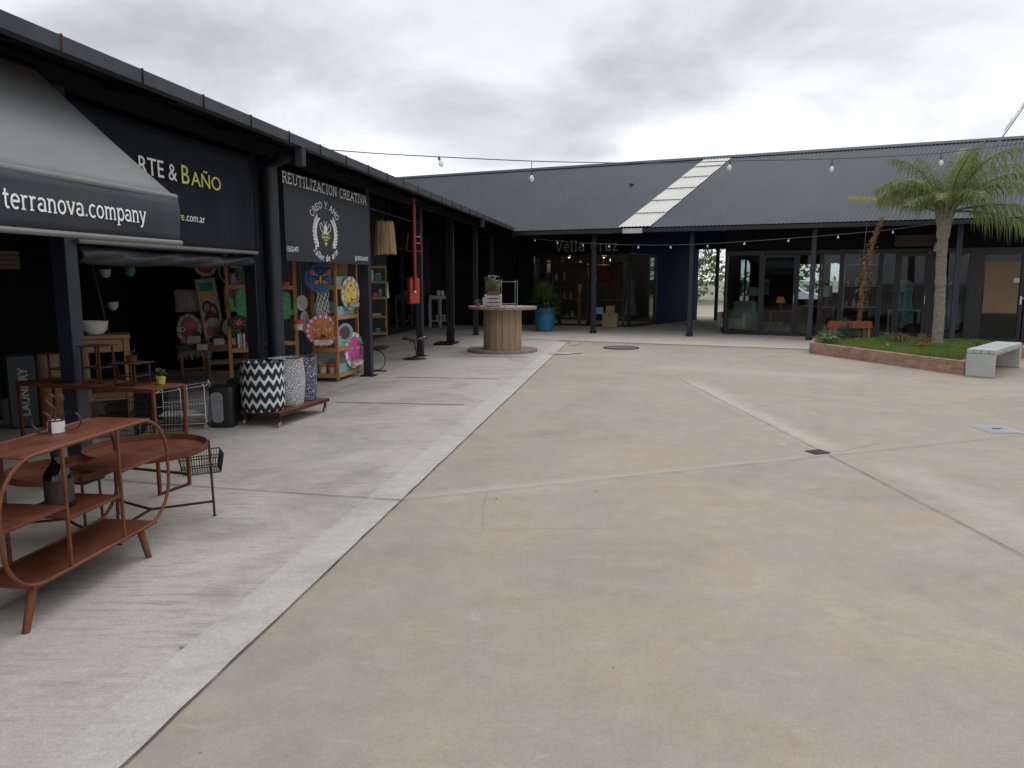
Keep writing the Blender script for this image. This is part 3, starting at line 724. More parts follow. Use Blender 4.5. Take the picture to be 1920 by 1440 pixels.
# ---------- first banner: RTE & BANO
bn = T('shop_banner', 'black fabric banner with white and lime lettering between the first posts', 'banner', L(-6.50, .07), LR)
mb = MB(); nu, nz = 40, 14
for i in range(nu + 1):
    x = .02 + i * 2.72 / nu
    for j in range(nz + 1):
        z = 2.94 - j * 1.06 / nz
        y = .012 * math.sin(x * 5 + .6 * z) * (.4 + .6 * (j / nz)) + .01 * math.sin(x * 11 + z * 3)
        mb.v.append((x, y, z - .012 * math.sin(math.pi * x / 2.72)))
for i in range(nu):
    for j in range(nz):
        a = i * (nz + 1) + j; mb.f.append([a, a + 1, a + nz + 2, a + nz + 1]); mb.mi.append(0)
o = mb.build('cloth', 'banner_fabric', bn, smooth=60); sm = o.modifiers.new('thick', 'SOLIDIFY'); sm.thickness = .004
mb = MB('lettering_white', 'lettering_lime')
mb.use('lettering_white'); text(mb, 'RTE', .215, .745, 2.495, -.03, bold=.001); text(mb, '&', .215, 1.17, 2.49, -.03)
mb.use('lettering_lime'); text(mb, 'B', .245, 1.36, 2.485, -.03, bold=.001, squeeze=1.05); text(mb, 'A\u00d1O', .19, 1.53, 2.485, -.03, bold=.001, squeeze=1.24)
mb.build('lettering', None, bn, smooth=0); mb = MB('lettering_lime', 'lettering_white'); text(mb, 're', .112, 1.285, 2.14, -.03); mb.use('lettering_white'); text(mb, '.com.ar', .112, 1.39, 2.14, -.03)
mb.build('lettering', None, bn, smooth=0)
mb = MB(); mb.tube([(-.02, -.02, 1.885), (2.76, -.02, 1.885)], .02, 10); mb.build('bottom_bar', 'awning_bar', bn)
# rolled dark tarp sagging below it
tp = T('rolled_tarp', 'creased black tarp gathered up below the fabric banner', 'tarp', L(-6.45, .0), LR)
mb = MB(); nu, nz = 60, 8
for i in range(nu + 1):
    x = i * 2.72 / nu
    for j in range(nz + 1):
        q = j / nz; dp = .15 - .03 * x / 3
        y = -.02 - .05 * math.sin(math.pi * q) + .014 * math.sin(x * 9 + q * 7) * math.sin(math.pi * q)
        mb.v.append((x, y, 1.86 - dp * q - .018 * math.sin(math.pi * x / 3) + .008 * math.sin(x * 5 + 2 * q)))
for i in range(nu):
    for j in range(nz):
        a = i * (nz + 1) + j; mb.f.append([a, a + 1, a + nz + 2, a + nz + 1]); mb.mi.append(0)
o = mb.build('cloth', 'black_tarp', tp, smooth=60); sm = o.modifiers.new('thick', 'SOLIDIFY'); sm.thickness = .006
mb = MB(); mb.tube([(0, .01, 1.87), (2.72, .01, 1.87)], .016, 8); mb.build('hem_rod', 'charcoal_paint', tp)

# ---------- second sign with bee emblem
sg = T('shop_sign', 'dark rectangular shop sign with laurel and bee emblem between two posts', 'sign', L(-3.06, .085), LR)
mb = MB(); mb.b(.06, 2.98, 0, .03, 1.815, 2.90); mb.build('panel', 'sign_panel', sg, bevel=.004)
mb = MB('lettering_white', 'bee_yellow', 'bee_black')
w0 = serif(MB(), 'REUTILIZACION CREATIVA', .125, 0, 0, 0, gap=.05)
serif(mb, 'REUTILIZACION CREATIVA', .125, .03, 2.755, 0, sw=.13, sq=2.90 / w0, gap=.05)
cx0, cz0 = 1.28, 2.235
mb.build('lettering', None, sg, smooth=0); main_ = MB('lettering_white', 'bee_yellow', 'bee_black'); mb = MB('lettering_white', 'bee_yellow', 'bee_black')
def arcplace(rad, a0, k, up=1):
    def f(px, pz):
        a = R(a0) - up * px / rad; rr = rad + up * pz
        return (cx0 + rr * 1.02 * math.cos(a), cz0 - .01 + rr * math.sin(a))
    return f
wA = serif(MB(), 'CREO Y AMO', .095, 0, 0, 0, gap=.1)
serif(mb, 'CREO Y AMO', .095, 0, 0, 0, sw=.13, gap=.1, place=arcplace(.365, 90 + math.degrees(wA / .365) / 2, 1))
wA = serif(MB(), 'Taller de arte', .09, 0, 0, 0, gap=.1)
serif(mb, 'Taller de arte', .09, 0, 0, 0, sw=.15, gap=.1, place=arcplace(.43, 270 - math.degrees(wA / .43) / 2, 1, -1))
for s_ in (-1, 1):
    pts = [(cx0 + s_ * .27 * math.cos(R(a)), cz0 - .02 + .30 * math.sin(R(a))) for a in range(-48, 40, 8)]
    mb.ribbon(pts, .012, 0, .0012)
    for a in range(-44, 46, 9):
        bx, bz = cx0 + s_ * .27 * math.cos(R(a)), cz0 - .02 + .30 * math.sin(R(a))
        for o_ in (-38, 34):
            an = a + 90 + o_; ex, ez = s_ * math.cos(R(an)), math.sin(R(an))
            mb.ell(bx + ex * .045, bz + ez * .045, .042, .015, 0, .0014 + .0001 * (o_ > 0), 10, rot=math.degrees(math.atan2(ez, ex)))
bx, bz = cx0, cz0 - .02
for s_ in (-1, 1):
    mb.ribbon([(bx + s_ * .02, bz + .03), (bx + s_ * .11, bz + .15), (bx + s_ * .145, bz + .12), (bx + s_ * .12, bz + .04), (bx + s_ * .03, bz - .01)], .014, 0, .0016)
    mb.ribbon([(bx + s_ * .02, bz - .01), (bx + s_ * .09, bz - .02), (bx + s_ * .10, bz - .07), (bx + s_ * .07, bz - .08), (bx + s_ * .03, bz - .035)], .012, 0, .0018)
    mb.ribbon([(bx + s_ * .01, bz + .13), (bx + s_ * .03, bz + .17), (bx + s_ * .05, bz + .18)], .01, 0, .002)
mb.ell(bx, bz + .085, .035, .045, 0, .0022, 14); mb.ell(bx, bz + .02, .04, .04, 0, .0024, 14)
mb.use('bee_yellow'); mb.ell(bx, bz - .09, .042, .105, 0, .0026, 18)
mb.use('bee_black')
for q in (-.035, -.08, -.125): mb.b(bx - .036, bx + .036, -.0036, -.0028, bz + q - .012, bz + q + .008)
main_.use('lettering_white')
o_ = len(main_.v); main_.v += [(cx0 + (x - cx0) * 1.30, y, cz0 + (z - cz0) * .90) for x, y, z in mb.v]; main_.f += [[i + o_ for i in f] for f in mb.f]; main_.mi += mb.mi; main_.build('emblem', None, sg, smooth=0)
mb = MB('lettering_white'); text(mb, '1136126-4971', .095, .07, 1.93, 0, bold=.001, squeeze=.62); mb.build('lettering', None, sg, smooth=0); mb = MB('lettering_white'); text(mb, '@CREOLUANDE', .085, 2.93, 1.88, 0, 'RIGHT', bold=.001, squeeze=.9)
mb.build('lettering', None, sg, smooth=0)

# ================================================================== FAR ARCADE
fb = T('far_arcade_building', 'long low shop building with grey corrugated roof across the back', 'building', FA, FR)
EY, EZ, RY, RZ = -.60, 2.975, 5.5, 5.63
SK = 1.22 / (RY - EY)
def roofz(y): return EZ + (y - EY) * (RZ - EZ) / (RY - EY) if y <= RY else RZ - (y - RY) * (RZ - EZ) / (RY - EY)
def valley(u): return EY if u > -2.35 else EY + (-2.35 - u) * (RY - EY) / 10.6
def roofpatch(name, ua, ub, rows, mat, dz=0, pitch=.105, amp=.007, rowlift=0):
    mb = MB(); n = int((ub - ua) / pitch * 6); ys = []
    for r in range(rows):
        c0 = []
        for i in range(n + 1):
            u0 = ua + (ub - ua) * i / n
            v0 = max(EY, valley(u0)); y0 = v0 + (RY - v0) * r / rows; y1 = v0 + (RY - v0) * (r + 1) / rows + (.06 if r < rows - 1 else 0)
            h = amp * math.sin(2 * math.pi * u0 / pitch)
            for y, lf in ((y0, rowlift * (1)), (y1, 0)):
                c0.append((u0 + (y - EY) * SK, y, roofz(y) + h + dz + lf))
        o = len(mb.v); mb.v += c0
        for i in range(n):
            a = o + 2 * i; mb.f.append([a, a + 2, a + 3, a + 1]); mb.mi.append(0)
    return mb.build(name, mat, fb, smooth=60)
roofpatch('roof', -12.5, .92, 1, 'roof_sheet'); roofpatch('roof', 1.72, 27, 1, 'roof_sheet')
sk = roofpatch('skylight', .88, 1.76, 6, 'translucent_sheet', .012, rowlift=.02)
mb = MB()
for r in range(1, 6):
    y = EY + (RY - EY) * r / 6; uu = (y - EY) * SK
    for q in range(9): mb.b(.935 + uu + q * .093, .945 + uu + q * .093, y - .035, y - .022, roofz(y) + .034, roofz(y) + .044)
    mb.b(.89 + uu, 1.75 + uu, y - .05, y - .036, roofz(y) + .022, roofz(y) + .032)
mb.build('fixing_strip', 'grate_iron', sk, smooth=0)
mb = MB(); mb.add([(-13, RY, RZ - .03), (28.5, RY, RZ - .03), (28.5, RY + 6.1, EZ), (-13, RY + 6.1, EZ)], [(0, 1, 2, 3)]); mb.build('roof', 'roof_sheet', fb, smooth=0)
mb = MB(); mb.prism([(RY - .22, RZ - .07), (RY, RZ + .045), (RY + .22, RZ - .07), (RY + .2, RZ - .085), (RY, RZ + .02), (RY - .2, RZ - .085)], -11.5, 28, 'yz')
u = -11.4
while u < 28: mb.b(u, u + .05, RY - .225, RY - .19, RZ - .10, RZ - .058); u += .105
mb.build('ridge_cap', 'roof_sheet', fb, smooth=0)
mb = MB(); mb.prism([(EY - .03, EZ - .13), (EY + .13, EZ - .13), (EY + .13, EZ - .03), (EY + .115, EZ - .03), (EY + .115, EZ - .115), (EY - .015, EZ - .115), (EY - .015, EZ - .03), (EY - .03, EZ - .03)], -2.3, 1.0, 'yz'); mb.build('gutter', 'charcoal_paint', fb, smooth=0)
mb = MB(); mb.prism([(EY - .03, EZ - .13), (EY + .13, EZ - .13), (EY + .13, EZ - .03), (EY + .115, EZ - .03), (EY + .115, EZ - .115), (EY - .015, EZ - .115), (EY - .015, EZ - .03), (EY - .03, EZ - .03)], 1.56, 27, 'yz'); mb.build('gutter', 'charcoal_paint', fb, smooth=0)
mb = MB(); mb.b(1.0, 1.56, EY + .0, EY + .02, EZ - .15, EZ - .02); mb.build('light_panel', 'translucent_sheet', fb, smooth=0)
for i, cu in enumerate([0, 2.80, 5.9, 9.12, 12.2, 15.3]):
    mb = MB(); mb.b(cu - .06, cu + .06, -.06, .06, .008, 2.92); c = mb.build('column', 'blue_column_paint' if i > 1 else 'column_paint', fb, bevel=.006)
    mb = MB(); mb.b(cu - .085, cu + .085, -.085, .085, .006, .10); mb.build('base_plate', 'black_metal', c, bevel=.004)
mb = MB(); mb.b(-2.6, 27, -.05, .06, 2.90, 3.02); mb.build('beam', 'charcoal_dull', fb)
mb = MB(); mb.b(-9, .9, .1, 8.5, 2.96, 3.0); mb.build('ceiling', 'charcoal_dull', fb, smooth=0)
mb = MB(); mb.b(3.3, 27, .1, 8.5, 2.96, 3.0); mb.build('ceiling', 'charcoal_dull', fb, smooth=0)
def frame(u0, u1, y, z0, z1, w=.06, name='shop_window', mull=(), rail=(), parent=None, mat='charcoal_paint'):
    mb = MB(); mb.b(u0, u0 + w, y - .04, y + .04, z0, z1); mb.b(u1 - w, u1, y - .04, y + .04, z0, z1)
    mb.b(u0 + w, u1 - w, y - .04, y + .04, z0, z0 + w); mb.b(u0 + w, u1 - w, y - .04, y + .04, z1 - w, z1)
    for m_ in mull: mb.b(m_ - w / 2, m_ + w / 2, y - .035, y + .035, z0 + w, z1 - w)
    for r_ in rail: mb.b(u0 + w, u1 - w, y - .03, y + .03, r_ - .02, r_ + .02)
    o = mb.build(name, mat, parent or fb, smooth=0)
    mb = MB(); mb.b(u0 + w, u1 - w, y - .004, y + .004, z0 + w, z1 - w); mb.build('pane', 'glass', o, smooth=0)
    return o
# left shop (lettered) front at y = 3
mb = MB(); mb.b(-9, .26, 2.96, 3.08, 2.40, 2.96); mb.build('wall', 'charcoal_dull', fb, smooth=0)
mb = MB(); mb.b(-9, -3.2, 2.96, 3.08, 0, 2.40); mb.build('wall', 'charcoal_dull', fb, smooth=0)
for a, b2 in ((-3.2, -2.2), (-2.2, -1.1), (-1.1, .22)): frame(a, b2, 3.0, .02, 2.40)
mb = MB(); mb.b(-9, .3, 6.6, 6.7, 0, 2.96); mb.build('wall', 'dark_panel_wood', fb, smooth=0)
# passage side: glazed return then navy wall, skewed
def pw(y): return .25 + (y - 2.98) * .2
def skewbox(y0, y1, z0, z1, th=.1, off=0):
    return [(pw(y0) + off - th, y0, z0), (pw(y0) + off, y0, z0), (pw(y1) + off, y1, z0), (pw(y1) + off - th, y1, z0), (pw(y0) + off - th, y0, z1), (pw(y0) + off, y0, z1), (pw(y1) + off, y1, z1), (pw(y1) + off - th, y1, z1)]
BF = [(0, 3, 2, 1), (4, 5, 6, 7), (0, 1, 5, 4), (1, 2, 6, 5), (2, 3, 7, 6), (3, 0, 4, 7)]
mb = MB(); mb.add(skewbox(5.0, 8.6, 0, 4.6), BF); mb.add(skewbox(2.98, 5.0, 2.40, 4.6), BF); mb.build('wall', 'navy_wall', fb, smooth=0)
mb = MB(); mb.add(skewbox(3.0, 3.08, .02, 2.38), BF); mb.add(skewbox(4.9, 4.98, .02, 2.38), BF); mb.add(skewbox(3.1, 4.88, .02, .1), BF); mb.add(skewbox(3.1, 4.88, 2.3, 2.38), BF)
w = mb.build('shop_window', 'charcoal_paint', fb, smooth=0)
mb = MB(); mb.add(skewbox(3.1, 4.88, .1, 2.3, .01, -.04), BF); mb.build('pane', 'glass', w, smooth=0)
# right block: front at y = 1.3, glazed left side
mb = MB(); mb.b(3.5, 27, 1.26, 1.38, 2.34, 2.96); mb.build('wall', 'charcoal_dull', fb, smooth=0)
mb = MB(); mb.b(3.5, 27, 1.20, 1.26, 2.28, 2.36); mb.build('header_trim', 'charcoal_paint', fb, smooth=0)
Y1 = 1.30
SPL = [(3.53, 4.50, 'w'), (4.50, 5.44, 'd'), (5.44, 6.06, 'w'), (6.06, 6.56, 'w'), (6.56, 7.5, 'w'), (7.5, 7.9, 'w'), (7.9, 8.62, 'd'), (8.78, 9.55, 'w')]
for a, b2, k_ in SPL:
    o = frame(a + .003, b2 - .003, Y1, .02, 2.30 if k_ == 'w' else 2.26, .055 if k_ == 'w' else .085, 'shop_window' if k_ == 'w' else 'door')
    if k_ == 'd':
        mb = MB(); mb.tube([(b2 - .05, Y1 - .05, .95), (b2 - .05, Y1 - .09, .95), (b2 - .05, Y1 - .09, 1.15), (b2 - .05, Y1 - .05, 1.15)], .012, 6); mb.build('handle', 'chrome', o)
for a, b2, k_ in ((9.75, 10.72, 'd'), (10.75, 11.7, 'd')):
    o = frame(a, b2, Y1, .02, 2.28, .09, 'door', rail=(.72,))
    hx = b2 - .05 if a < 10 else a + .05
    mb = MB(); mb.b(hx - .02, hx + .02, Y1 - .055, Y1 - .04, .96, 1.16); mb.tube([(hx, Y1 - .05, 1.10), (hx, Y1 - .10, 1.10), (hx + .1, Y1 - .10, 1.13)], .01, 6); mb.build('handle', 'chrome', o)
mb = MB(); mb.b(8.62, 8.78, 1.26, 1.4, 0, 2.34); mb.b(9.55, 9.75, 1.26, 1.4, 0, 2.34); mb.build('wall', 'charcoal_paint', fb, smooth=0)
mb = MB(); mb.b(11.7, 27, 1.26, 1.4, 0, 2.34); mb.build('wall', 'charcoal_paint', fb, smooth=0)
mb = MB()
mb.b(3.48, 3.56, 1.38, 4.1, 0, 2.96); mb.b(3.48, 3.56, 7.0, 8.4, 0, 2.96); mb.b(3.48, 3.56, 4.1, 7.0, 2.3, 2.96)
mb.build('wall', 'charcoal_dull', fb, smooth=0)
mb = MB()
for a in (4.1, 5.5, 6.92): mb.b(3.49, 3.55, a, a + .08, .02, 2.3)
mb.b(3.495, 3.545, 4.18, 6.92, .02, .09); mb.b(3.495, 3.545, 4.18, 6.92, 2.22, 2.3)
w = mb.build('shop_window', 'charcoal_paint', fb, smooth=0)
mb = MB(); mb.b(3.515, 3.523, 4.18, 6.92, .09, 2.22); mb.build('pane', 'glass', w, smooth=0)
# back wall of the right block with openings onto the trees
def wall_holes(u0, u1, y, z1, holes):
    mb = MB(); x = u0
    for a, b2, z0, zt in holes:
        mb.b(x, a, y, y + .12, 0, z1); mb.b(a, b2, y, y + .12, 0, z0); mb.b(a, b2, y, y + .12, zt, z1); x = b2
    mb.b(x, u1, y, y + .12, 0, z1); mb.build('wall', 'dark_panel_wood', fb, smooth=0)
wall_holes(3.56, 27, 8.4, 2.96, [(5.0, 5.82, .85, 2.1), (6.08, 6.38, 1.1, 2.15)])
mb = MB(); mb.b(7.05, 7.12, 1.4, 6.0, 0, 2.96); mb.build('wall', 'charcoal_dull', fb, smooth=0)
mb = MB(); mb.b(9.62, 9.7, 1.42, 8.4, 0, 2.96); mb.build('wall', 'charcoal_dull', fb, smooth=0)
for a in (2.05, 2.75, 3.5, 4.5): 
    mb = MB(); mb.b(a, a + .12, 8.42, 8.54, 0, 2.7); mb.build('column', 'charcoal_paint', fb, smooth=0)
mb = MB(); mb.b(1.3, 4.7, 8.4, 8.55, 2.7, 4.3); mb.build('wall', 'navy_wall', fb, smooth=0)
# lettering above the left shop
vs_ = T('shop_lettering', 'dim grey typewriter letters of the shop name above dark window', 'sign', F(-2.36, -2.95), FR)
w0 = serif(MB(), 'Vella Cruz', .36, 0, 0, 0)
x_ = 0
for w_ in ('Vella', 'Cruz'):
    mb = MB(); x_ += serif(mb, w_, .36, x_, 2.50, 0, sw=.12, sq=2.22 / w0) + .48 * .36 * 2.22 / w0; mb.build('lettering', 'lettering_dim', vs_, smooth=0)
mb = MB(); mb.b(0, 2.25, .002, .01, 2.53, 2.55); mb.build('backing_rail', 'charcoal_dull', vs_, smooth=0)
# ================================================================== RUSTY FURNITURE, front left
def rrect(x0, x1, z0, z1, r, n=7):
    pts = []
    for cx, cz, a0 in ((x1 - r, z0 + r, -90), (x1 - r, z1 - r, 0), (x0 + r, z1 - r, 90), (x0 + r, z0 + r, 180)):
        for i in range(n + 1):
            a = R(a0 + 90 * i / n); pts.append((cx + r * math.cos(a), cz + r * math.sin(a)))
    return pts
CR = math.atan2(.993, .117)
cn = T('rusty_console', 'long rusty metal console with rounded tube ends and stepped shelves, nearest left', 'console', (-2.205, 3.2, 0), CR)
DP = .33
for y in (.0, DP):
    mb = MB(); mb.tube([(x, y, z) for x, z in rrect(-.09, 1.18, .19, .80, .235)], .0095, 8, True); mb.build('loop_frame', 'rust_orange' if y == 0 else 'rust', cn, smooth=60)
def shelf(x0, x1, z): 
    mb = MB(); mb.b(x0, x1, .004, DP - .004, z - .004, z + .004); mb.b(x0, x1, -.004, .004, z - .011, z + .005); return mb.build('shelf', 'rust', cn, bevel=.002)
shelf(.06, 1.03, .80); shelf(.06, 1.03, .19); shelf(-.09, .312, .505); shelf(.322, .725, .437); shelf(.738, 1.175, .565)
for x, ya, za, zb in ((.316, 0, .2, .795), (.732, 0, .2, .795), (.316, DP, .2, .795), (.732, DP, .2, .795)):
    mb = MB(); mb.bar((x, ya, za), (x, ya, zb), .016); mb.build('upright', 'rust_orange' if ya == 0 else 'rust', cn, bevel=.002)
for x, y, dx, dy in ((.10, .03, -.10, -.025), (.91, .03, .025, -.03), (.12, DP - .03, -.05, .02), (.93, DP - .03, .04, .02)):
    mb = MB(); mb.tube([(x, y, .192), (x + dx * .5, y + dy * .5, .096), (x + dx, y + dy, .0)], [.021, .0195, .0165], 12); mb.build('leg', 'rust_orange', cn)

# heart shaped candle holder with mug
hx = T('heart_candle_holder', 'rusty heart shaped strip holder standing on the front console top', 'candle holder', Vector((-2.205, 3.2, .805)) + Matrix.Rotation(CR, 3, 'Z') @ Vector((.60, .24, 0)), .15)
def heart(cx, cz, s, rot=0, n=40):
    pts = []
    for i in range(n):
        t = 2 * math.pi * i / n; x = 16 * math.sin(t) ** 3 / 17; z = (13 * math.cos(t) - 5 * math.cos(2 * t) - 2 * math.cos(3 * t) - math.cos(4 * t)) / 17
        c, q = math.cos(R(rot)), math.sin(R(rot)); pts.append((cx + s * (x * c - z * q), cz + s * (x * q + z * c)))
    return pts
def strip(mb, pts, w, t=.0025, closed=True):
    n = len(pts); o = len(mb.v)
    for i in range(n):
        a, b2 = pts[(i - 1) % n] if (closed or i) else pts[i], pts[(i + 1) % n] if (closed or i < n - 1) else pts[i]
        dx, dz = b2[0] - a[0], b2[1] - a[1]; l = math.hypot(dx, dz) or 1; nx, nz = -dz / l * t / 2, dx / l * t / 2
        for sx, y in ((1, -w / 2), (1, w / 2), (-1, w / 2), (-1, -w / 2)): mb.v.append((pts[i][0] + sx * nx, y, pts[i][1] + sx * nz))
    for i in range(n if closed else n - 1):
        j = (i + 1) % n
        for k_ in range(4): mb.f.append([o + 4 * i + k_, o + 4 * i + (k_ + 1) % 4, o + 4 * j + (k_ + 1) % 4, o + 4 * j + k_]); mb.mi.append(mb.cur)
for sx in (-1, 1):
    mb = MB(); pts = arc(sx * .072, .06, .047, .048, 60 if sx > 0 else 120, (60 - 320) if sx > 0 else (120 + 320), 22); strip(mb, pts, .018, closed=False); mb.build('side_loop', 'rust_dark', hx)
mb = MB(); strip(mb, [(-.004, .002), (-.006, .05), (0, .12)], .02, closed=False); mb.build('stem', 'rust_dark', hx)
for y in (-.006, .006):
    mb = MB(); mb.tube([(x, y, z) for x, z in heart(0, .168, .046)], .002, 5, True); mb.build('wire_heart', 'rust', hx)
mb = MB()
for sx in (-1, 1): mb.tube([(sx * (.022 + .012 * math.cos(R(a))), 0, .178 + .010 * math.sin(R(a))) for a in range(0, 360, 30)], .0018, 5, True)
mb.build('wire_curl', 'rust', hx)
mg = T('enamel_mug', 'small white enamel mug with worn rusty rim inside the heart holder', 'mug', hx.location + Vector((0, -.005, 0)), 0)
mb = MB(); mb.lathe([(.038, 0), (.041, .004), (.041, .064)], 24); mb.build('body', 'white_ceramic', mg)
mb = MB(); mb.lathe([(.0415, .062), (.043, .067), (.040, .070), (.037, .066), (.037, .02), (0, .018)], 24); mb.build('rim', 'rust_dark', mg)
mb = MB(); strip(mb, [(-.016, .0), (-.014, .068)], .003, .016, closed=False); o = mb.build('strap', 'rust_dark', hx); o.location.y = -.047

bt = T('brown_bottle', 'big dark brown glass jug with dark label on the middle console shelf', 'bottle', Vector((-2.205, 3.2, .442)) + Matrix.Rotation(CR, 3, 'Z') @ Vector((.49, .17, 0)), 0)
mb = MB(); mb.lathe([(.062, 0), (.068, .006), (.068, .165), (.060, .185), (.034, .222), (.024, .236), (.022, .275), (.0, .275)], 32); mb.build('body', 'brown_glass', bt)
mb = MB(); mb.lathe([(.026, .262), (.027, .265), (.027, .292), (.024, .296), (0, .296)], 24); mb.build('cap', 'black_metal', bt)
mb = MB(); mb.lathe([(.0685, .03), (.0686, .15)], 32); mb.f = mb.f[:32]; mb.mi = mb.mi[:32]; mb.build('label_band', 'label_dark', bt)
mb = MB(); mb.tube([(.03 + .018 * math.sin(R(a)), 0, .228 - .016 * math.cos(R(a))) for a in range(0, 190, 20)], .006, 6); mb.build('handle', 'brown_glass', bt)

# round tray tables
def tray_table(cx, cy, rr, z, legs, label, rz=0, hz=.045, mat='rust'):
    t = T('round_tray_table', label, 'tray table', (cx, cy, 0), rz)
    mb = MB(); mb.lathe([(0, z - hz), (rr - .006, z - hz), (rr + .002, z - hz + .006), (rr + .002, z), (rr - .004, z), (rr - .006, z - hz + .008), (0, z - hz + .006)], 56); mb.build('tray', mat, t, smooth=40)
    for a in legs:
        x, y = (rr + .008) * math.cos(R(a)), (rr + .008) * math.sin(R(a))
        mb = MB(); mb.tube([(x, y, z - .005), (x * 1.03, y * 1.03, .006)], .0085, 8); mb.lathe([(.014, 0), (.015, .006), (0, .007)], 10, (x * 1.03, y * 1.03, 0)); mb.build('leg', 'rust_dark', t)
        mb = MB(); mb.bar((0, 0, .105), (x * 1.02, y * 1.02, .105), .013); mb.build('stretcher', 'rust_dark', t)
    return t
tray_table(-2.36, 4.72, .365, .535, (28, 148, 268), 'larger round rusty tray table behind the front console')
tray_table(-2.80, 4.52, .30, .44, (80, 200, 320), 'smaller lower round rusty tray table, left of the larger tray')

# tall rectangular rusty console further back
c2o = Vector((-3.88, 5.78, 0)); c2r = math.atan2(-.42, 1.28)
c2 = T('rusty_side_table', 'tall narrow rusty rectangular table carrying three cube stands', 'table', c2o, c2r)
LW, DW, HZ = 1.34, .33, .80
mb = MB(); mb.b(0, LW, 0, DW, HZ - .012, HZ); mb.b(-.002, LW + .002, -.004, 0, HZ - .03, HZ + .002); mb.build('top', 'rust', c2, bevel=.002)
for x, y in ((.012, .012), (LW - .012, .012), (.012, DW - .012), (LW - .012, DW - .012)):
    mb = MB(); mb.bar((x, y, 0), (x, y, HZ - .012), .022); mb.build('leg', 'rust_dark' if x < 1 else 'rust', c2, bevel=.002)
mb = MB(); mb.bar((LW - .012, .02, .011), (LW - .012, DW - .02, .011), .02); mb.bar((.012, .02, .011), (.012, DW - .02, .011), .02); mb.build('foot_rail', 'rust_dark', c2)
mb = MB(); mb.bar((.02, DW - .012, .09), (LW - .02, DW - .012, .09), .018); mb.build('back_rail', 'rust_dark', c2)
def c2p(x, y, z): return c2o + Matrix.Rotation(c2r, 3, 'Z') @ Vector((x, y, z))
def cube_stand(x, y, w, h, label, pot):
    t = T('cube_stand', label, 'stand', c2p(x, y, HZ + .001), c2r + .1, 'cube stands on the rusty side table')
    mb = MB(); mb.b(-w * .62, w * .62, -w * .55, w * .55, h - .006, h); mb.build('plate', 'rust_dark', t)
    for sx in (-1, 1):
        for sy in (-1, 1):
            mb = MB(); mb.bar((sx * w * .45, sy * w * .42, 0), (sx * w * .45, sy * w * .42, h - .006), .011); mb.build('leg', 'rust_dark', t)
    mb = MB()
    for zz in (.008, h * .42):
        for sx in (-1, 1): mb.bar((sx * w * .45, -w * .42, zz), (sx * w * .45, w * .42, zz), .009)
        for sy in (-1, 1): mb.bar((-w * .45, sy * w * .42, zz), (w * .45, sy * w * .42, zz), .009)
    mb.build('rails', 'rust_dark', t)
    if pot:
        p = T('small_pot', pot[0], 'pot', c2p(x, y, HZ + .002 + h), .3)
        mb = MB(); mb.lathe([(.03, 0), (.04, .045), (.043, .05), (.036, .05), (.033, .012), (0, .01)], 18); mb.build('bowl', pot[1], p)
        mb = MB(); q = random.Random(x); leafball(mb, (0, 0, .06), .035, .02, 26, .03, .018, q); mb.build('foliage', pot[2], p, smooth=0)
cube_stand(.34, .17, .19, .235, 'leftmost rusty cube stand, with a red topped pot', ('small dark pot of red flowers on the leftmost cube stand', 'rust_dark', 'p_red'))
cube_stand(.66, .17, .17, .29, 'tallest rusty cube stand, in the middle with an empty top', None)
cube_stand(1.0, .16, .19, .17, 'lowest rusty cube stand, nearest the right end of the table', ('small red rust pot on the lowest cube stand', 'rust', 'leaf_dark'))
p = T('yellow_pot', 'little yellow green pot beside the lowest cube stand', 'pot', c2p(1.17, .26, HZ + .001))
mb = MB(); mb.lathe([(.028, 0), (.036, .05), (.03, .055), (0, .05)], 16); mb.build('bowl', 'p_lime', p)
mb = MB(); leafball(mb, (0, 0, .08), .03, .03, 30, .04, .014, rnd); mb.build('foliage', 'leaf_olive', p, smooth=0)

# laundry hamper, drum, wooden stool and bowl, boards on the brown wall
lh = T('laundry_hamper', 'dark grey fabric laundry hamper with vertical white lettering', 'hamper', (-5.30, 8.0, 0), R(30))
mb = MB(); mb.b(-.13, .15, -.15, .15, .01, .80); mb.build('body', 'sign_panel', lh, bevel=.02)
for z in (.80,): mb = MB(); mb.tube([(-.12, -.14, z), (.14, -.14, z), (.14, .14, z), (-.12, .14, z)], .012, 8, True); mb.build('rim', 'bin_black', lh)
mb = MB(); tmp = MB(); text(tmp, 'LAUNDRY', .112, 0, 0, 0, bold=.004)
mb.add([(.06 - z, y - .152, .14 + x) for x, y, z in tmp.v], tmp.f); mb.build('lettering', 'lettering_dim', lh, smooth=0)
dr = T('wooden_drum', 'tall brown drum with pale band at its top beside the laundry hamper', 'drum', (-5.0, 8.05, 0))
mb = MB(); mb.lathe([(.135, 0), (.135, .66)], 28); mb.build('body', 'brown_wood', dr)
mb = MB(); mb.lathe([(.137, .66), (.137, .79), (.12, .80), (0, .80)], 28); mb.build('lid', 'grey_wood', dr)
ws = T('wooden_bar_stool', 'tall square brown wooden stool holding a white basin', 'stool', (-4.42, 8.1, 0), R(28))
mb = MB(); mb.b(-.24, .24, -.2, .2, .96, 1.0); mb.build('seat', 'brown_wood_flat', ws, bevel=.005)
for sx in (-1, 1):
    for sy in (-1, 1): mb = MB(); mb.b(sx * .2 - .03, sx * .2 + .03, sy * .16 - .03, sy * .16 + .03, 0, .96); mb.build('leg', 'brown_wood', ws, bevel=.004)
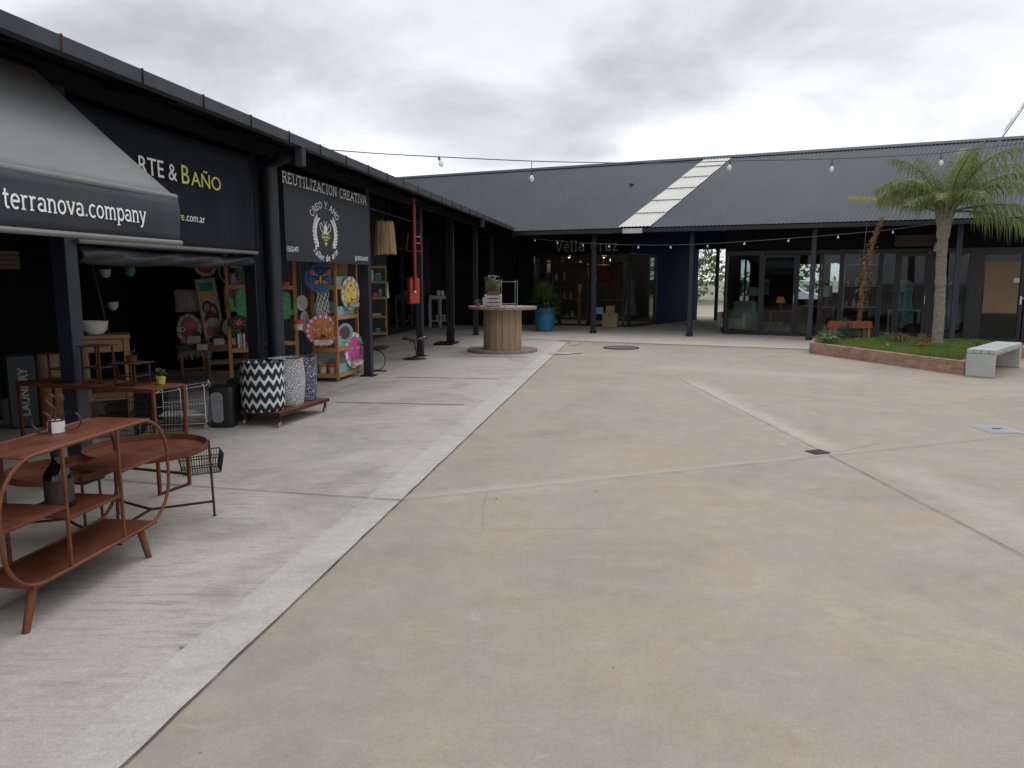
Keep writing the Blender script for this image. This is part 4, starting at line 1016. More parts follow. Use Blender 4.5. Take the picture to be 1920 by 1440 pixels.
for sy in (-1, 1): mb = MB(); mb.b(-.17, .17, sy * .16 - .015, sy * .16 + .015, .82, .95); mb.build('apron', 'brown_wood_flat', ws); mb = MB(); mb.b(-.17, .17, sy * .16 - .015, sy * .16 + .015, .3, .34); mb.build('rung', 'brown_wood_flat', ws)
bw = T('white_basin', 'wide white ceramic bowl basin on the tall wooden stool', 'basin', (-4.50, 8.06, 1.001))
mb = MB(); mb.lathe([(.05, 0), (.075, .004), (.115, .045), (.135, .14), (.140, .145), (.132, .145), (.108, .05), (0, .02)], 36); mb.build('bowl', 'white_ceramic', bw)
dw = T('brown_partition', 'dark brown wood partition behind the laundry hamper', 'partition', L(-6.4, -2.75), LR)
mb = MB(); mb.b(-1.6, 2.0, 0, .05, .0, 2.9); mb.build('panel', 'dark_panel_wood', dw, smooth=0)
for i, (u, z0, z1, w, lab) in enumerate(((-4.83, 1.60, 1.92, .45, 'left slatted wooden panel hung on the brown partition'), (-4.28, 1.70, 1.91, .50, 'right slatted wooden panel hung on the brown partition'))):
    t = T('slat_panel', lab, 'panel', L(u - .02, -2.69), LR)
    for q in range(4):
        h = (z1 - z0) / 4; mb = MB(); mb.b(-w / 2, w / 2, -.02, 0, z0 + q * h + .004, z0 + (q + 1) * h - .004); mb.build('slat', 'board_wood', t)

# white wire rack, black baskets, bins
wr = T('white_wire_rack', 'low white wire rack with a white tray beside the black bins', 'rack', (-3.54, 7.98, 0), R(12))
mb = MB(); x0, x1, y0, y1, H_ = -.26, .23, -.16, .16, .47
for y in (y0, y1):
    for x in (x0, x0 + .25, x1):
        mb.tube([(x, y, .06), (x, y, H_ - .04 * (x < 0)), (x - .02, y, H_ + .02 - .04 * (x < 0))], .0042, 6)
    mb.tube([(x0, y, H_ - .07), (x1, y, H_)], .0035, 6); mb.tube([(x0, y, .25), (x1, y, .28)], .003, 6); mb.tube([(x0, y, .06), (x1, y, .06)], .0035, 6)
for x in (x0, x1): mb.tube([(x, y0, .06), (x, y1, .06)], .005, 6); mb.tube([(x, y0, H_ - .01 if x > 0 else H_ - .07), (x, y1, H_ - .01 if x > 0 else H_ - .07)], .005, 6)
for q in range(14):
    y = y0 + (y1 - y0) * q / 13; mb.tube([(x1, y, .06), (x1, y, .28)], .0018, 5)
for q in range(18): x = x0 + (x1 - x0) * q / 17; mb.tube([(x, y1, .06), (x, y1, .26)], .0018, 5)
mb.build('frame', 'white_wire', wr)
mb = MB(); mb.b(x0 + .02, x1 - .01, y0 + .01, y1 - .01, .145, .16); mb.build('tray', 'white_paint', wr, bevel=.004)
for x, y in ((x0, y0), (x1, y0), (x0, y1), (x1, y1)):
    mb = MB(); mb.tube([(x, y - .008, .026), (x, y + .008, .026)], .026, 14); mb.bar((x, y, .02), (x, y, .066), .008); mb.build('caster', 'chrome', wr)
def wire_basket(loc, w, d, h, rz, label, mat='black_metal', n=16):
    t = T('wire_basket', label, 'basket', loc, rz)
    mb = MB()
    for z, k_ in ((h, 1.0), (h * .5, .92), (.006, .84)): mb.tube([(-w / 2 * k_, -d / 2 * k_, z), (w / 2 * k_, -d / 2 * k_, z), (w / 2 * k_, d / 2 * k_, z), (-w / 2 * k_, d / 2 * k_, z)], .0045, 5, True)
    mb.build('rings', mat, t)
    mb = MB()
    for q in range(n + 1):
        x = -.5 + q / n
        for sy in (-1, 1): mb.tube([(x * w, sy * d / 2, h), (x * w * .84, sy * d / 2 * .84, .006)], .0022, 4)
        mb.tube([(x * w * .84, -d / 2 * .84, .006), (x * w * .84, d / 2 * .84, .006)], .0022, 4)
    for q in range(int(n * .6) + 1):
        y = -.5 + q / int(n * .6)
        for sx in (-1, 1): mb.tube([(sx * w / 2, y * d, h), (sx * w / 2 * .84, y * d * .84, .006)], .0022, 4)
    mb.build('wires', mat, t)
wire_basket((-2.60, 6.08, 0), .34, .26, .16, .5, 'small black wire basket on the pavement under the tray table edge')
wire_basket((-3.62, 7.55, .0), .5, .32, .28, .35, 'black wire basket just left of the white rack')
wire_basket((-4.05, 7.6, .0), .5, .36, .36, .3, 'taller black wire basket behind the rusty side table')
wire_basket((-3.9, 8.25, .0), .46, .3, .5, .2, 'tallest black wire basket, furthest back beside the white rack')
bb = MB(); bb.b(-.3, .3, -.22, .22, 0, .40); t = T('dark_crate', 'dark crate in the shade behind the wire baskets', 'crate', (-4.35, 8.55, 0), .3)
mb = MB()
for q in range(4): mb.b(-.3, .3, -.225, -.205, q * .1 + .01, q * .1 + .085); mb.b(-.3, .3, .205, .225, q * .1 + .01, q * .1 + .085); mb.b(-.3, -.28, -.205, .205, q * .1 + .01, q * .1 + .085); mb.b(.28, .3, -.205, .205, q * .1 + .01, q * .1 + .085)
mb.b(-.28, .28, -.205, .205, .0, .02); mb.build('slats', 'dark_panel_wood', t)
def bin_(loc, rz, w, d, h, label, front):
    t = T('pedal_bin', label, 'bin', loc, rz)
    def ring(k_, z): return [(x * k_, y * k_, z) for x, y in [(a[0], a[1]) for a in rrect(-w / 2, w / 2, -d / 2, d / 2, .05, 5)]]
    mb = MB(); rs = [ring(.86, .0), ring(.9, .02), ring(1, h - .03)]; n = len(rs[0])
    mb.v = [p for r_ in rs for p in r_]
    for i in range(2):
        for j in range(n): mb.f.append([i * n + j, i * n + (j + 1) % n, (i + 1) * n + (j + 1) % n, (i + 1) * n + j]); mb.mi.append(0)
    mb.f.append(list(range(n - 1, -1, -1))); mb.mi.append(0)
    mb.build('body', 'bin_black', t)
    mb = MB(); rs = [ring(1.03, h - .035), ring(1.05, h - .02), ring(1.0, h), ring(.8, h + .012)]; mb.v = [p for r_ in rs for p in r_]
    for i in range(3):
        for j in range(n): mb.f.append([i * n + j, i * n + (j + 1) % n, (i + 1) * n + (j + 1) % n, (i + 1) * n + j]); mb.mi.append(0)
    mb.f.append(list(range(3 * n, 4 * n))); mb.mi.append(0); mb.build('lid', 'bin_black', t)
    if front:
        mb = MB(); pts = rrect(-w / 2 + .025, w / 2 - .105, .06, h - .05, .05, 6)
        mb.prism(pts, -d / 2 + .0, -d / 2 - .004, 'xz')
        for i, v in enumerate(mb.v): mb.v[i] = (v[0] * (.9 + .1 * v[2] / h), v[1] * (.9 + .1 * v[2] / h) - .003, v[2])
        mb.build('front_panel', 'bin_grey', t)
bin_((-3.13, 8.02, .004), R(4), .26, .27, .44, 'black pedal bin with a grey front panel beside the hamper trolley', True)
bin_((-3.10, 8.45, .004), R(5), .25, .28, .46, 'plain black pedal bin behind the grey fronted bin', False)

# hamper trolley with three fabric hampers
tro = Vector((-2.50, 7.93, 0)); trr = math.atan2(.963, .27)
tr_ = T('hamper_trolley', 'low rusty sheet trolley on casters carrying three fabric hampers', 'trolley', tro, trr)
mb = MB(); mb.b(0, 1.04, 0, .50, .148, .160); mb.build('deck', 'rust_orange', tr_, bevel=.003)
mb = MB(); mb.b(0, 1.04, -.006, 0, .125, .161); mb.b(0, 1.04, .5, .506, .125, .161); mb.b(-.006, 0, -.006, .506, .125, .161); mb.b(1.04, 1.046, -.006, .506, .125, .161); mb.build('edge_frame', 'rust_dark', tr_)
for x, y in ((.03, .03), (1.0, .03), (.03, .47), (1.0, .47)):
    mb = MB(); mb.bar((x, y, .055), (x, y, .148), .022); c = mb.build('leg', 'rust_dark', tr_)
    mb = MB(); mb.tube([(x - .02, y - .012, .028), (x - .02, y + .012, .028)], .028, 16); mb.bar((x - .004, y - .016, .062), (x - .022, y - .016, .028), .006, .02); mb.bar((x - .004, y + .016, .062), (x - .022, y + .016, .028), .006, .02); mb.build('caster', 'chrome', c)
def hamper(x, y, r, h, mat, label, top=None, seed=1):
    loc = tro + Matrix.Rotation(trr, 3, 'Z') @ Vector((x, y, .161))
    t = T('fabric_hamper', label, 'hamper', loc, 0, 'fabric hampers on the rusty trolley'); q = random.Random(seed)
    ph = [q.uniform(0, 6) for _ in range(4)]
    wob = lambda a, i: 1 + .022 * math.sin(3 * a + ph[0] + i * .5) + .014 * math.sin(5 * a + ph[1] - i * .7) + .008 * math.sin(11 * a + ph[2])
    prof = [(r * .90, 0), (r * .95, .02)] + [(r * (.96 + .04 * math.sin(k_ / 9 * 3.1)), .02 + (h - .05) * k_ / 9) for k_ in range(1, 10)] + [(r * .99, h), (r * .96, h - .003), (r * .94, h - .08), (r * .93, h * .5)]
    mb = MB(); mb.lathe(prof, 48, wob=wob); mb.f.pop(); mb.mi.pop(); mb.build('cloth', mat, t, smooth=60)
    mb = MB(); mb.tube([(r * .975 * wob(a * .1309, 11) * math.cos(a * .1309), r * .975 * wob(a * .1309, 11) * math.sin(a * .1309), h + .001) for a in range(48)], .006, 6, True); mb.build('rim', top or mat, t)
    mb = MB(); mb.lathe([(0, .05), (r * .9, .05)], 24); mb.build('base', 'bin_black', t)
    return t
hamper(.15, .30, .235, .535, 'zigzag_cloth', 'black and white zigzag fabric hamper, nearest on the trolley', 'bin_black', 3)
hamper(.55, .25, .195, .53, 'ikat_cloth', 'pale grey patterned fabric hamper in the middle of the trolley', None, 5)
hamper(.86, .25, .18, .515, 'scribble_cloth', 'dark purple scribble patterned hamper, furthest on the trolley', None, 8)

# ================================================================== CRAFT DISPLAYS between the posts
def shelf_unit(name, label, loc, rz, w, d, h, zs, pm='orange_pine', fm='orange_pine_flat', pw_=.045, back=None):
    t = T(name, label, 'shelf', loc, rz)
    for x in (0, w - pw_):
        for y in (0, d - pw_):
            mb = MB(); mb.b(x, x + pw_, y, y + pw_, .03 if zs[0] < .12 else 0, h); mb.build('post', pm, t, bevel=.003)
    for z in zs:
        mb = MB(); mb.b(.002, w - .002, .002, d - .002, z + .012, z + .028); mb.b(pw_, w - pw_, -.004, .016, z - .03, z + .03); mb.b(pw_, w - pw_, d - .016, d + .004, z - .03, z + .03)
        mb.b(-.004, .016, pw_, d - pw_, z - .03, z + .03); mb.b(w - .016, w + .004, pw_, d - pw_, z - .03, z + .03); mb.build('shelf', fm, t, bevel=.002)
    if back:
        for z0, z1 in back: mb = MB(); mb.b(pw_, w - pw_, d - .05, d - .035, z0, z1); mb.build('back_board', 'teal_board', t)
    return t
def board(name, label, cat, loc, rz, rx, rz_, base, tilt=0, t=.02):
    o = T(name, label, cat, loc, rz); o.rotation_euler = (R(tilt), 0, rz)
    mb = MB(base); mb.ell(0, 0, rx, rz_, t, t, 44)
    return o, mb
def scallop(mb, rx, rz_, n, r, y, m1, m2=None):
    for i in range(n):
        a = 2 * math.pi * i / n; mb.use(m1 if (i % 2 == 0 or not m2) else m2); mb.ell(rx * math.cos(a), rz_ * math.sin(a), r, r * .55, y, .0016 + .0003 * (i % 2), 10, rot=math.degrees(a))
def eyes(mb, dx, z, s, y, iris='p_green'):
    for sx in (-1, 1):
        mb.use('p_white'); mb.ell(sx * dx, z, s, s * .5, y, .002, 16); mb.use(iris); mb.ell(sx * dx, z, s * .42, s * .42, y - .002, .0012, 14)
        mb.use('p_black'); mb.ell(sx * dx, z, s * .18, s * .18, y - .0034, .001, 10); mb.ribbon([(sx * (dx - s), z), (sx * dx, z + s * .55), (sx * (dx + s), z)], s * .14, y - .0035, .0008)
        mb.ribbon([(sx * (dx - s * .9), z + s * .8), (sx * dx, z + s * 1.25), (sx * (dx + s * 1.1), z + s * .95)], s * .12, y, .0012)
# shelf two, beside the second post
s2o = Vector((-2.69, 11.50, .004)); s2r = LR
s2 = shelf_unit('craft_shelf', 'orange pine craft shelf on feet between the second and third posts', s2o, s2r, .92, .42, 1.98, [.09, .50, .99, 1.46], back=[(.12, .30), (.55, .76), (1.03, 1.22), (1.50, 1.66)])
mb = MB()
for z0, z1 in ((.115, .26), (.53, .70), (1.02, 1.16), (1.49, 1.63)): mb.b(.05, .87, .05, .066, z0, z1)
mb.build('front_board', 'teal_board', s2)
mb = MB(); mb.b(.02, .9, .16, .19, 1.5, 1.95); mb.build('plank', 'brown_wood', s2)
def S2(x, y, z): return s2o + Matrix.Rotation(s2r, 3, 'Z') @ Vector((x, y, z))
CAMR = R(13)
o, mb = board('butterfly_tray', 'round blue tray painted with a butterfly, hung high on the craft shelf', 'tray', S2(-.05, .22, 1.60), CAMR, .235, .225, 'p_blue')
mb.use('p_navy'); mb.ell(0, 0, .19, .18, 0, .0012)
mb.use('p_blue'); mb.ell(0, -.02, .175, .15, -.0012, .0008)
for sx in (-1, 1):
    mb.use('p_navy'); mb.ell(sx * .085, .075, .10, .066, -.002, .0012, 20, rot=sx * 38); mb.ell(sx * .06, -.06, .068, .052, -.002, .0014, 20, rot=-sx * 35)
    mb.use('p_pink'); mb.ell(sx * .12, .085, .05, .036, -.0035, .001, 16, rot=sx * 65); mb.use('p_orange'); mb.ell(sx * .065, -.065, .045, .032, -.0035, .001, 16, rot=-sx * 35)
    mb.use('p_red'); mb.ell(sx * .12, .085, .026, .018, -.0046, .001, 12, rot=sx * 65); mb.use('p_teal'); mb.ell(sx * .06, .05, .03, .02, -.0046, .001, 12, rot=sx * 30)
    mb.use('p_black'); mb.ribbon([(sx * .006, .06), (sx * .02, .11), (sx * .035, .125)], .006, -.003)
mb.use('p_yellow'); mb.ell(0, -.01, .013, .075, -.004, .0012, 14); mb.use('p_black'); mb.ell(0, .06, .014, .016, -.0052, .001, 12)
mb.build('disc', None, o, smooth=30)
o, mb = board('sun_face_planter', 'round orange sun face planter with pink scalloped rim, on the craft shelf end', 'planter', S2(-.055, .22, .80), CAMR, .245, .245, 'p_magenta')
scallop(mb, .215, .215, 34, .034, 0, 'p_pink', 'p_white'); mb.use('p_purple'); mb.ell(0, 0, .192, .192, 0, .0026)
mb.use('p_orange'); mb.ell(0, 0, .184, .184, -.0026, .0012, 40); eyes(mb, .085, .03, .042, -.004)
mb.use('p_red'); mb.ell(-.11, -.06, .03, .03, -.004, .0008); mb.ell(.11, -.06, .03, .03, -.004, .0008); mb.ell(0, -.115, .036, .016, -.004, .0008)
mb.use('p_brown'); mb.ribbon([(-.012, .08), (-.01, -.02), (-.03, -.06), (0, -.075), (.03, -.06)], .008, -.004); mb.ell(0, -.075, .03, .022, -.0052, .0008)
mb.build('disc', None, o, smooth=30)
mb = MB(); mb.b(-.13, .12, -.10, -.002, -.215, -.135); mb.build('box', 'p_cream', o, bevel=.004)
mb = MB(); text(mb, 'GUADALUPE', .032, -.005, -.19, -.1005, 'CENTER'); mb.build('box_lettering', 'p_darkgreen', o, smooth=0) if False else None
mb = MB(); leafball(mb, (0, -.05, -.125), .1, .02, 30, .05, .025, rnd); mb.build('foliage', 'leaf_dark', o, smooth=0)
def face_oval(name, label, loc, rz, rx, rzz, cface, rim, boxm, lower='p_brown'):
    o, mb = board(name, label, 'planter', loc, rz, rx, rzz, rim)
    scallop(mb, rx * .87, rzz * .88, 22, rx * .13, 0, 'p_white', 'p_pink'); mb.use('p_teal'); mb.ell(0, 0, rx * .76, rzz * .78, 0, .0026); mb.use(cface); mb.ell(0, 0, rx * .70, rzz * .73, -.0026, .0012)
    eyes(mb, rx * .33, rzz * .15, rx * .17, -.004); mb.use('p_red'); mb.ell(0, rzz * .48, rx * .14, rzz * .09, -.004, .0012, 14); mb.ell(0, -rzz * .28, rx * .12, rzz * .04, -.004, .001, 12)
    mb.use(lower); mb.ribbon([(0, rzz * .1), (-.012, -rzz * .1), (.012, -rzz * .12)], .008, -.004)
    mb.build('disc', None, o, smooth=30)
    mb = MB(); mb.b(-rx * .5, rx * .5, -.08, -.002, -rzz * .82, -rzz * .56); mb.build('box', boxm, o, bevel=.004)
    mb = MB(); leafball(mb, (0, -.04, -rzz * .5), rx * .36, .03, 40, .05, .022, rnd); mb.build('foliage', 'leaf_olive', o, smooth=0)
face_oval('yellow_face_planter', 'oval yellow face wall planter on the plaza side of the craft shelf', S2(.52, -.03, 1.36), s2r - .25, .24, .26, 'p_yellow', 'p_cream', 'p_grey')
face_oval('pink_face_planter', 'oval pink face wall planter low on the plaza side of the craft shelf', S2(.62, -.03, .44), s2r - .25, .25, .29, 'p_magenta', 'p_white', 'p_cream')
o, mb = board('mirror_ring', 'grey rimmed oval mirror ring standing between the two face planters', 'mirror', S2(.38, .02, .74), s2r - .3, .19, .15, 'p_grey'); mb.use('p_teal'); mb.ell(0, 0, .16, .12, 0, .002); mb.use('p_brown'); mb.ell(-.02, 0, .13, .10, -.002, .001); mb.build('disc', None, o, smooth=30)
for i, (x, y, z, c) in enumerate(((.10, .14, .12, 'p_red'), (.10, .30, .12, 'p_orange'), (.34, .2, .12, 'p_red'))):
    t = T('painted_pot', ['red rimmed white pot at the left on the lowest craft shelf', 'orange rimmed pot at the right on the lowest craft shelf', 'red rimmed pot deeper on the lowest craft shelf'][i], 'pot', S2(x, y, z), 0, 'painted pots on the craft shelf')
    mb = MB(); mb.lathe([(.05, 0), (.068, .1)], 20); mb.build('body', 'p_cream', t); mb = MB(); mb.lathe([(.07, .1), (.073, .105), (.074, .15), (.066, .15), (.06, .1), (0, .1)], 20); mb.build('rim', c, t)
t = T('macrame_hanging', 'cream macrame knotted hanging between the butterfly tray and sun face', 'macrame', S2(-.02, .21, 1.38), CAMR)
mb = MB()
for i in range(9):
    x = -.08 + i * .02; pts = [(x + .012 * math.sin(k_ * 1.7 + i * 2.4), -.012 * math.cos(k_ * 1.7 + i), -k_ * .04) for k_ in range(11 - abs(i - 4) // 2)]
    mb.tube(pts, .008, 5)
mb.build('cords', 'macrame', t)
mb = MB(); mb.tube([(-.1, 0, .005), (.1, 0, .005)], .008, 8); mb.build('rod', 'brown_wood', t)
for i, (dx, z, rx_, rz2) in enumerate(((-.36, 1.22, .085, .12), (-.33, .93, .07, .17))):
    o, mb = board('white_plaque', ['upper round white plaque in the gap left of the craft shelf', 'lower long white plaque in the gap left of the craft shelf'][i], 'plaque', S2(0.1, .22, z) + Vector((dx, 0, 0)), CAMR + .3, rx_, rz2, 'p_white'); mb.use('p_cream'); mb.ell(0, 0, rx_ * .7, rz2 * .7, 0, .0015); mb.build('disc', None, o)
    mb = MB(); mb.tube([(0, .01, rz2), (0, .01, 2.6 - z if i == 0 else .2)], .003, 4); mb.build('cord', 'macrame', o)

# shelf one, left of the thick post
s1o = Vector((-4.02, 10.55, .004)); s1r = R(19)
s1 = shelf_unit('pine_shelf', 'orange pine shelf with green cactus cutouts, left of the thick downpipe', s1o, s1r, .44, .38, 1.95, [.10, .58, .98, 1.48])
def S1(x, y, z): return s1o + Matrix.Rotation(s1r, 3, 'Z') @ Vector((x, y, z))
def cactus(name, label, loc, rz, h, mat, dots='p_cream'):
    o = T(name, label, 'cutout', loc, rz)
    mb = MB(mat); w = h * .2
    mb.prism([(x, z) for x, z in rrect(-w, w, 0, h, w * .95, 8)], 0, .018, 'xz')
    for sx, z0 in ((-1, .32), (1, .22)):
        xa = sx * w * 1.6; pts = [(sx * w * .8, z0 * h), (xa * .95, z0 * h + .01), (xa * 1.15, z0 * h + .05), (xa * 1.15, (z0 + .34) * h)]
        mb.ribbon(pts, h * .14, .0, .006); mb.ell(xa * 1.15, (z0 + .34) * h, h * .07, h * .07, -.0, .0062, 14)
    mb.use(dots)
    for i in range(12): q = random.Random(i); mb.ell(q.uniform(-w * .7, w * .7), q.uniform(.1, .9) * h, .004, .009, -.0062, .0008, 6)
    mb.build('cutout', None, o, smooth=0)
cactus('green_cactus', 'bright green cactus cutout on the middle of the pine shelf', S1(.23, -.03, 1.02), s1r, .44, 'p_green')
cactus('pale_cactus', 'small dark cactus cutout on the top level of the pine shelf', S1(.30, .02, 1.52), s1r, .32, 'p_darkgreen')
o, mb = board('flower_plate', 'black round plate painted with a red flower on the pine shelf', 'plate', S1(.16, -.05, .98), s1r, .15, .10, 'p_black')
mb.use('p_red'); 
for a in range(0, 360, 60): mb.ell(.03 * math.cos(R(a)), .022 * math.sin(R(a)), .024, .018, 0, .0014 + .0002 * (a % 120 == 0), 12)
mb.use('p_darkgreen')
for a in range(0, 360, 40): mb.ell(.105 * math.cos(R(a)), .068 * math.sin(R(a)), .014, .008, 0, .0012, 8, rot=a)
mb.use('p_pink'); 
for a in range(20, 380, 60): mb.ell(.075 * math.cos(R(a)), .05 * math.sin(R(a)), .01, .01, 0, .0016, 8)
mb.build('disc', None, o, smooth=30)
o = T('yellow_cactus', 'tall lime yellow cutout with dark leaves, low on the pine shelf', 'cutout', S1(.33, -.02, .13), s1r)
mb = MB('p_lime'); mb.prism([(-.085, 0), (.09, 0), (.09, .62), (.05, .60), (-.02, .5), (-.05, .30)], 0, .018, 'xz'); mb.use('p_black'); mb.prism([(-.06, .20), (.01, .19), (.06, .23), (0, .25)], -.002, -.0005, 'xz'); mb.prism([(-.05, .42), (.03, .38), (.05, .44), (0, .5)], -.002, -.0005, 'xz'); mb.build('cutout', None, o, smooth=0)
t = T('book_stack', 'few upright books on the lower pine shelf', 'books', S1(.10, .08, .61), s1r)
x = 0
for i, (w_, h_, c_) in enumerate(((.03, .21, 'p_black'), (.022, .2, 'p_white'), (.03, .22, 'p_grey'), (.025, .19, 'p_purple'), (.02, .2, 'p_white'))):
    mb = MB(); mb.b(x, x + w_ - .002, 0, .15, 0, h_); mb.build('book', c_, t); x += w_
t = T('framed_card', 'small black card with a thin white outline on top of the pine shelf', 'card', S1(.16, -.02, 1.80), s1r)
mb = MB('p_black'); mb.b(-.09, .09, 0, .01, -.06, .07); mb.use('p_white'); mb.ribbon(rrect(-.075, .075, -.045, .055, .003, 1) + [(.075, -.045)], .007, 0); mb.build('panel', None, t, smooth=0)
for i, (x, y, z, c, lab) in enumerate(((.1, .15, 1.52, 'grey_paint', 'grey tin on the top level of the pine shelf'), (.12, .15, .14, 'p_darkgreen', 'dark pot at the foot of the pine shelf'))):
    t = T('tin_pot', lab, 'pot', S1(x, y, z), 0); mb = MB(); mb.lathe([(.05, 0), (.06, .14), (.064, .145), (.056, .145), (.05, .03), (0, .03)], 18); mb.build('body', c, t)
    mb = MB(); leafball(mb, (0, 0, .18), .06, .06, 50, .07, .025, rnd); mb.build('foliage', 'leaf_green', t, smooth=0)

# post shelf just right of the thick downpipe
s3o = Vector((-3.52, 11.35, .004))
s3 = shelf_unit('slim_shelf', 'slim orange pine shelf seen just right of the thick downpipe', s3o, R(17), .26, .34, 1.95, [.12, .62, 1.10, 1.46], 'orange_pine', pw_=.05)
def S3(x, y, z): return s3o + Matrix.Rotation(R(17), 3, 'Z') @ Vector((x, y, z))
cactus('light_green_cactus', 'pale green cactus cutout leaning on the slim shelf', S3(.08, -.03, .98), R(17), .42, 'p_green', 'p_white')
t = T('red_pot', 'white pot with a painted red rim on the slim shelf', 'pot', S3(.26, -.08, .82), 0); mb = MB(); mb.lathe([(.06, 0), (.078, .09)], 20); mb.build('body', 'p_cream', t); mb = MB(); mb.lathe([(.08, .09), (.086, .15), (.076, .15), (.07, .1), (0, .1)], 20); mb.build('rim', 'p_red', t)
mb = MB(); mb.bar((0, .05, .02), (0, .15, .02), .03); mb.build('bracket', 'brown_wood', t)
t = T('red_dish', 'small red dish on the upper slim shelf', 'dish', S3(.1, .02, 1.49), 0); mb = MB(); mb.lathe([(.04, 0), (.08, .05), (.074, .05), (0, .02)], 20); mb.build('bowl', 'p_red', t)

# chair with fleece, bench, cushions and painted boards deeper in the arcade
ch = T('fleece_chair', 'wooden chair with a shaggy grey fleece over its seat', 'chair', (-5.10, 11.95, .004), R(24))
mb = MB(); mb.b(-.22, .22, -.2, .22, .43, .46); mb.build('seat', 'brown_wood_flat', ch, bevel=.01)
for sx in (-1, 1):
    mb = MB(); mb.tube([(sx * .19, -.17, .43), (sx * .2, -.2, .2), (sx * .19, -.17, 0)], [.024, .02, .017], 10); mb.build('leg', 'grey_wood', ch)
    mb = MB(); mb.tube([(sx * .19, .19, 0), (sx * .2, .2, .45), (sx * .19, .26, 1.0)], [.018, .022, .018], 10); mb.build('leg', 'brown_wood', ch)
mb = MB(); mb.b(-.19, .19, .23, .255, .78, .95); mb.b(-.19, .19, .21, .235, .55, .63); mb.build('backrest', 'brown_wood_flat', ch)
mb = MB(); mb.bar((-.19, -.17, .18), (.19, -.17, .18), .02); mb.build('stretcher', 'brown_wood_flat', ch)
fl = T('fleece_throw', 'shaggy grey brown fleece draped on the wooden chair seat', 'throw', (-5.10, 11.95, .464), R(24))
mb = MB(); q = random.Random(5)
for i in range(900):
    x, y = q.uniform(-.25, .25), q.uniform(-.26, .2); front = y < -.2
    d = (q.uniform(-.4, .4), -1 if front else q.uniform(-.6, .3), -1.2 if front else .4)
    mb.leaf((x, max(y, -.21), q.uniform(0, .03) if not front else q.uniform(-.06, .03)), d, (0, 0, 1), q.uniform(.05, .11), .014, .5)
for sx in (-1, 1):
    for i in range(120): mb.leaf((sx * .24, q.uniform(-.2, .2), q.uniform(-.08, .02)), (sx * .3, q.uniform(-.3, .3), -1), (sx, 0, 0), q.uniform(.06, .1), .014, .3)
mb.build('wool', 'fur', fl, smooth=0)
wb = T('wooden_bench', 'plain brown wooden bench behind the fleece chair', 'bench', (-4.62, 12.22, .004), R(30))
mb = MB(); mb.b(-.45, .55, -.17, .17, .50, .545); mb.build('seat', 'brown_wood_flat', wb, bevel=.005)
for x in (-.4, .45):
    for y in (-.13, .13): mb = MB(); mb.b(x - .025, x + .025, y - .025, y + .025, 0, .5); mb.build('leg', 'brown_wood', wb)
for y in (-.13, .13): mb = MB(); mb.b(-.375, .425, y - .014, y + .014, .22, .27); mb.build('stretcher', 'brown_wood_flat', wb); mb = MB(); mb.b(-.375, .425, y - .016, y + .016, .43, .5); mb.build('apron', 'brown_wood_flat', wb)
tb = T('painted_long_board', 'tall leaning board painted with two dark haired figures above flowers', 'painting', (-4.78, 12.05, .55), R(20)); tb.rotation_euler = (R(-7), R(-7), R(20))
mb = MB('p_cream'); mb.b(-.15, .15, 0, .02, 0, 1.06); mb.use('p_teal'); mb.b(-.11, .11, -.0015, 0, .86, 1.0); mb.use('p_yellow'); mb.b(-.11, .11, -.0015, 0, .74, .858)
mb.use('p_brown'); mb.ell(-.03, .60, .085, .11, 0, .0022); mb.ell(.06, .50, .06, .16, 0, .0026); mb.ell(-.01, .42, .1, .1, 0, .003)
mb.use('p_skin'); mb.ell(-.045, .60, .045, .065, -.003, .0012); mb.ell(.045, .55, .035, .06, -.003, .0014, rot=15)
mb.use('p_cream'); mb.ell(0, .36, .09, .07, -.003, .001); mb.use('p_pink'); mb.ell(-.05, .22, .07, .09, 0, .0016); mb.ell(.06, .20, .06, .06, 0, .002); mb.use('p_green'); mb.ell(0, .28, .03, .09, 0, .0026); mb.use('p_brown'); mb.ell(0, .07, .1, .06, 0, .002)
mb.build('board', None, tb, smooth=0)
mb = MB(); mb.b(-.16, -.145, -.012, .022, 0, 1.07); mb.b(.145, .16, -.012, .022, 0, 1.07); mb.b(-.145, .145, -.012, .022, 1.055, 1.07); mb.build('frame', 'grey_wood', tb)
def slice_plate(label, loc, rz, r, tilt, oval=1.0):
    o, mb = board('watermelon_plate', label, 'plate', loc, rz, r * oval, r, 'p_cream', tilt); scallop(mb, r * oval * .93, r * .93, 26, r * .09, 0, 'p_green', 'p_cream')
    mb.use('p_red'); mb.ell(0, r * .05, r * .74 * oval, r * .74, 0, .0024, 30); mb.use('p_black')
    return o, mb
o, mb = slice_plate('round watermelon plate with scalloped edge hung above the painted board', (-4.93, 12.15, 1.80), R(22), .17, 0)
for i in range(14): q = random.Random(i); mb.ell(q.uniform(-.08, .08), q.uniform(-.05, .1), .004, .007, -.0024, .0008, 6)
mb.build('disc', None, o, smooth=30)
mb = MB(); mb.tube([(0, .01, .16), (0, .01, 1.3)], .003, 4); mb.build('cord', 'macrame', o)
mb = MB(); mb.leaf((-.06, -.01, -.15), (0, 0, -1), (0, 1, 0), .14, .05); mb.build('tassel', 'p_orange', o, smooth=0)
o, mb = slice_plate('leaning oval pink watermelon plate with one eye, on the fleece chair', (-5.12, 11.85, .80), R(20), .25, -14, .72)
mb.use('p_white'); mb.ell(-.1, 0, .05, .035, -.003, .0012); mb.use('p_teal'); mb.ell(-.095, 0, .025, .025, -.0045, .001); mb.use('p_black'); mb.ell(-.095, 0, .012, .012, -.0058, .0008)
mb.use('p_pink'); mb.ell(.02, .08, .09, .08, -.0026, .0008); mb.use('p_darkgreen'); mb.ell(.1, -.08, .07, .05, -.003, .0012)
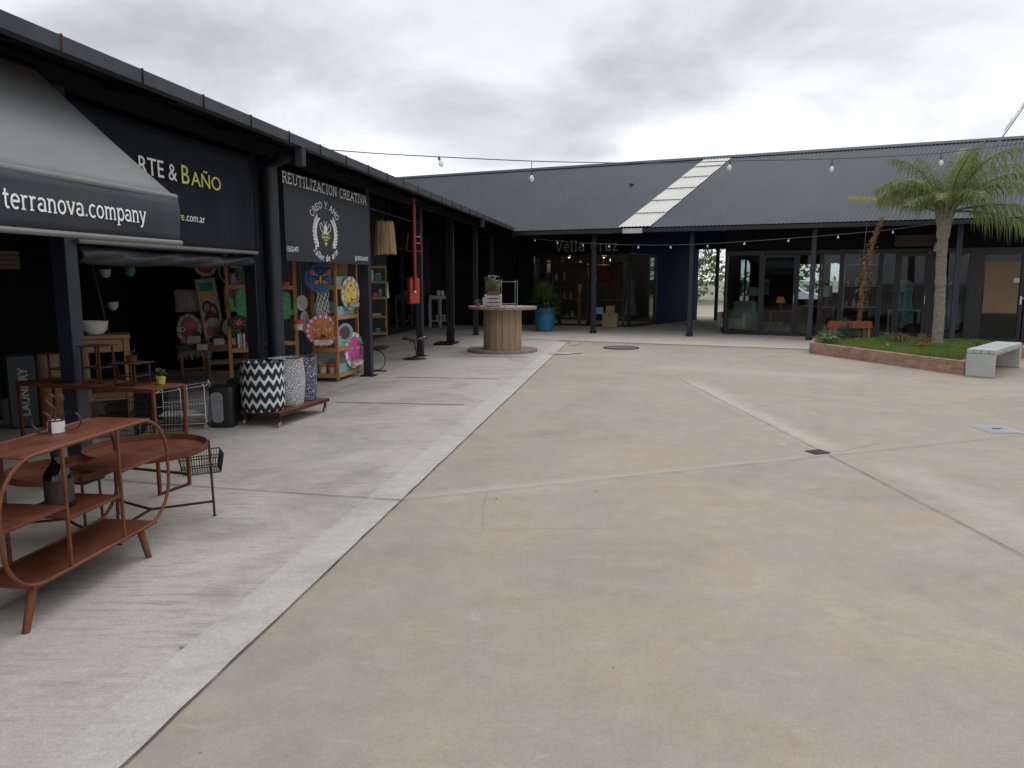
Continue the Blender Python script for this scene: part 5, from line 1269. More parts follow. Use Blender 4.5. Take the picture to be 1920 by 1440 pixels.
mb.build('disc', None, o, smooth=30)
mb = MB(); mb.b(-.03, .16, -.1, -.004, -.24, -.13); mb.build('box', 'p_cream', o, bevel=.004)
o, mb = board('cactus_plate', 'round dark plate painted with a green cactus on the bench', 'plate', (-4.50, 12.0, .80), R(22), .18, .2, 'p_black', -10)
mb.use('p_grey'); mb.ell(-.06, .02, .08, .13, 0, .0014); mb.use('p_green'); mb.ell(.05, .02, .085, .14, 0, .0018); mb.use('p_darkgreen')
for q in (-.03, 0, .03): mb.ribbon([(.05 + q, -.1), (.05 + q * 1.6, .02), (.05 + q, .14)], .006, -.002)
mb.use('p_cream'); mb.ell(-.05, .12, .04, .03, 0, .0024); mb.build('disc', None, o, smooth=30)
for i, (x, y, z) in enumerate(((-4.93, 11.85, .47), (-4.70, 11.95, .552), (-4.42, 11.98, .552))):
    t = T('white_planter', ['white planter on the chair edge below the pink plate', 'white planter at the foot of the painted board', 'white planter in front of the cactus plate'][i], 'planter', (x, y, z), R(22), 'white planters on bench and chair')
    mb = MB(); mb.b(-.08, .08, -.05, .05, 0, .1); mb.build('box', 'p_white', t, bevel=.006); mb = MB(); leafball(mb, (0, 0, .12), .07, .05, 50, .06, .02, rnd); mb.build('foliage', 'leaf_olive', t, smooth=0)
def cushion(label, loc, rz, w, h, mat):
    t = T('cushion', label, 'cushion', loc, rz); mb = MB(); n = 12
    for sy in (-1, 1):
        o = len(mb.v)
        for i in range(n + 1):
            for j in range(n + 1):
                a, b2 = i / n * 2 - 1, j / n * 2 - 1; mb.v.append((a * w / 2, sy * .07 * (1 - a * a) ** .5 * (1 - b2 * b2) ** .5 if abs(a) < 1 and abs(b2) < 1 else 0, b2 * h / 2 + h / 2))
        for i in range(n):
            for j in range(n): k_ = o + i * (n + 1) + j; mb.f.append([k_, k_ + 1, k_ + n + 2, k_ + n + 1] if sy > 0 else [k_, k_ + n + 1, k_ + n + 2, k_ + 1]); mb.mi.append(0)
    mb.build('cover', mat, t, smooth=60)
cushion('left beige ribbed cushion against the chair back', (-5.22, 12.13, 1.06), R(24), .42, .36, 'linen')
cushion('right beige ribbed cushion behind the painted board', (-4.55, 12.45, 1.05), R(24), .42, .42, 'linen')
t = T('straw_hoops', 'pair of round straw hoops hung beside the pine shelf', 'hoops', (-4.42, 12.1, 1.72), R(24))
for q in range(4): mb = MB(); mb.tube([(.06 * q - .1 + (.16 - .02 * q) * math.cos(a * .2618), .02 * q, (.2 - .01 * q) * math.sin(a * .2618)) for a in range(24)], .014, 6, True); mb.build('hoop', 'linen', t)
mb = MB(); mb.tube([(0, .02, .19), (0, .02, 1.5)], .004, 4); mb.build('cord', 'macrame', t)
t = T('fringed_throw', 'long beige fringed throw hanging behind the cactus plate', 'throw', (-4.36, 12.35, 1.0), R(24))
mb = MB(); n = 26
for i in range(n): x = -.17 + i * .34 / n; mb.leaf((x, .02 * math.sin(i * 1.3), .58), (0, 0, -1), (0, 1, 0), .58, .022)
mb.build('strands', 'linen', t, smooth=0)
# dark stand with three white cup lamps
t = T('lamp_stand', 'dark slanting pole with three white cup lamps in the shade', 'lamp stand', (-5.35, 9.7, .004), R(29))
mb = MB(); mb.tube([(.22, 0, 0), (-.1, 0, 2.2)], .018, 8); mb.build('pole', 'black_metal', t)
for i, z in enumerate((.79, 1.24, 1.66)):
    xx = .22 - .32 * z / 2.2 + .13
    mb = MB(); mb.lathe([(.0, -.055), (.035, -.05), (.06, -.01), (.068, .05), (.062, .05), (.05, -.01), (0, -.03)], 18, (xx, 0, z)); mb.build('cup_shade', 'lamp_cloth', t)
    mb = MB(); mb.bar((xx - .13, 0, z), (xx - .05, 0, z), .012); mb.build('arm', 'black_metal', t)
t = T('green_lantern', 'tiny dark green glass lantern hung under the tarp', 'lantern', L(-5.4, -.3, 1.62)); mb = MB(); mb.lathe([(.02, 0), (.045, .03), (.045, .08), (.015, .11), (0, .11)], 14); mb.build('glass_body', 'p_darkgreen', t); mb = MB(); mb.tube([(0, 0, .11), (0, 0, 1.4)], .003, 4); mb.build('cord', 'black_metal', t)

# ladder shelf on the dark wall, hanging things, red pump
s4o = L(6.45, -2.28, .006); s4r = R(11)
s4 = shelf_unit('ladder_shelf', 'narrow light pine ladder shelf against the dark ribbed wall', s4o, s4r, .42, .3, 1.92, [.20, .62, 1.10, 1.50, 1.88], 'pine_light', 'pine_light', .03)
def S4(x, y, z): return s4o + Matrix.Rotation(s4r, 3, 'Z') @ Vector((x, y, z))
for i, (x, z, w_, h_, c_, lab) in enumerate(((.22, 1.53, .16, .2, 'p_teal', 'teal box on the ladder shelf below its top'), (.07, 1.53, .07, .28, 'p_white', 'white cloth card at the left of the teal box'), (.13, 1.13, .1, .1, 'p_pink', 'pinkish packet on the middle ladder shelf'), (.26, 1.13, .09, .2, 'p_grey', 'grey bottle box on the middle ladder shelf'), (.16, .65, .22, .06, 'p_cream', 'pale folded stack on the second ladder shelf'), (.18, .23, .14, .1, 'p_teal', 'teal tin on the lowest ladder shelf'))):
    t = T('shelf_goods', lab, 'goods', S4(x, .06, z), s4r, 'goods on the ladder shelf'); mb = MB(); mb.b(-w_ / 2, w_ / 2, 0, .12, 0, h_ * .88); mb.build('box', c_, t, bevel=.008); mb = MB(); mb.b(-w_ / 2 * .7, w_ / 2 * .7, .02, .1, h_ * .88, h_); mb.build('lid', 'p_white', t, bevel=.006)
mb = MB(); mb.add([(.43, .02, 1.5), (.45, .1, 1.5), (.48, .1, 1.1), (.42, .02, 1.1)], [(0, 1, 2, 3)]); t = T('hanging_cloth', 'white cloth strip hanging from the ladder shelf side', 'cloth', s4o, s4r); o = mb.build('cloth', 'p_white', t, smooth=0); sm = o.modifiers.new('thick', 'SOLIDIFY'); sm.thickness = .006

rod = T('hanging_rod', 'thin grey rod slung under the roof between posts three and four', 'rod', L(.1, 0, 0), LR)
mb = MB(); mb.tube([(0, .0, 2.74), (3.0, .02, 2.70)], .014, 8); mb.build('bar', 'column_paint', rod); mb = MB(); mb.tube([(1.2, .01, 2.72), (1.2, .01, 3.02)], .006, 6); mb.build('hanger', 'black_metal', rod)
st = T('straw_lampshade', 'tapered straw lampshade hanging from the rod beside the shop sign', 'lampshade', L(.98, .0, 2.02), 0)
q = random.Random(2); prof = [(.185, 0), (.178, .12), (.165, .32), (.148, .50), (.135, .56)]
mb = MB(); n = 72
for j in range(n):
    a = 2 * math.pi * j / n; dr_ = q.uniform(-.006, .008)
    mb.tube([((r_ + dr_) * math.cos(a), (r_ + dr_) * math.sin(a), z + (q.uniform(-.02, .015) if i in (0, 4) else 0)) for i, (r_, z) in enumerate(prof)], .0075, 5)
mb.build('straw', 'straw', st)
mb = MB(); mb.lathe([(.176, .02), (.13, .55), (0, .555)], 36); mb.f = mb.f[:72]; mb.build('lining', 'straw', st)
mb = MB(); mb.tube([(-.13, 0, .54), (0, 0, .68), (.13, 0, .54)], .003, 5); mb.tube([(0, 0, .68), (0, 0, .74)], .004, 5); mb.build('hook', 'black_metal', st)
rf = T('hanging_chair_frame', 'small dark red wooden stool hanging upside down behind the red pipe', 'stool', L(2.55, .05, 2.10), LR - .35); rf.scale = (.68, .68, .72)
mb = MB(); mb.b(-.24, .24, -.15, .15, .02, .05); mb.build('seat', 'red_dark', rf, bevel=.005)
for sx in (-1, 1):
    for sy in (-1, 1): mb = MB(); mb.bar((sx * .2, sy * .12, .05), (sx * .14, sy * .09, .52), .03); mb.build('leg', 'red_dark', rf)
for z in (.25, .42): mb = MB(); mb.bar((-.19, -.1, z), (.19, -.1, z), .022); mb.build('rung', 'linen', rf)
mb = MB(); mb.tube([(0, 0, .3), (0, 0, .66)], .005, 5); mb.build('cord', 'black_metal', rf)
rp = T('red_pump', 'bright red steel box hanging on a thin red pipe from the eave', 'pump', L(1.62, .30, 0), LR - .9)
mb = MB(); mb.tube([(0, -.1, 3.0), (0, -.1, 1.38)], .032, 14); mb.build('pipe', 'red_dark', rp)
mb = MB(); mb.b(-.10, .10, -.085, .085, 1.14, 1.60); mb.build('box', 'red_paint', rp, bevel=.022, seg=3)
mb = MB(); mb.tube([(-.02, -.15, 1.36), (-.02, -.08, 1.36)], .022, 12); mb.build('bolt', 'chrome', rp)
mb = MB(); mb.b(-.07, .07, -.06, .06, 1.60, 1.625); mb.build('lid', 'red_dark', rp, bevel=.006)
mb = MB(); mb.b(-.045, .045, -.145, -.055, 2.98, 3.02); mb.build('flange', 'red_dark', rp, bevel=.004)
# cast seats on arcs
cs = T('plough_disc_stool', 'rusty stool of a plough disc on a curved spring leg beside the third post', 'stool', L(.62, -.05, .004), R(5))
mb = MB(); mb.lathe([(0, .385), (.12, .392), (.20, .43), (.205, .425), (.13, .375), (0, .368)], 32); mb.build('seat', 'iron_brown', cs)
mb = MB(); strip(mb, [(-.06 + .0, .37)] + [(-.02 + .14 * math.cos(R(a)), .19 + .17 * math.sin(R(a))) for a in range(80, -85, -12)] + [(-.09, .012)], .05, .012, closed=False); mb.build('spring_leg', 'iron_brown', cs)
mb = MB(); mb.b(-.2, .14, -.06, .06, 0, .014); mb.build('foot', 'iron_brown', cs, bevel=.004)
ts = T('tractor_seat_stool', 'rusty cast tractor seat with ragged edge on a disc base by the fourth post', 'stool', (-1.95, 14.85, .004), R(10))
mb = MB(); mb.lathe([(.24, 0), (.245, .006), (.2, .018), (.06, .04), (.03, .05), (0, .05)], 32); mb.build('base', 'iron_brown', ts)
mb = MB(); mb.tube([(.05, .0, .04), (.03, 0, .2), (.0, 0, .36)], .014, 8); mb.build('stem', 'iron_brown', ts)
mb = MB(); n = 40; ps = []
for k_, (rr, z) in enumerate(((.03, .365), (.12, .37), (.2, .385))):
    for j in range(n):
        a = 2 * math.pi * j / n; lob = 1 + (.18 * math.sin(6 * a) + .10 * math.sin(11 * a)) * (rr > .15); mb.v.append((rr * lob * math.cos(a) * 1.1, rr * lob * math.sin(a) * .85, z + .05 * (math.cos(a) ** 2) * (rr / .2) - .04 * (rr > .15) * max(0, math.sin(6 * a))))
for k_ in range(2):
    for j in range(n): mb.f.append([k_ * n + j, k_ * n + (j + 1) % n, (k_ + 1) * n + (j + 1) % n, (k_ + 1) * n + j]); mb.mi.append(0)
mb.f.append(list(range(n))); mb.mi.append(0)
o = mb.build('seat', 'iron_brown', ts); sm = o.modifiers.new('thick', 'SOLIDIFY'); sm.thickness = .016
mb = MB(); mb.tube([(.0, -.05, .37), (.12, -.06, .42), (.22, -.02, .44)], .008, 6); mb.build('lever', 'chrome', ts)

# white slatted side table deep in the arcade
wt = T('white_side_table', 'white wooden side table with lower shelf deep under the arcade', 'table', (-2.37, 24.6, .01), R(12))
mb = MB(); mb.b(-.36, .36, -.25, .25, 1.0, 1.04); mb.b(-.33, .33, -.235, -.215, .92, 1.0); mb.build('top', 'grey_paint', wt)
for x in (-.33, 0, .33):
    for y in (-.22, .22): mb = MB(); mb.b(x - .03, x + .03, y - .03, y + .03, 0, 1.0); mb.build('leg', 'grey_paint', wt)
mb = MB(); mb.b(-.34, .34, -.24, .24, .20, .24); mb.build('shelf', 'grey_paint', wt)
for i, (x, z, c_, lab) in enumerate(((-.05, 1.042, 'p_cream', 'cream jar on top of the white side table'), (.08, 1.042, 'p_white', 'white jar on top of the white side table'), (.12, .242, 'p_teal', 'teal jar on the lower shelf of the white side table'), (-.1, .242, 'p_grey', 'grey jar on the lower shelf of the white side table'))):
    t = T('jar', lab, 'jar', wt.location + Matrix.Rotation(R(12), 3, 'Z') @ Vector((x, -.08, z)), 0, 'jars on the white side table'); mb = MB(); mb.lathe([(.05, 0), (.07, .05), (.06, .13), (0, .13)], 14); mb.build('body', c_, t); mb = MB(); mb.lathe([(.045, .13), (.045, .16), (0, .16)], 14); mb.build('lid', 'p_white', t)

# cable spool table with plants
sp_ = T('cable_spool_table', 'big weathered wooden cable spool used as a table under the arcade', 'spool table', (-.21, 16.5, .004), .2)
def flange(z0, z1, r):
    mb = MB(); n = 9; q = random.Random(int(z0 * 100))
    for i in range(n):
        x0, x1 = -r + 2 * r * i / n + .003, -r + 2 * r * (i + 1) / n - .003; k_ = 6; dz = q.uniform(-.004, .004)
        top = [(x0 + (x1 - x0) * j / k_, math.sqrt(max(r * r - (x0 + (x1 - x0) * j / k_) ** 2, 0))) for j in range(k_ + 1)]
        mb.prism([(a, -b2) for a, b2 in top] + [(a, b2) for a, b2 in reversed(top)], z0 + dz, z1 + dz)
    return mb
flange(0, .055, .775).build('flange', 'spool_flange', sp_, smooth=0); flange(.935, .99, .755).build('flange', 'spool_flange', sp_, smooth=0)
mb = MB(); q = random.Random(4)
for i in range(18):
    a0, a1 = 2 * math.pi * i / 18 + .008, 2 * math.pi * (i + 1) / 18 - .008; ro = .42 + q.uniform(-.006, .008)
    mb.prism([(ro * math.cos(a0), ro * math.sin(a0)), (ro * math.cos(a1), ro * math.sin(a1)), ((ro - .04) * math.cos(a1), (ro - .04) * math.sin(a1)), ((ro - .04) * math.cos(a0), (ro - .04) * math.sin(a0))], .056, .934)
mb.build('drum', 'spool_wood', sp_, smooth=0)
mb = MB(); mb.lathe([(.40, .056), (.40, .934)], 24); mb.build('core', 'dark_panel_wood', sp_)
for a in (0, 90, 180, 270): mb = MB(); mb.lathe([(.022, .99), (.022, 1.004), (0, 1.006)], 8, (.3 * math.cos(R(a)), .3 * math.sin(R(a)), 0)); mb.build('bolt', 'iron_brown', sp_)
TOP = .998
cb_ = T('planter_crate', 'white and mauve slatted crate of plants on the cable spool table', 'crate', (-.42, 16.3, TOP), R(6))
mb = MB()
for x in (-.17, .15): mb.b(x, x + .03, -.125, -.1, 0, .26); mb.b(x, x + .03, .1, .125, 0, .26)
mb.build('corner_posts', 'p_white', cb_)
mb = MB()
for z in (.02, .10, .18): mb.b(-.165, .175, -.135, -.125, z, z + .06); mb.b(-.165, .175, .125, .135, z, z + .06); mb.b(-.18, -.17, -.12, .12, z, z + .06); mb.b(.18, .19, -.12, .12, z, z + .06)
mb.build('slats', 'p_grey', cb_)
mb = MB(); mb.b(-.13, .14, -.1, .1, .01, .33); mb.build('inner_pot', 'p_brown', cb_)
mb = MB(); q = random.Random(9)
for i in range(70): 
    a = q.uniform(0, 6.28); mb.leaf((q.uniform(-.11, .12), q.uniform(-.08, .08), .32), (math.cos(a) * .4, math.sin(a) * .4, 1), (0, 1, 0), q.uniform(.12, .36), .03, .25)
mb.build('foliage', 'leaf_olive', cb_, smooth=0)
mb = MB()
for i in range(26):
    c_ = Vector((q.uniform(-.1, .16), q.uniform(-.1, .08), q.uniform(.42, .66)))
    for k_ in range(5): mb.leaf(c_, (math.cos(k_ * 1.256), math.sin(k_ * 1.256), .5), (0, 0, 1), .05, .03, .2)
mb.build('flowers', 'p_white', cb_, smooth=0)
t = T('small_white_vase', 'small white vase with a single stem left of the planter crate', 'vase', (-.60, 16.22, TOP), 0); mb = MB(); mb.lathe([(.03, 0), (.04, .06), (.036, .2), (.028, .2), (0, .19)], 16); mb.build('body', 'p_white', t); mb = MB(); mb.tube([(0, 0, .19), (.01, 0, .32), (.045, 0, .36)], .006, 5); mb.leaf((.01, 0, .3), (.3, 0, 1), (0, 1, 0), .1, .03); mb.build('stem', 'leaf_olive', t, smooth=0)
t = T('round_succulent_pot', 'little round pot with pale succulent at the left edge of the spool table', 'pot', (-.74, 16.28, TOP), 0); mb = MB(); mb.lathe([(.04, 0), (.06, .04), (.05, .075), (0, .07)], 16); mb.build('body', 'p_purple', t); mb = MB(); leafball(mb, (0, 0, .1), .06, .045, 60, .04, .022, rnd, 0); mb.build('foliage', 'leaf_olive', t, smooth=0)
wk = T('white_wire_stand', 'tall thin white wire stand behind the cable spool table', 'stand', (-.10, 20.6, .01), .2)
mb = MB()
for x in (-.22, .22):
    for y in (-.15, .15): mb.tube([(x, y, 0), (x, y, 1.55)], .012, 6)
for z in (.5, .9, 1.5): mb.tube([(-.22, -.15, z), (.22, -.15, z), (.22, .15, z), (-.22, .15, z)], .009, 6, True)
mb.build('frame', 'bin_grey', wk)
mb = MB()
for z in (.5, .9):
    for q in range(8): mb.tube([(-.2 + q * .057, -.15, z), (-.2 + q * .057, .15, z)], .004, 4)
mb.build('shelf_wires', 'bin_grey', wk)
# ================================================================== PLANTER, PALM, BENCH
def boxuv(o):
    me = o.data; uv = me.uv_layers.new(name='UVMap')
    for p in me.polygons:
        nx, ny, nz = p.normal
        for li in p.loop_indices:
            c = me.vertices[me.loops[li].vertex_index].co
            if abs(nz) > .7: uv.data[li].uv = (c.x, c.y)
            else:
                t = Vector((-ny, nx)); t.normalize(); uv.data[li].uv = (c.x * t.x + c.y * t.y, c.z)
PP = [(6.41, 16.05), (7.50, 12.30), (10.6, 15.3), (9.6, 17.0), (6.85, 17.0)]
def inset(P, d):
    out_ = []; n = len(P)
    for i in range(n):
        a, b, c = Vector(P[i - 1]), Vector(P[i]), Vector(P[(i + 1) % n]); e1, e2 = (b - a).normalized(), (c - b).normalized()
        n1, n2 = Vector((-e1.y, e1.x)), Vector((-e2.y, e2.x)); m = (n1 + n2); m /= (1 + n1.dot(n2)); out_.append(tuple(b + m * d))
    return out_
pl = T('brick_planter', 'low red brick planter bed edging a grassy corner at right', 'planter', (0, 0, 0))
inn = inset(PP, .13); n = len(PP)
mb = MB(); mb.v = [(x, y, .0) for x, y in PP] + [(x, y, .235) for x, y in PP] + [(x, y, .235) for x, y in inn] + [(x, y, .0) for x, y in inn]
for i in range(n):
    j = (i + 1) % n
    for a in range(3): mb.f.append([a * n + i, a * n + j, (a + 1) * n + j, (a + 1) * n + i]); mb.mi.append(0)
o = mb.build('brick_edging', 'brick', pl, smooth=0, bevel=.008); boxuv(o)
mb = MB(); inn2 = inset(PP, .10); mb.add([(x, y, .19) for x, y in inn2], [tuple(range(n))]); mb.build('soil', 'soil', pl, smooth=0)
def inpoly(x, y, P):
    r_ = False
    for i in range(len(P)):
        (x1, y1), (x2, y2) = P[i - 1], P[i]
        if (y1 > y) != (y2 > y) and x < (x2 - x1) * (y - y1) / (y2 - y1) + x1: r_ = not r_
    return r_
mb = MB(); q = random.Random(12); P2 = inset(PP, .11)
while len(mb.f) < 17000:
    x, y = q.uniform(6.4, 10.6), q.uniform(12.3, 17)
    if not inpoly(x, y, P2): continue
    k_ = .55 + .55 * math.sin(x * 3.1) * math.sin(y * 2.7) + .25 * math.sin(x * 9 + y * 7) + q.uniform(-.25, .35)
    if k_ < .12: continue
    h = .05 + .075 * k_; a = q.uniform(0, 6.28); lx, ly = q.uniform(-.05, .05), q.uniform(-.05, .05); w = q.uniform(.006, .012)
    mb.add([(x - w * math.cos(a), y - w * math.sin(a), .185), (x + w * math.cos(a), y + w * math.sin(a), .185), (x + lx + w * .5 * math.cos(a), y + ly + w * .5 * math.sin(a), .185 + h * .7), (x + lx * 1.8, y + ly * 1.8, .185 + h)], [(0, 1, 2, 3)])
g_ = mb.build('grass', 'grass_blade', None, smooth=0); tag(g_, 'bright green grass growing in the brick planter bed', 'grass', kind='stuff')

pt = T('palm_tree', 'young feather palm with grey trunk growing from the brick planter', 'palm', (8.78, 15.4, .19))
mb = MB(); q = random.Random(3); pts = []; rs = []
for i in range(34):
    z = i / 33 * 2.72; pts.append((.02 * math.sin(z * 2.1) - .015 * z, .015 * math.sin(z * 1.7), z - .05)); rs.append((.112 - .014 * min(z, 1) + (.018 if z > 2.25 else 0)) * (1 + .05 * math.sin(z * 19)) + q.uniform(-.004, .004))
mb.tube(pts, rs, 18); mb.build('trunk', 'palm_bark', pt, smooth=60)
mb = MB()
for i in range(26):
    a = i * 2.4; z = 2.42 + i * .016; d = Vector((math.cos(a), math.sin(a), 0)); p0 = Vector((-.04, 0, z))
    mb.tube([p0 + d * .085, p0 + d * .13 + Vector((0, 0, .16)), p0 + d * (.17 + .002 * i) + Vector((0, 0, .30))], [.05, .035, .015], 6)
mb.build('leaf_bases', 'palm_bark', pt, smooth=40)
def frond(az, el, L_, droop, mats=('palm_leaf',), ll=.42, tw=.0, dens=58, seed=0):
    q = random.Random(seed); mb = MB(); n = 16; P = []; p = Vector((-.04, 0, 2.74)) + Vector((math.cos(az), math.sin(az), 0)) * .1; e_ = el
    for i in range(n + 1):
        P.append(p.copy()); d = Vector((math.cos(az) * math.cos(e_), math.sin(az) * math.cos(e_), math.sin(e_))); p = p + d * L_ / n; e_ -= droop / n * (.45 + 1.1 * i / n)
    mb.tube(P, [.022 * (1 - .85 * i / n) + .003 for i in range(n + 1)], 5)
    for i in range(dens):
        t = .16 + .84 * i / dens; f = t * n; k_ = min(int(f), n - 1); pp = P[k_].lerp(P[k_ + 1], f - k_); tg = (P[k_ + 1] - P[k_]).normalized()
        sd_ = tg.cross(Vector((0, 0, 1))); sd_ = sd_.normalized() if sd_.length > .05 else Vector((-math.sin(az), math.cos(az), 0)); up = sd_.cross(tg)
        l = ll * (math.sin(math.pi * (.18 + .78 * t)) ** .6) * q.uniform(.8, 1.1)
        for s_ in (-1, 1):
            d = (sd_ * s_ * q.uniform(.7, 1.0) + tg * q.uniform(.55, .8) + up * q.uniform(-.05, .45)).normalized(); w = .0125
            dd = q.uniform(.7, 1.5); a1 = pp + d * l * .42 + Vector((0, 0, -.06 * l * dd)); a2 = pp + d * l * .70 + Vector((0, 0, -.38 * l * dd)); a3 = pp + d * l * .80 + Vector((0, 0, -.85 * l * dd)); wv = tg * w * .8
            mb.add([pp - wv * .6, pp + wv * .6, a1 + wv, a1 - wv, a2 + wv * .7, a2 - wv * .7, a3], [(0, 1, 2, 3), (3, 2, 4, 5), (5, 4, 6)])
    return mb
q = random.Random(21)
FR_ = [(0, 14, 1.75, 58), (-18, -2, 1.6, 45), (5, 52, 1.9, 92), (22, 64, 1.9, 96), (-24, 42, 1.7, 88), (176, 64, 1.5, 112), (158, 52, 1.45, 108), (196, 52, 1.3, 100),
       (-95, 42, 1.15, 95), (-122, 34, 1.2, 84), (-62, 40, 1.3, 92), (90, 62, 1.4, 90), (58, 58, 1.5, 90), (122, 66, 1.4, 100), (32, 82, 1.5, 38), (148, 80, 1.3, 44), (-60, 80, 1.3, 62), (-150, 66, 1.3, 105), (75, 78, 1.7, 60), (170, 76, 1.6, 75), (-30, 70, 1.75, 80)]
VB = -29.4
FR_ = [(R(a + VB), R(e_), l, R(d_), 'palm_leaf', .47) for a, e_, l, d_ in FR_] + [(R(181 + VB), R(20), 1.75, R(20), 'palm_old', .22)]
for i, (az, el, l, dr_, m_, ll) in enumerate(FR_):
    frond(az, el, l, dr_, ll=ll, seed=i).build('frond', m_, pt, smooth=0)
mb = MB(); a = Vector((0, 0, 2.75)); b_ = a + Vector((1.62, -.2, 2.62)); P = [a.lerp(b_, i / 12) + Vector((0, 0, -.05 * math.sin(math.pi * i / 12))) for i in range(13)]
mb.tube(P, [.020 - .0011 * i for i in range(13)], 6)
for i in range(60):
    t = q.uniform(.15, 1); p = a.lerp(b_, t); mb.leaf(p, (b_ - a).normalized() + Vector((q.uniform(-.25, .03), q.uniform(-.1, .1), q.uniform(0, .25))), (0, 1, 0), q.uniform(.12, .3), .008, 0)
mb.build('spear_leaf', 'palm_bark', pt, smooth=0)

bh = T('concrete_bench', 'pale cast concrete bench with slatted top beside the brick planter', 'bench', (7.48, 12.24, 0), math.atan2(.72, .69))
BL, BW, BH = 2.08, .41, .455
for x in (0, BL - .09):
    mb = MB(); mb.b(x, x + .09, -BW, 0, .002, BH - .075); mb.build('leg', 'cast_concrete', bh, bevel=.012)
mb = MB()
for i in range(4):
    y0 = -BW + i * BW / 4; mb.b(0, BL, y0 + .004, y0 + BW / 4 - .004, BH - .07, BH)
mb.build('seat', 'cast_concrete', bh, bevel=.008)
mb = MB(); mb.b(.02, BL - .02, -BW + .02, -.02, BH - .10, BH - .068); mb.build('slab', 'cast_concrete', bh, smooth=0)

# plants in the bed
def bush(loc, rx, rz, n, l, w, mat, label, name='small_plant', seed=0, flowers=None, stem=True):
    t = T(name, label, 'plant', loc); q = random.Random(seed); mb = MB(); leafball(mb, (0, 0, rz * .9), rx, rz, n, l, w, q, .3); mb.build('foliage', mat, t, smooth=0)
    mb = MB()
    for i in range(7): a = q.uniform(0, 6.28); mb.tube([(0, 0, 0), (rx * .3 * math.cos(a), rx * .3 * math.sin(a), rz * .6), (rx * .7 * math.cos(a), rx * .7 * math.sin(a), rz * 1.2)], .006, 4)
    mb.build('stems', 'stem', t, smooth=0)
    if flowers:
        mb = MB()
        for i in range(flowers[1]):
            a, u = q.uniform(0, 6.28), q.uniform(.1, 1); c = Vector((rx * u * math.cos(a), rx * u * math.sin(a), rz * q.uniform(1.0, 1.7)))
            for k_ in range(5): mb.leaf(c, (math.cos(k_ * 1.256), math.sin(k_ * 1.256), .4), (0, 0, 1), .04, .03, .2)
        mb.build('flowers', flowers[0], t, smooth=0)
    return t
bush((6.74, 15.85, .19), .18, .14, 220, .09, .03, 'leaf_green', 'white flowering plant at the left tip of the brick planter', seed=1, flowers=('p_white', 16))
bush((7.02, 16.5, .19), .20, .17, 240, .11, .02, 'leaf_olive', 'spiky light green plant behind the white flowers', seed=2)
bush((7.45, 16.6, .19), .22, .22, 260, .09, .04, 'leaf_dark', 'dark leafy shrub under the orange trough', seed=3)
bush((7.95, 15.7, .19), .20, .14, 260, .07, .03, 'leaf_green', 'olive green bushy plant in the bed below the dry vine', seed=4)
bush((8.12, 15.55, .19), .15, .14, 200, .07, .035, 'copper_leaf', 'copper leaved plant right beside the olive bush', seed=5)
bush((8.25, 14.95, .19), .16, .17, 190, .07, .03, 'copper_leaf', 'reddish plant in a terracotta pot before the shop door', name='potted_plant', seed=6)
t = T('terracotta_pot', 'small terracotta pot half sunk in the planter grass', 'pot', (8.22, 14.85, .17)); mb = MB(); mb.lathe([(.07, 0), (.09, .12), (.1, .12), (.1, .16), (.085, .16), (.08, .1), (0, .1)], 18); mb.build('body', 'terracotta', t); mb = MB(); mb.lathe([(0, .13), (.08, .13)], 14); mb.build('soil', 'soil', t)
bush((9.1, 14.6, .19), .14, .08, 120, .07, .03, 'leaf_dark', 'low dark plant at the right end near the bench', seed=7)
for i, (x, y, r_) in enumerate(((7.22, 16.0, .07), (7.38, 15.95, .09), (7.5, 15.9, .05), (7.62, 15.8, .06), (7.75, 15.35, .04), (8.35, 15.3, .05))):
    mb = MB(); mb.lathe([(r_ * .7, 0), (r_, .025), (r_ * .8, .055), (0, .065)], 9, wob=lambda a, k_: 1 + .2 * math.sin(2 * a + i)); o = mb.build('stone', 'pebble', None, loc=(x, y, .20), rz=i); tag(o, 'pale rounded stone lying among the planter plants', 'stone', 'stones in the planter')
ot = T('orange_trough', 'orange red wooden trough on legs behind the brick planter', 'trough', (7.42, 17.25, .008), R(-4))
mb = MB(); 
for z in (.46, .535): mb.b(.0, .84, -.02, 0, z, z + .07); mb.b(.0, .84, .28, .30, z, z + .07); mb.b(-.02, 0, -.02, .30, z, z + .07); mb.b(.84, .86, -.02, .30, z, z + .07)
mb.build('boards', 'red_wood', ot, bevel=.004); mb = MB(); mb.b(0, .84, 0, .28, .46, .5); mb.build('base', 'red_wood', ot)
for x in (.02, .78):
    for y in (0, .24): mb = MB(); mb.b(x, x + .05, y, y + .05, 0, .46); mb.build('leg', 'brown_wood', ot)
bush((7.75, 17.4, .5), .14, .1, 90, .08, .03, 'leaf_dark', 'dark little plant inside the orange trough', seed=8)
vi = T('dry_vine', 'dry brown climbing vine on thin wires rising to the gutter', 'vine', (8.06, 17.3, .55))
mb = MB(); q = random.Random(31); axis = [(-.02, 0, 0), (.0, 0, .5), (.02, .02, 1.0), (.08, .02, 1.5), (.20, 0, 2.0), (.34, -.02, 2.42)]
P = [Vector(p) for p in axis]
def along(t): f = t * (len(P) - 1); k_ = min(int(f), len(P) - 2); return P[k_].lerp(P[k_ + 1], f - k_)
stems = MB()
for s_ in range(4):
    stems.tube([along(i / 12) + Vector((q.uniform(-.06, .06), q.uniform(-.05, .05), 0)) for i in range(13)], .007, 5)
stems.tube([(-.1, 0, -.35), (.0, 0, 2.3)], .004, 4); stems.tube([(0, 0, -.36), (-.02, 0, .1)], .012, 6)
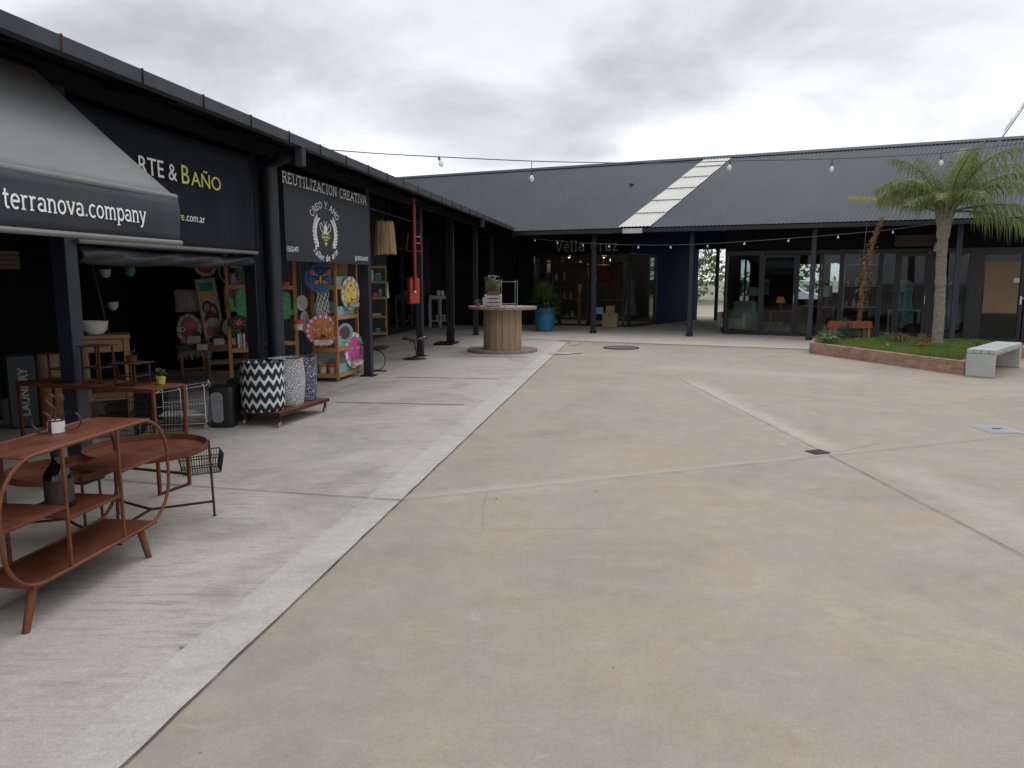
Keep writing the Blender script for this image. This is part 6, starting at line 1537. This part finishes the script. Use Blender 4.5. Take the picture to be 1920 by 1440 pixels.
for i in range(560):
    t = q.random() ** .8; wd = .04 + .13 * math.sin(math.pi * min(1, max(0, (t - .08) / .75))) if t > .08 else .03
    p = along(t) + Vector((q.gauss(0, wd * .55), q.gauss(0, wd * .5), q.uniform(-.04, .04))); mb.leaf(p, (q.uniform(-1, 1), q.uniform(-1, 1), q.uniform(-1, .4)), (q.uniform(-1, 1), q.uniform(-1, 1), .5), q.uniform(.03, .075), .026, .5)
mb.build('dry_leaves', 'dry_leaf', vi, smooth=0); stems.build('stems', 'brown_wood', vi)

# ================================================================== STRING LIGHTS
def bulb(p, lean, big, parent):
    d = Vector((lean[0], lean[1], -1)).normalized(); k_ = .76 if big else .6
    c = MB(); c.tube([p, p + d * .05 * k_], .017 * k_, 8); s = c.build('bulb', 'bulb_socket', parent)
    g = MB(); Z = d; Xv = Z.cross(Vector((0, 1, .1))).normalized(); Yv = Z.cross(Xv); pr = [(.014, .045), (.026, .07), (.036, .10), (.036, .115), (.024, .14), (.006, .15)]; o0 = 0; n_ = 12
    for r_, z in pr:
        for j in range(n_): a = 2 * math.pi * j / n_; g.v.append(tuple(p + Z * z * k_ + (Xv * math.cos(a) + Yv * math.sin(a)) * r_ * k_))
    for i in range(len(pr) - 1):
        for j in range(n_): g.f.append([i * n_ + j, i * n_ + (j + 1) % n_, (i + 1) * n_ + (j + 1) % n_, (i + 1) * n_ + j]); g.mi.append(0)
    g.f.append(list(range((len(pr) - 1) * n_, len(pr) * n_))); g.mi.append(0)
    g.build('glass_bulb', 'bulb_glass', s)
C1 = [(-2.31, 8.35, 3.004), (-1.54, 8.55, 2.974), (-.83, 8.73, 2.963), (.23, 9.0, 2.957), (1.22, 9.25, 2.975), (2.1, 9.48, 3.01), (2.73, 9.64, 3.054), (4.16, 10.01, 3.137), (5.27, 10.3, 3.225), (5.81, 10.44, 3.279), (7.14, 10.78, 3.47), (8.4, 11.1, 3.7), (10, 11.5, 4.05)]
s1_ = T('string_lights', 'near festoon cable with big bulbs crossing the sky above the plaza', 'string lights', (0, 0, 0))
def smoothc(C, k_=6):
    P = [Vector(p) for p in C]; out_ = []
    for i in range(len(P) - 1):
        p0, p1, p2, p3 = P[max(i - 1, 0)], P[i], P[i + 1], P[min(i + 2, len(P) - 1)]
        for j in range(k_):
            t = j / k_; out_.append(.5 * ((2 * p1) + (p2 - p0) * t + (2 * p0 - 5 * p1 + 4 * p2 - p3) * t * t + (3 * p1 - p0 - 3 * p2 + p3) * t ** 3))
    return out_ + [P[-1]]
mb = MB(); mb.tube(smoothc(C1), .0055, 6); mb.build('cable', 'cable', s1_)
for p, ln, drop in (((-.83, 8.73, 2.96), (.35, 0), 0), ((.23, 9.0, 2.955), (.02, 0), .12), ((2.73, 9.64, 3.05), (-.1, 0), 0), ((4.16, 10.01, 3.135), (0, 0), .05), ((5.81, 10.44, 3.277), (.1, 0), .05), ((7.5, 10.87, 3.53), (0, 0), .05)):
    v = Vector(p)
    if drop: mb = MB(); mb.tube([v, v - Vector((0, 0, drop))], .004, 5); mb.build('drop_wire', 'cable', s1_)
    bulb(v - Vector((0, 0, drop)), ln, True, s1_)
C2 = [(.05, 22.64, 2.95), (.67, 22.13, 2.754), (1.29, 21.61, 2.655), (1.97, 21.05, 2.57), (2.62, 20.51, 2.513), (3.33, 19.92, 2.467), (4.05, 19.33, 2.441), (4.82, 18.69, 2.445), (5.56, 18.08, 2.47), (6.36, 17.42, 2.508), (7.19, 16.74, 2.555), (8.03, 16.03, 2.624), (8.60, 15.55, 2.70)]
s2_ = T('string_lights', 'far festoon cable with small bulbs slung low from gutter corner to palm trunk', 'string lights', (0, 0, 0))
mb = MB(); mb.tube(smoothc(C2), .007, 5); mb.build('cable', 'cable', s2_)
for i, p in enumerate(C2[1:-1]): bulb(Vector(p), ((-.05, 0), (.1, 0), (0, 0), (.05, 0), (-.15, 0), (-.1, 0), (0, 0), (-.45, 0), (-.35, 0), (-.1, 0), (0, 0))[i], False, s2_)

# far hedge line beyond the parking
mb = MB(); q = random.Random(77)
for i in range(170):
    u_ = q.uniform(-12, 34); c = Vector((u_, q.uniform(33, 38), q.uniform(.3, 3.6 + 1.2 * math.sin(u_ * .7)))); leafball(mb, c, .9, .7, 34, .5, .3, q, .3)
hd = mb.build('far_hedge', 'leaf_green', None, smooth=0, loc=FA, rz=FR); tag(hd, 'far mass of green hedge and trees beyond the parking', 'hedge', kind='stuff')

# ================================================================== FAR SHOP FRONTS
ps = T('potted_yucca', 'bushy dark green strappy plant spreading over its bright blue pot', 'plant', (1.0, 22.75, .45))
mb = MB(); q = random.Random(41)
for i in range(560):
    a = q.uniform(0, 6.28); el = q.uniform(-.05, 1.45); d = Vector((math.cos(a) * math.cos(el), math.sin(a) * math.cos(el), math.sin(el))); c = Vector((q.uniform(-.1, .1), q.uniform(-.1, .1), q.uniform(.15, .5)))
    l = q.uniform(.45, .82); w = .024; sd_ = d.cross(Vector((0, 0, 1))).normalized() * w; m1 = c + d * l * .55; e_ = c + d * l + Vector((0, 0, -.2 * l * math.cos(el)))
    mb.add([c - sd_ * .5, c + sd_ * .5, m1 + sd_, m1 - sd_, e_], [(0, 1, 2, 3), (3, 2, 4)])
mb.build('strap_leaves', 'leaf_green', ps, smooth=0)
mb = MB()
for i in range(5): a = i * 1.3; mb.tube([(.06 * math.cos(a), .06 * math.sin(a), 0), (.1 * math.cos(a), .1 * math.sin(a), .45)], .03, 6)
mb.build('stems', 'stem', ps)
t = T('blue_pot', 'large glazed bright blue round pot at the far arcade edge', 'pot', (1.0, 22.75, .010)); mb = MB(); mb.lathe([(.20, 0), (.235, .03), (.29, .3), (.315, .55), (.31, .68), (.32, .72), (.285, .72), (.27, .60), (0, .58)], 36); mb.build('body', 'teal_pot', t)
mb = MB(); mb.lathe([(0, .61), (.27, .61)], 20); mb.build('soil', 'soil', t)
def stuff_shelf(name, label, loc, rz, w, h, d, n, goods, seed, mat='brown_wood'):
    t = T(name, label, 'display', loc, rz); q = random.Random(seed)
    for x in (0, w - .03): mb = MB(); mb.b(x, x + .03, 0, d, 0, h); mb.build('side', mat, t)
    for i in range(n): z = .25 + (h - .3) * i / max(1, n - 1); mb = MB(); mb.b(.03, w - .03, 0, d, z, z + .025); mb.build('shelf', mat, t)
    for i in range(n):
        z = .25 + (h - .3) * i / max(1, n - 1) + .027; x = .1
        while x < w - .12:
            r_ = q.uniform(.035, .07); hh = q.uniform(.1, .26); m_ = q.choice(goods)
            if i < n - 1 or hh < .2:
                o = T('vase', 'small ornament on the dim shelves inside the lettered shop' if 'left' in label else 'small ornament on the dim shelves of the glazed right shop', 'ornament', Vector(loc) + Matrix.Rotation(rz, 3, 'Z') @ Vector((x, d * .5, z)), 0, 'ornaments on the dim shop shelves' if 'left' in label else 'ornaments in the right shop')
                mb = MB(); mb.lathe([(r_ * .6, 0), (r_, hh * .35), (r_ * .8, hh * .6), (r_ * .4, hh * .8), (r_ * .5, hh), (0, hh * .96)], 12); mb.build('body', m_, o)
                mb = MB(); mb.tube([(r_ * .5 * math.cos(a * .63), r_ * .5 * math.sin(a * .63), hh) for a in range(10)], .006, 5, True); mb.build('rim', 'dim_white', o)
            x += r_ * 2 + q.uniform(.04, .2)
GD = ['dim_red', 'dim_white', 'dim_brown', 'p_darkgreen', 'p_cream', 'dim_red', 'p_grey', 'p_pink']
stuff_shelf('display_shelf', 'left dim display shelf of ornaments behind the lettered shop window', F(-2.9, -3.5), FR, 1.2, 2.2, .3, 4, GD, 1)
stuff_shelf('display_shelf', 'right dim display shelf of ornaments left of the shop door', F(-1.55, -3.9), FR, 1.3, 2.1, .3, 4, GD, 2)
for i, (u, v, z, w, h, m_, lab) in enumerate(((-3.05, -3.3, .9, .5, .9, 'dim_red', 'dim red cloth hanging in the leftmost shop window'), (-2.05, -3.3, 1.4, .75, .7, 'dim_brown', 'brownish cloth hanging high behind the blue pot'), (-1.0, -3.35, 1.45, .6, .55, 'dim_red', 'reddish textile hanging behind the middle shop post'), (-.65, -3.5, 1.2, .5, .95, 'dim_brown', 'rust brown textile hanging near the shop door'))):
    t = T('hanging_textile', lab, 'textile', F(u, v, z), FR); mb = MB(); nx_ = 10
    for k_ in range(nx_ + 1): x = w * k_ / nx_; y = .02 * math.sin(k_ * 1.9); mb.v += [(x, y, 0), (x * .96 + .01, y, h)]
    for k_ in range(nx_): mb.f.append([2 * k_, 2 * k_ + 2, 2 * k_ + 3, 2 * k_ + 1]); mb.mi.append(0)
    o = mb.build('cloth', m_, t, smooth=60); sm = o.modifiers.new('thick', 'SOLIDIFY'); sm.thickness = .01; mb = MB(); mb.tube([(-.03, 0, h + .01), (w + .03, 0, h + .01)], .012, 6); mb.build('rod', 'brown_wood', t)
t = T('kraft_box', 'beige kraft cardboard box with narrow top leaning at the lettered shop door', 'box', F(-.62, -2.78, .01), FR)
mb = MB(); mb.b(0, .50, 0, .20, 0, .46); mb.build('body', 'cardboard', t, bevel=.006); mb = MB(); mb.b(.12, .38, .02, .18, .46, .70); mb.build('top_flap', 'cardboard', t, bevel=.004); mb = MB(); mb.b(.2, .26, -.004, 0, .3, .45); mb.build('tape', 'brown_wood', t)
t = T('blue_card', 'small pale blue card sign propped beside the kraft box', 'card', F(-.86, -2.76, .44), FR); mb = MB(); mb.b(0, .28, 0, .012, 0, .22); mb.build('panel', 'cyan_card', t); mb = MB(); mb.bar((.14, .03, -.43), (.14, .02, .1), .014); mb.build('stake', 'black_metal', t)
mb = MB(); mb.b(.03, .25, -.003, 0, .15, .18); mb.b(.03, .19, -.003, 0, .10, .115); mb.build('print', 'p_white', t) if False else None
t = T('dress_stand', 'pale garment on a stand inside the corner shop glass', 'garment', F(.0, -4.0, .01), FR)
mb = MB(); mb.lathe([(.20, .35), (.16, .8), (.12, 1.1), (.15, 1.35), (.09, 1.5), (.04, 1.55), (0, 1.55)], 20, wob=lambda a, i: 1 + .08 * math.sin(7 * a)); mb.build('cloth', 'p_grey', t); mb = MB(); mb.tube([(0, 0, 0), (0, 0, .5)], .02, 8); mb.lathe([(.16, 0), (.16, .02), (0, .03)], 16); mb.build('stand', 'black_metal', t)
def lamp(loc, label, sh, base, mat='lamp_cloth', r1=.2, r2=.13, bm_='brown_wood'):
    t = T('table_lamp', label, 'lamp', loc); mb = MB(); mb.lathe([(.10, 0), (.10, .02), (.03, .05), (.06, base * .4), (.035, base * .8), (.02, base)], 20); mb.build('base', bm_, t)
    mb = MB(); mb.lathe([(r1, base - .02), (r2, base + sh)], 28); mb.f = mb.f[:28]; mb.mi = mb.mi[:28]; mb.build('lamp_shade', mat, t)
ac = T('armchair', 'pale sage green armchair behind the far right shop glass', 'armchair', F(3.78, -2.15, .01), FR - .5)
mb = MB(); mb.b(-.35, .35, -.33, .33, .12, .42); mb.build('seat', 'sage_fabric', ac, bevel=.04); mb = MB(); mb.b(-.38, .38, .25, .42, .12, .92); mb.build('backrest', 'sage_fabric', ac, bevel=.05)
for sx in (-1, 1):
    mb = MB(); mb.b(sx * .42 - .07, sx * .42 + .07, -.33, .34, .12, .60); mb.build('arm', 'sage_fabric', ac, bevel=.04)
    for sy in (-1, 1): mb = MB(); mb.b(sx * .36 - .025, sx * .36 + .025, sy * .28 - .025, sy * .28 + .025, 0, .12); mb.build('leg', 'brown_wood', ac)
def table(loc, rz, w, d, h, label, mat='brown_wood', name='side_table'):
    t = T(name, label, 'table', loc, rz); mb = MB(); mb.b(-w / 2, w / 2, -d / 2, d / 2, h - .03, h); mb.build('top', mat, t, bevel=.004)
    for sx in (-1, 1):
        for sy in (-1, 1): mb = MB(); mb.b(sx * (w / 2 - .04) - .02, sx * (w / 2 - .04) + .02, sy * (d / 2 - .04) - .02, sy * (d / 2 - .04) + .02, 0, h - .03); mb.build('leg', mat, t)
table(F(4.15, -2.9, .01), FR, .6, .5, .75, 'dark side table behind the sage armchair'); lamp(F(4.12, -2.85, .76), 'dark shaded lamp on the side table behind the sage armchair', .24, .34, 'p_grey', .24, .12)
table(F(5.0, -3.0, .01), FR, .8, .5, .62, 'small dim table in the middle of the right shop'); table(F(5.9, -3.2, .01), FR, 1.0, .6, .78, 'long dim table before the back window')
table(F(4.75, -1.75, .01), FR, .7, .3, .34, 'low brown bench table just inside the shop door')
lamp(F(6.2, -2.2, .80), 'white drum shaded lamp just right of the third far post', .30, .30, 'lamp_cloth', .14, .14); table(F(6.2, -2.2, .01), FR, .5, .4, .79, 'square dark table under the white drum lamp')
lamp(F(4.9, -3.0, .63), 'small amber glowing lamp on the middle shop table', .16, .26, 'amber_glow', .14, .09)
ob_ = T('pendant_lamp', 'cream pendant shade hanging by the back window', 'lamp', F(6.35, -3.2, 2.05)); mb = MB(); mb.lathe([(.19, 0), (.10, .22)], 24); mb.f = mb.f[:24]; mb.build('lamp_shade', 'lamp_cloth', ob_); mb = MB(); mb.tube([(0, 0, .2), (0, 0, .9)], .006, 5); mb.build('cord', 'black_metal', ob_)
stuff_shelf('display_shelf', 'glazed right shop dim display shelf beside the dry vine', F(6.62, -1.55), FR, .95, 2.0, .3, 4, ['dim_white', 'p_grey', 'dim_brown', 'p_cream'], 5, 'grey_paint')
table(F(8.15, -1.95, .01), FR, .8, .4, .75, 'white edged console table inside the double door', 'grey_paint')
lamp(F(8.02, -1.95, .76), 'sea green lamp on the console inside the double door', .30, .5, 'seafoam_paint', .22, .10, 'seafoam_paint')
for i, (u, v, lab) in enumerate(((8.22, -2.3, 'sea green dress on a stand left of the palm trunk'), (8.98, -1.9, 'sea green dress on a stand just behind the palm trunk'), (9.32, -2.1, 'sea green dress on a stand right of the palm trunk'))):
    t = T('sea_green_dress', lab, 'dress', F(u, v, .01), FR); q = random.Random(i)
    mb = MB(); mb.lathe([(.21, .25), (.19, .7), (.13, 1.05), (.15, 1.3), (.16, 1.42), (.06, 1.52), (0, 1.53)], 24, wob=lambda a, k_: 1 + .09 * math.sin(8 * a + i)); mb.build('cloth', 'seafoam_paint', t); mb = MB(); mb.tube([(0, 0, 0), (0, 0, .6)], .02, 8); mb.lathe([(.17, 0), (.17, .02), (0, .03)], 16); mb.build('stand', 'black_metal', t)
t = T('round_stool', 'dark round basket stool inside the shop beside the door', 'stool', F(8.4, -1.7, .01)); mb = MB(); mb.lathe([(.2, 0), (.25, .15), (.24, .32), (.2, .36), (0, .37)], 24); mb.build('body', 'dark_panel_wood', t); mb = MB(); mb.lathe([(.19, .365), (.15, .39), (0, .395)], 20); mb.build('pad', 'bin_black', t)
for i, (a, b2, lab) in enumerate(((9.87, 10.61, 'brown kraft paper sheet taped over the left glass door'), (10.86, 11.60, 'brown kraft paper sheet taped over the right glass door'))):
    t = T('kraft_paper', lab, 'paper', F(a, -1.282, .74), FR); mb = MB(); mb.b(0, b2 - a, 0, .003, 0, 1.28); mb.build('sheet', 'kraft_paper', t)
    mb = MB(); xx = b2 - a - .12 if i == 0 else .0; mb.b(xx, xx + .12, -.004, -.001, .76, .87); mb.build('note', 'paper', t)
t = T('wooden_sign', 'dark weathered plank sign above the shop door by the palm', 'sign', F(7.78, -1.20, 2.42), FR)
for k_ in range(2): mb = MB(); mb.b(0, .98, -.03, 0, k_ * .15, k_ * .15 + .145); mb.build('plank', 'sign_wood', t, bevel=.004)
mb = MB(); mb.b(.06, .09, -.036, -.03, -.01, .305); mb.b(.89, .92, -.036, -.03, -.01, .305); mb.build('batten', 'dark_panel_wood', t)
t = T('hanging_lantern', 'small pale metal lantern hanging beside the plank sign', 'lantern', F(8.72, -1.1, 2.28)); mb = MB(); mb.lathe([(.05, 0), (.06, .02), (.045, .16), (.02, .22), (0, .23)], 12); mb.build('body', 'dim_white', t); mb = MB(); mb.tube([(0, 0, .22), (0, 0, .6)], .004, 4); mb.build('cord', 'black_metal', t)
t = T('hanging_pot', 'white plaque with black ring hung on the passage post', 'plaque', F(2.86, -7.9, .95), FR); mb = MB(); mb.b(0, .28, 0, .02, 0, .6); mb.build('panel', 'paper', t); mb = MB(); mb.tube([(.14 + .08 * math.cos(a * .35), -.005, .34 + .08 * math.sin(a * .35)) for a in range(18)], .02, 6, True); mb.build('ring', 'bin_black', t)
t = T('notice_board', 'pale blue notice panel by the passage exit', 'notice', F(3.75, -7.9, 1.0), FR); mb = MB(); mb.b(0, .32, 0, .02, 0, .46); mb.build('panel', 'cyan_card', t); mb = MB(); mb.b(0, .32, -.004, .024, .46, .56); mb.build('header', 'paper', t)

def spot(u, v, z, label, w=14):
    t = T('shop_spotlight', label, 'spotlight', F(u, v, z)); mb = MB(); mb.lathe([(.03, 0), (.05, .02), (.05, .12), (0, .13)], 14); mb.build('can', 'black_metal', t); mb = MB(); mb.lathe([(0, -.006), (.032, -.004), (.03, .002)], 14); mb.build('lens', 'lamp_glow', t); mb = MB(); mb.tube([(0, 0, .12), (0, 0, 2.96 - z)], .008, 6); mb.build('rod', 'black_metal', t)
    ld = bpy.data.lights.new('spot_light', 'POINT'); ld.energy = w; ld.shadow_soft_size = .05; ld.color = (1, .9, .76); lo = bpy.data.objects.new('spot_light', ld); col.objects.link(lo); lo.parent = t; lo.location = (0, 0, -.08)
spot(-2.3, -4.2, 2.33, 'lit ceiling spotlight at the left inside the lettered shop'); spot(-.95, -3.9, 2.30, 'lit ceiling spotlight just left of the second far post'); spot(-.25, -4.6, 2.32, 'lit ceiling spotlight inside the corner shop glass')
spot(5.0, -4.0, 2.40, 'added ceiling spotlight brightening the middle of the right shop', 8); spot(8.3, -3.0, 2.45, 'added ceiling spotlight brightening the sea green dresses', 12)  # both right shop spots are added only to brighten its interior
# ================================================================== BEYOND THE ARCADE
def tree(loc, h, r_, n, seed, label, mat):
    t = T('street_tree', label, 'tree', loc, 0, 'trees beyond the arcade'); q = random.Random(seed); mb = MB(); mb.tube([(0, 0, 0), (.1, 0, h * .3), (.0, .1, h * .6)], [.22, .16, .1], 8); limbs = []
    for i in range(6):
        a = q.uniform(0, 6.28); s_ = Vector((.05, .03, h * q.uniform(.28, .5))); e_ = s_ + Vector((math.cos(a) * r_ * .7, math.sin(a) * r_ * .7, h * q.uniform(.12, .35))); mb.tube([s_, s_.lerp(e_, .5) + Vector((0, 0, .2)), e_], [.08, .05, .02], 6); limbs.append(e_)
    mb.build('trunk', 'palm_bark', t)
    mb = MB()
    for i in range(26):
        c = limbs[i % 6] + Vector((q.gauss(0, r_ * .4), q.gauss(0, r_ * .4), q.uniform(-h * .12, h * .3))); leafball(mb, c, r_ * q.uniform(.22, .4), r_ * q.uniform(.16, .3), n // 26, .26, .14, q, .3)
    mb.build('crown', mat, t, smooth=0)
for i, (u, v, h, r_, m_, lab) in enumerate(((2.0, -24, 6.0, 2.6, 'leaf_green', 'leafy green tree straight beyond the passage'), (6.8, -27, 7, 3.0, 'leaf_olive', 'olive green tree seen through the passage at right'), (10.6, -25, 6.5, 2.8, 'leaf_green', 'green tree seen through the back windows'), (15.5, -28, 7, 3.2, 'leaf_green', 'bigger green tree far right beyond the shop'), (-3.5, -29, 6, 2.8, 'leaf_olive', 'olive tree at the left beyond the passage wall'))): tree(F(u, v), h, r_, 2600, i, lab, m_)
def car(loc, rz, label, mat):
    t = T('parked_car', label, 'car', loc, rz, 'cars parked beyond the arcade')
    prof = [(-2.0, .3), (-2.05, .6), (-1.95, .85), (-1.5, .92), (-1.0, 1.38), (.4, 1.42), (1.05, .95), (1.85, .82), (2.05, .6), (2.0, .3)]
    mb = MB(); mb.prism(prof, -.82, .82, 'xz'); mb.build('body', mat, t, bevel=.08, seg=3)
    for y in (-.825, .815): mb = MB(); mb.prism([(-1.3, .95), (-.92, 1.32), (.34, 1.35), (.85, .96)], y, y + .01, 'xz'); mb.build('window', 'car_glass', t)
    for x in (-1.25, 1.25):
        for y in (-.84, .66): mb = MB(); mb.tube([(x, y, .31), (x, y + .18, .31)], .31, 20); w = mb.build('wheel', 'tyre', t); mb = MB(); mb.tube([(x, y - .01, .31), (x, y + .19, .31)], .17, 14); mb.build('rim', 'chrome', w)
    for y in (-.6, .6): mb = MB(); mb.b(1.93, 2.06, y - .16, y + .16, .58, .70); mb.build('headlight', 'paper', t, bevel=.02)
car(F(3.6, -19.5), FR + .1, 'white car parked straight beyond the passage', 'car_white'); car(F(9.3, -20, 0), FR + 3.2, 'grey car parked beyond the back windows', 'p_grey')
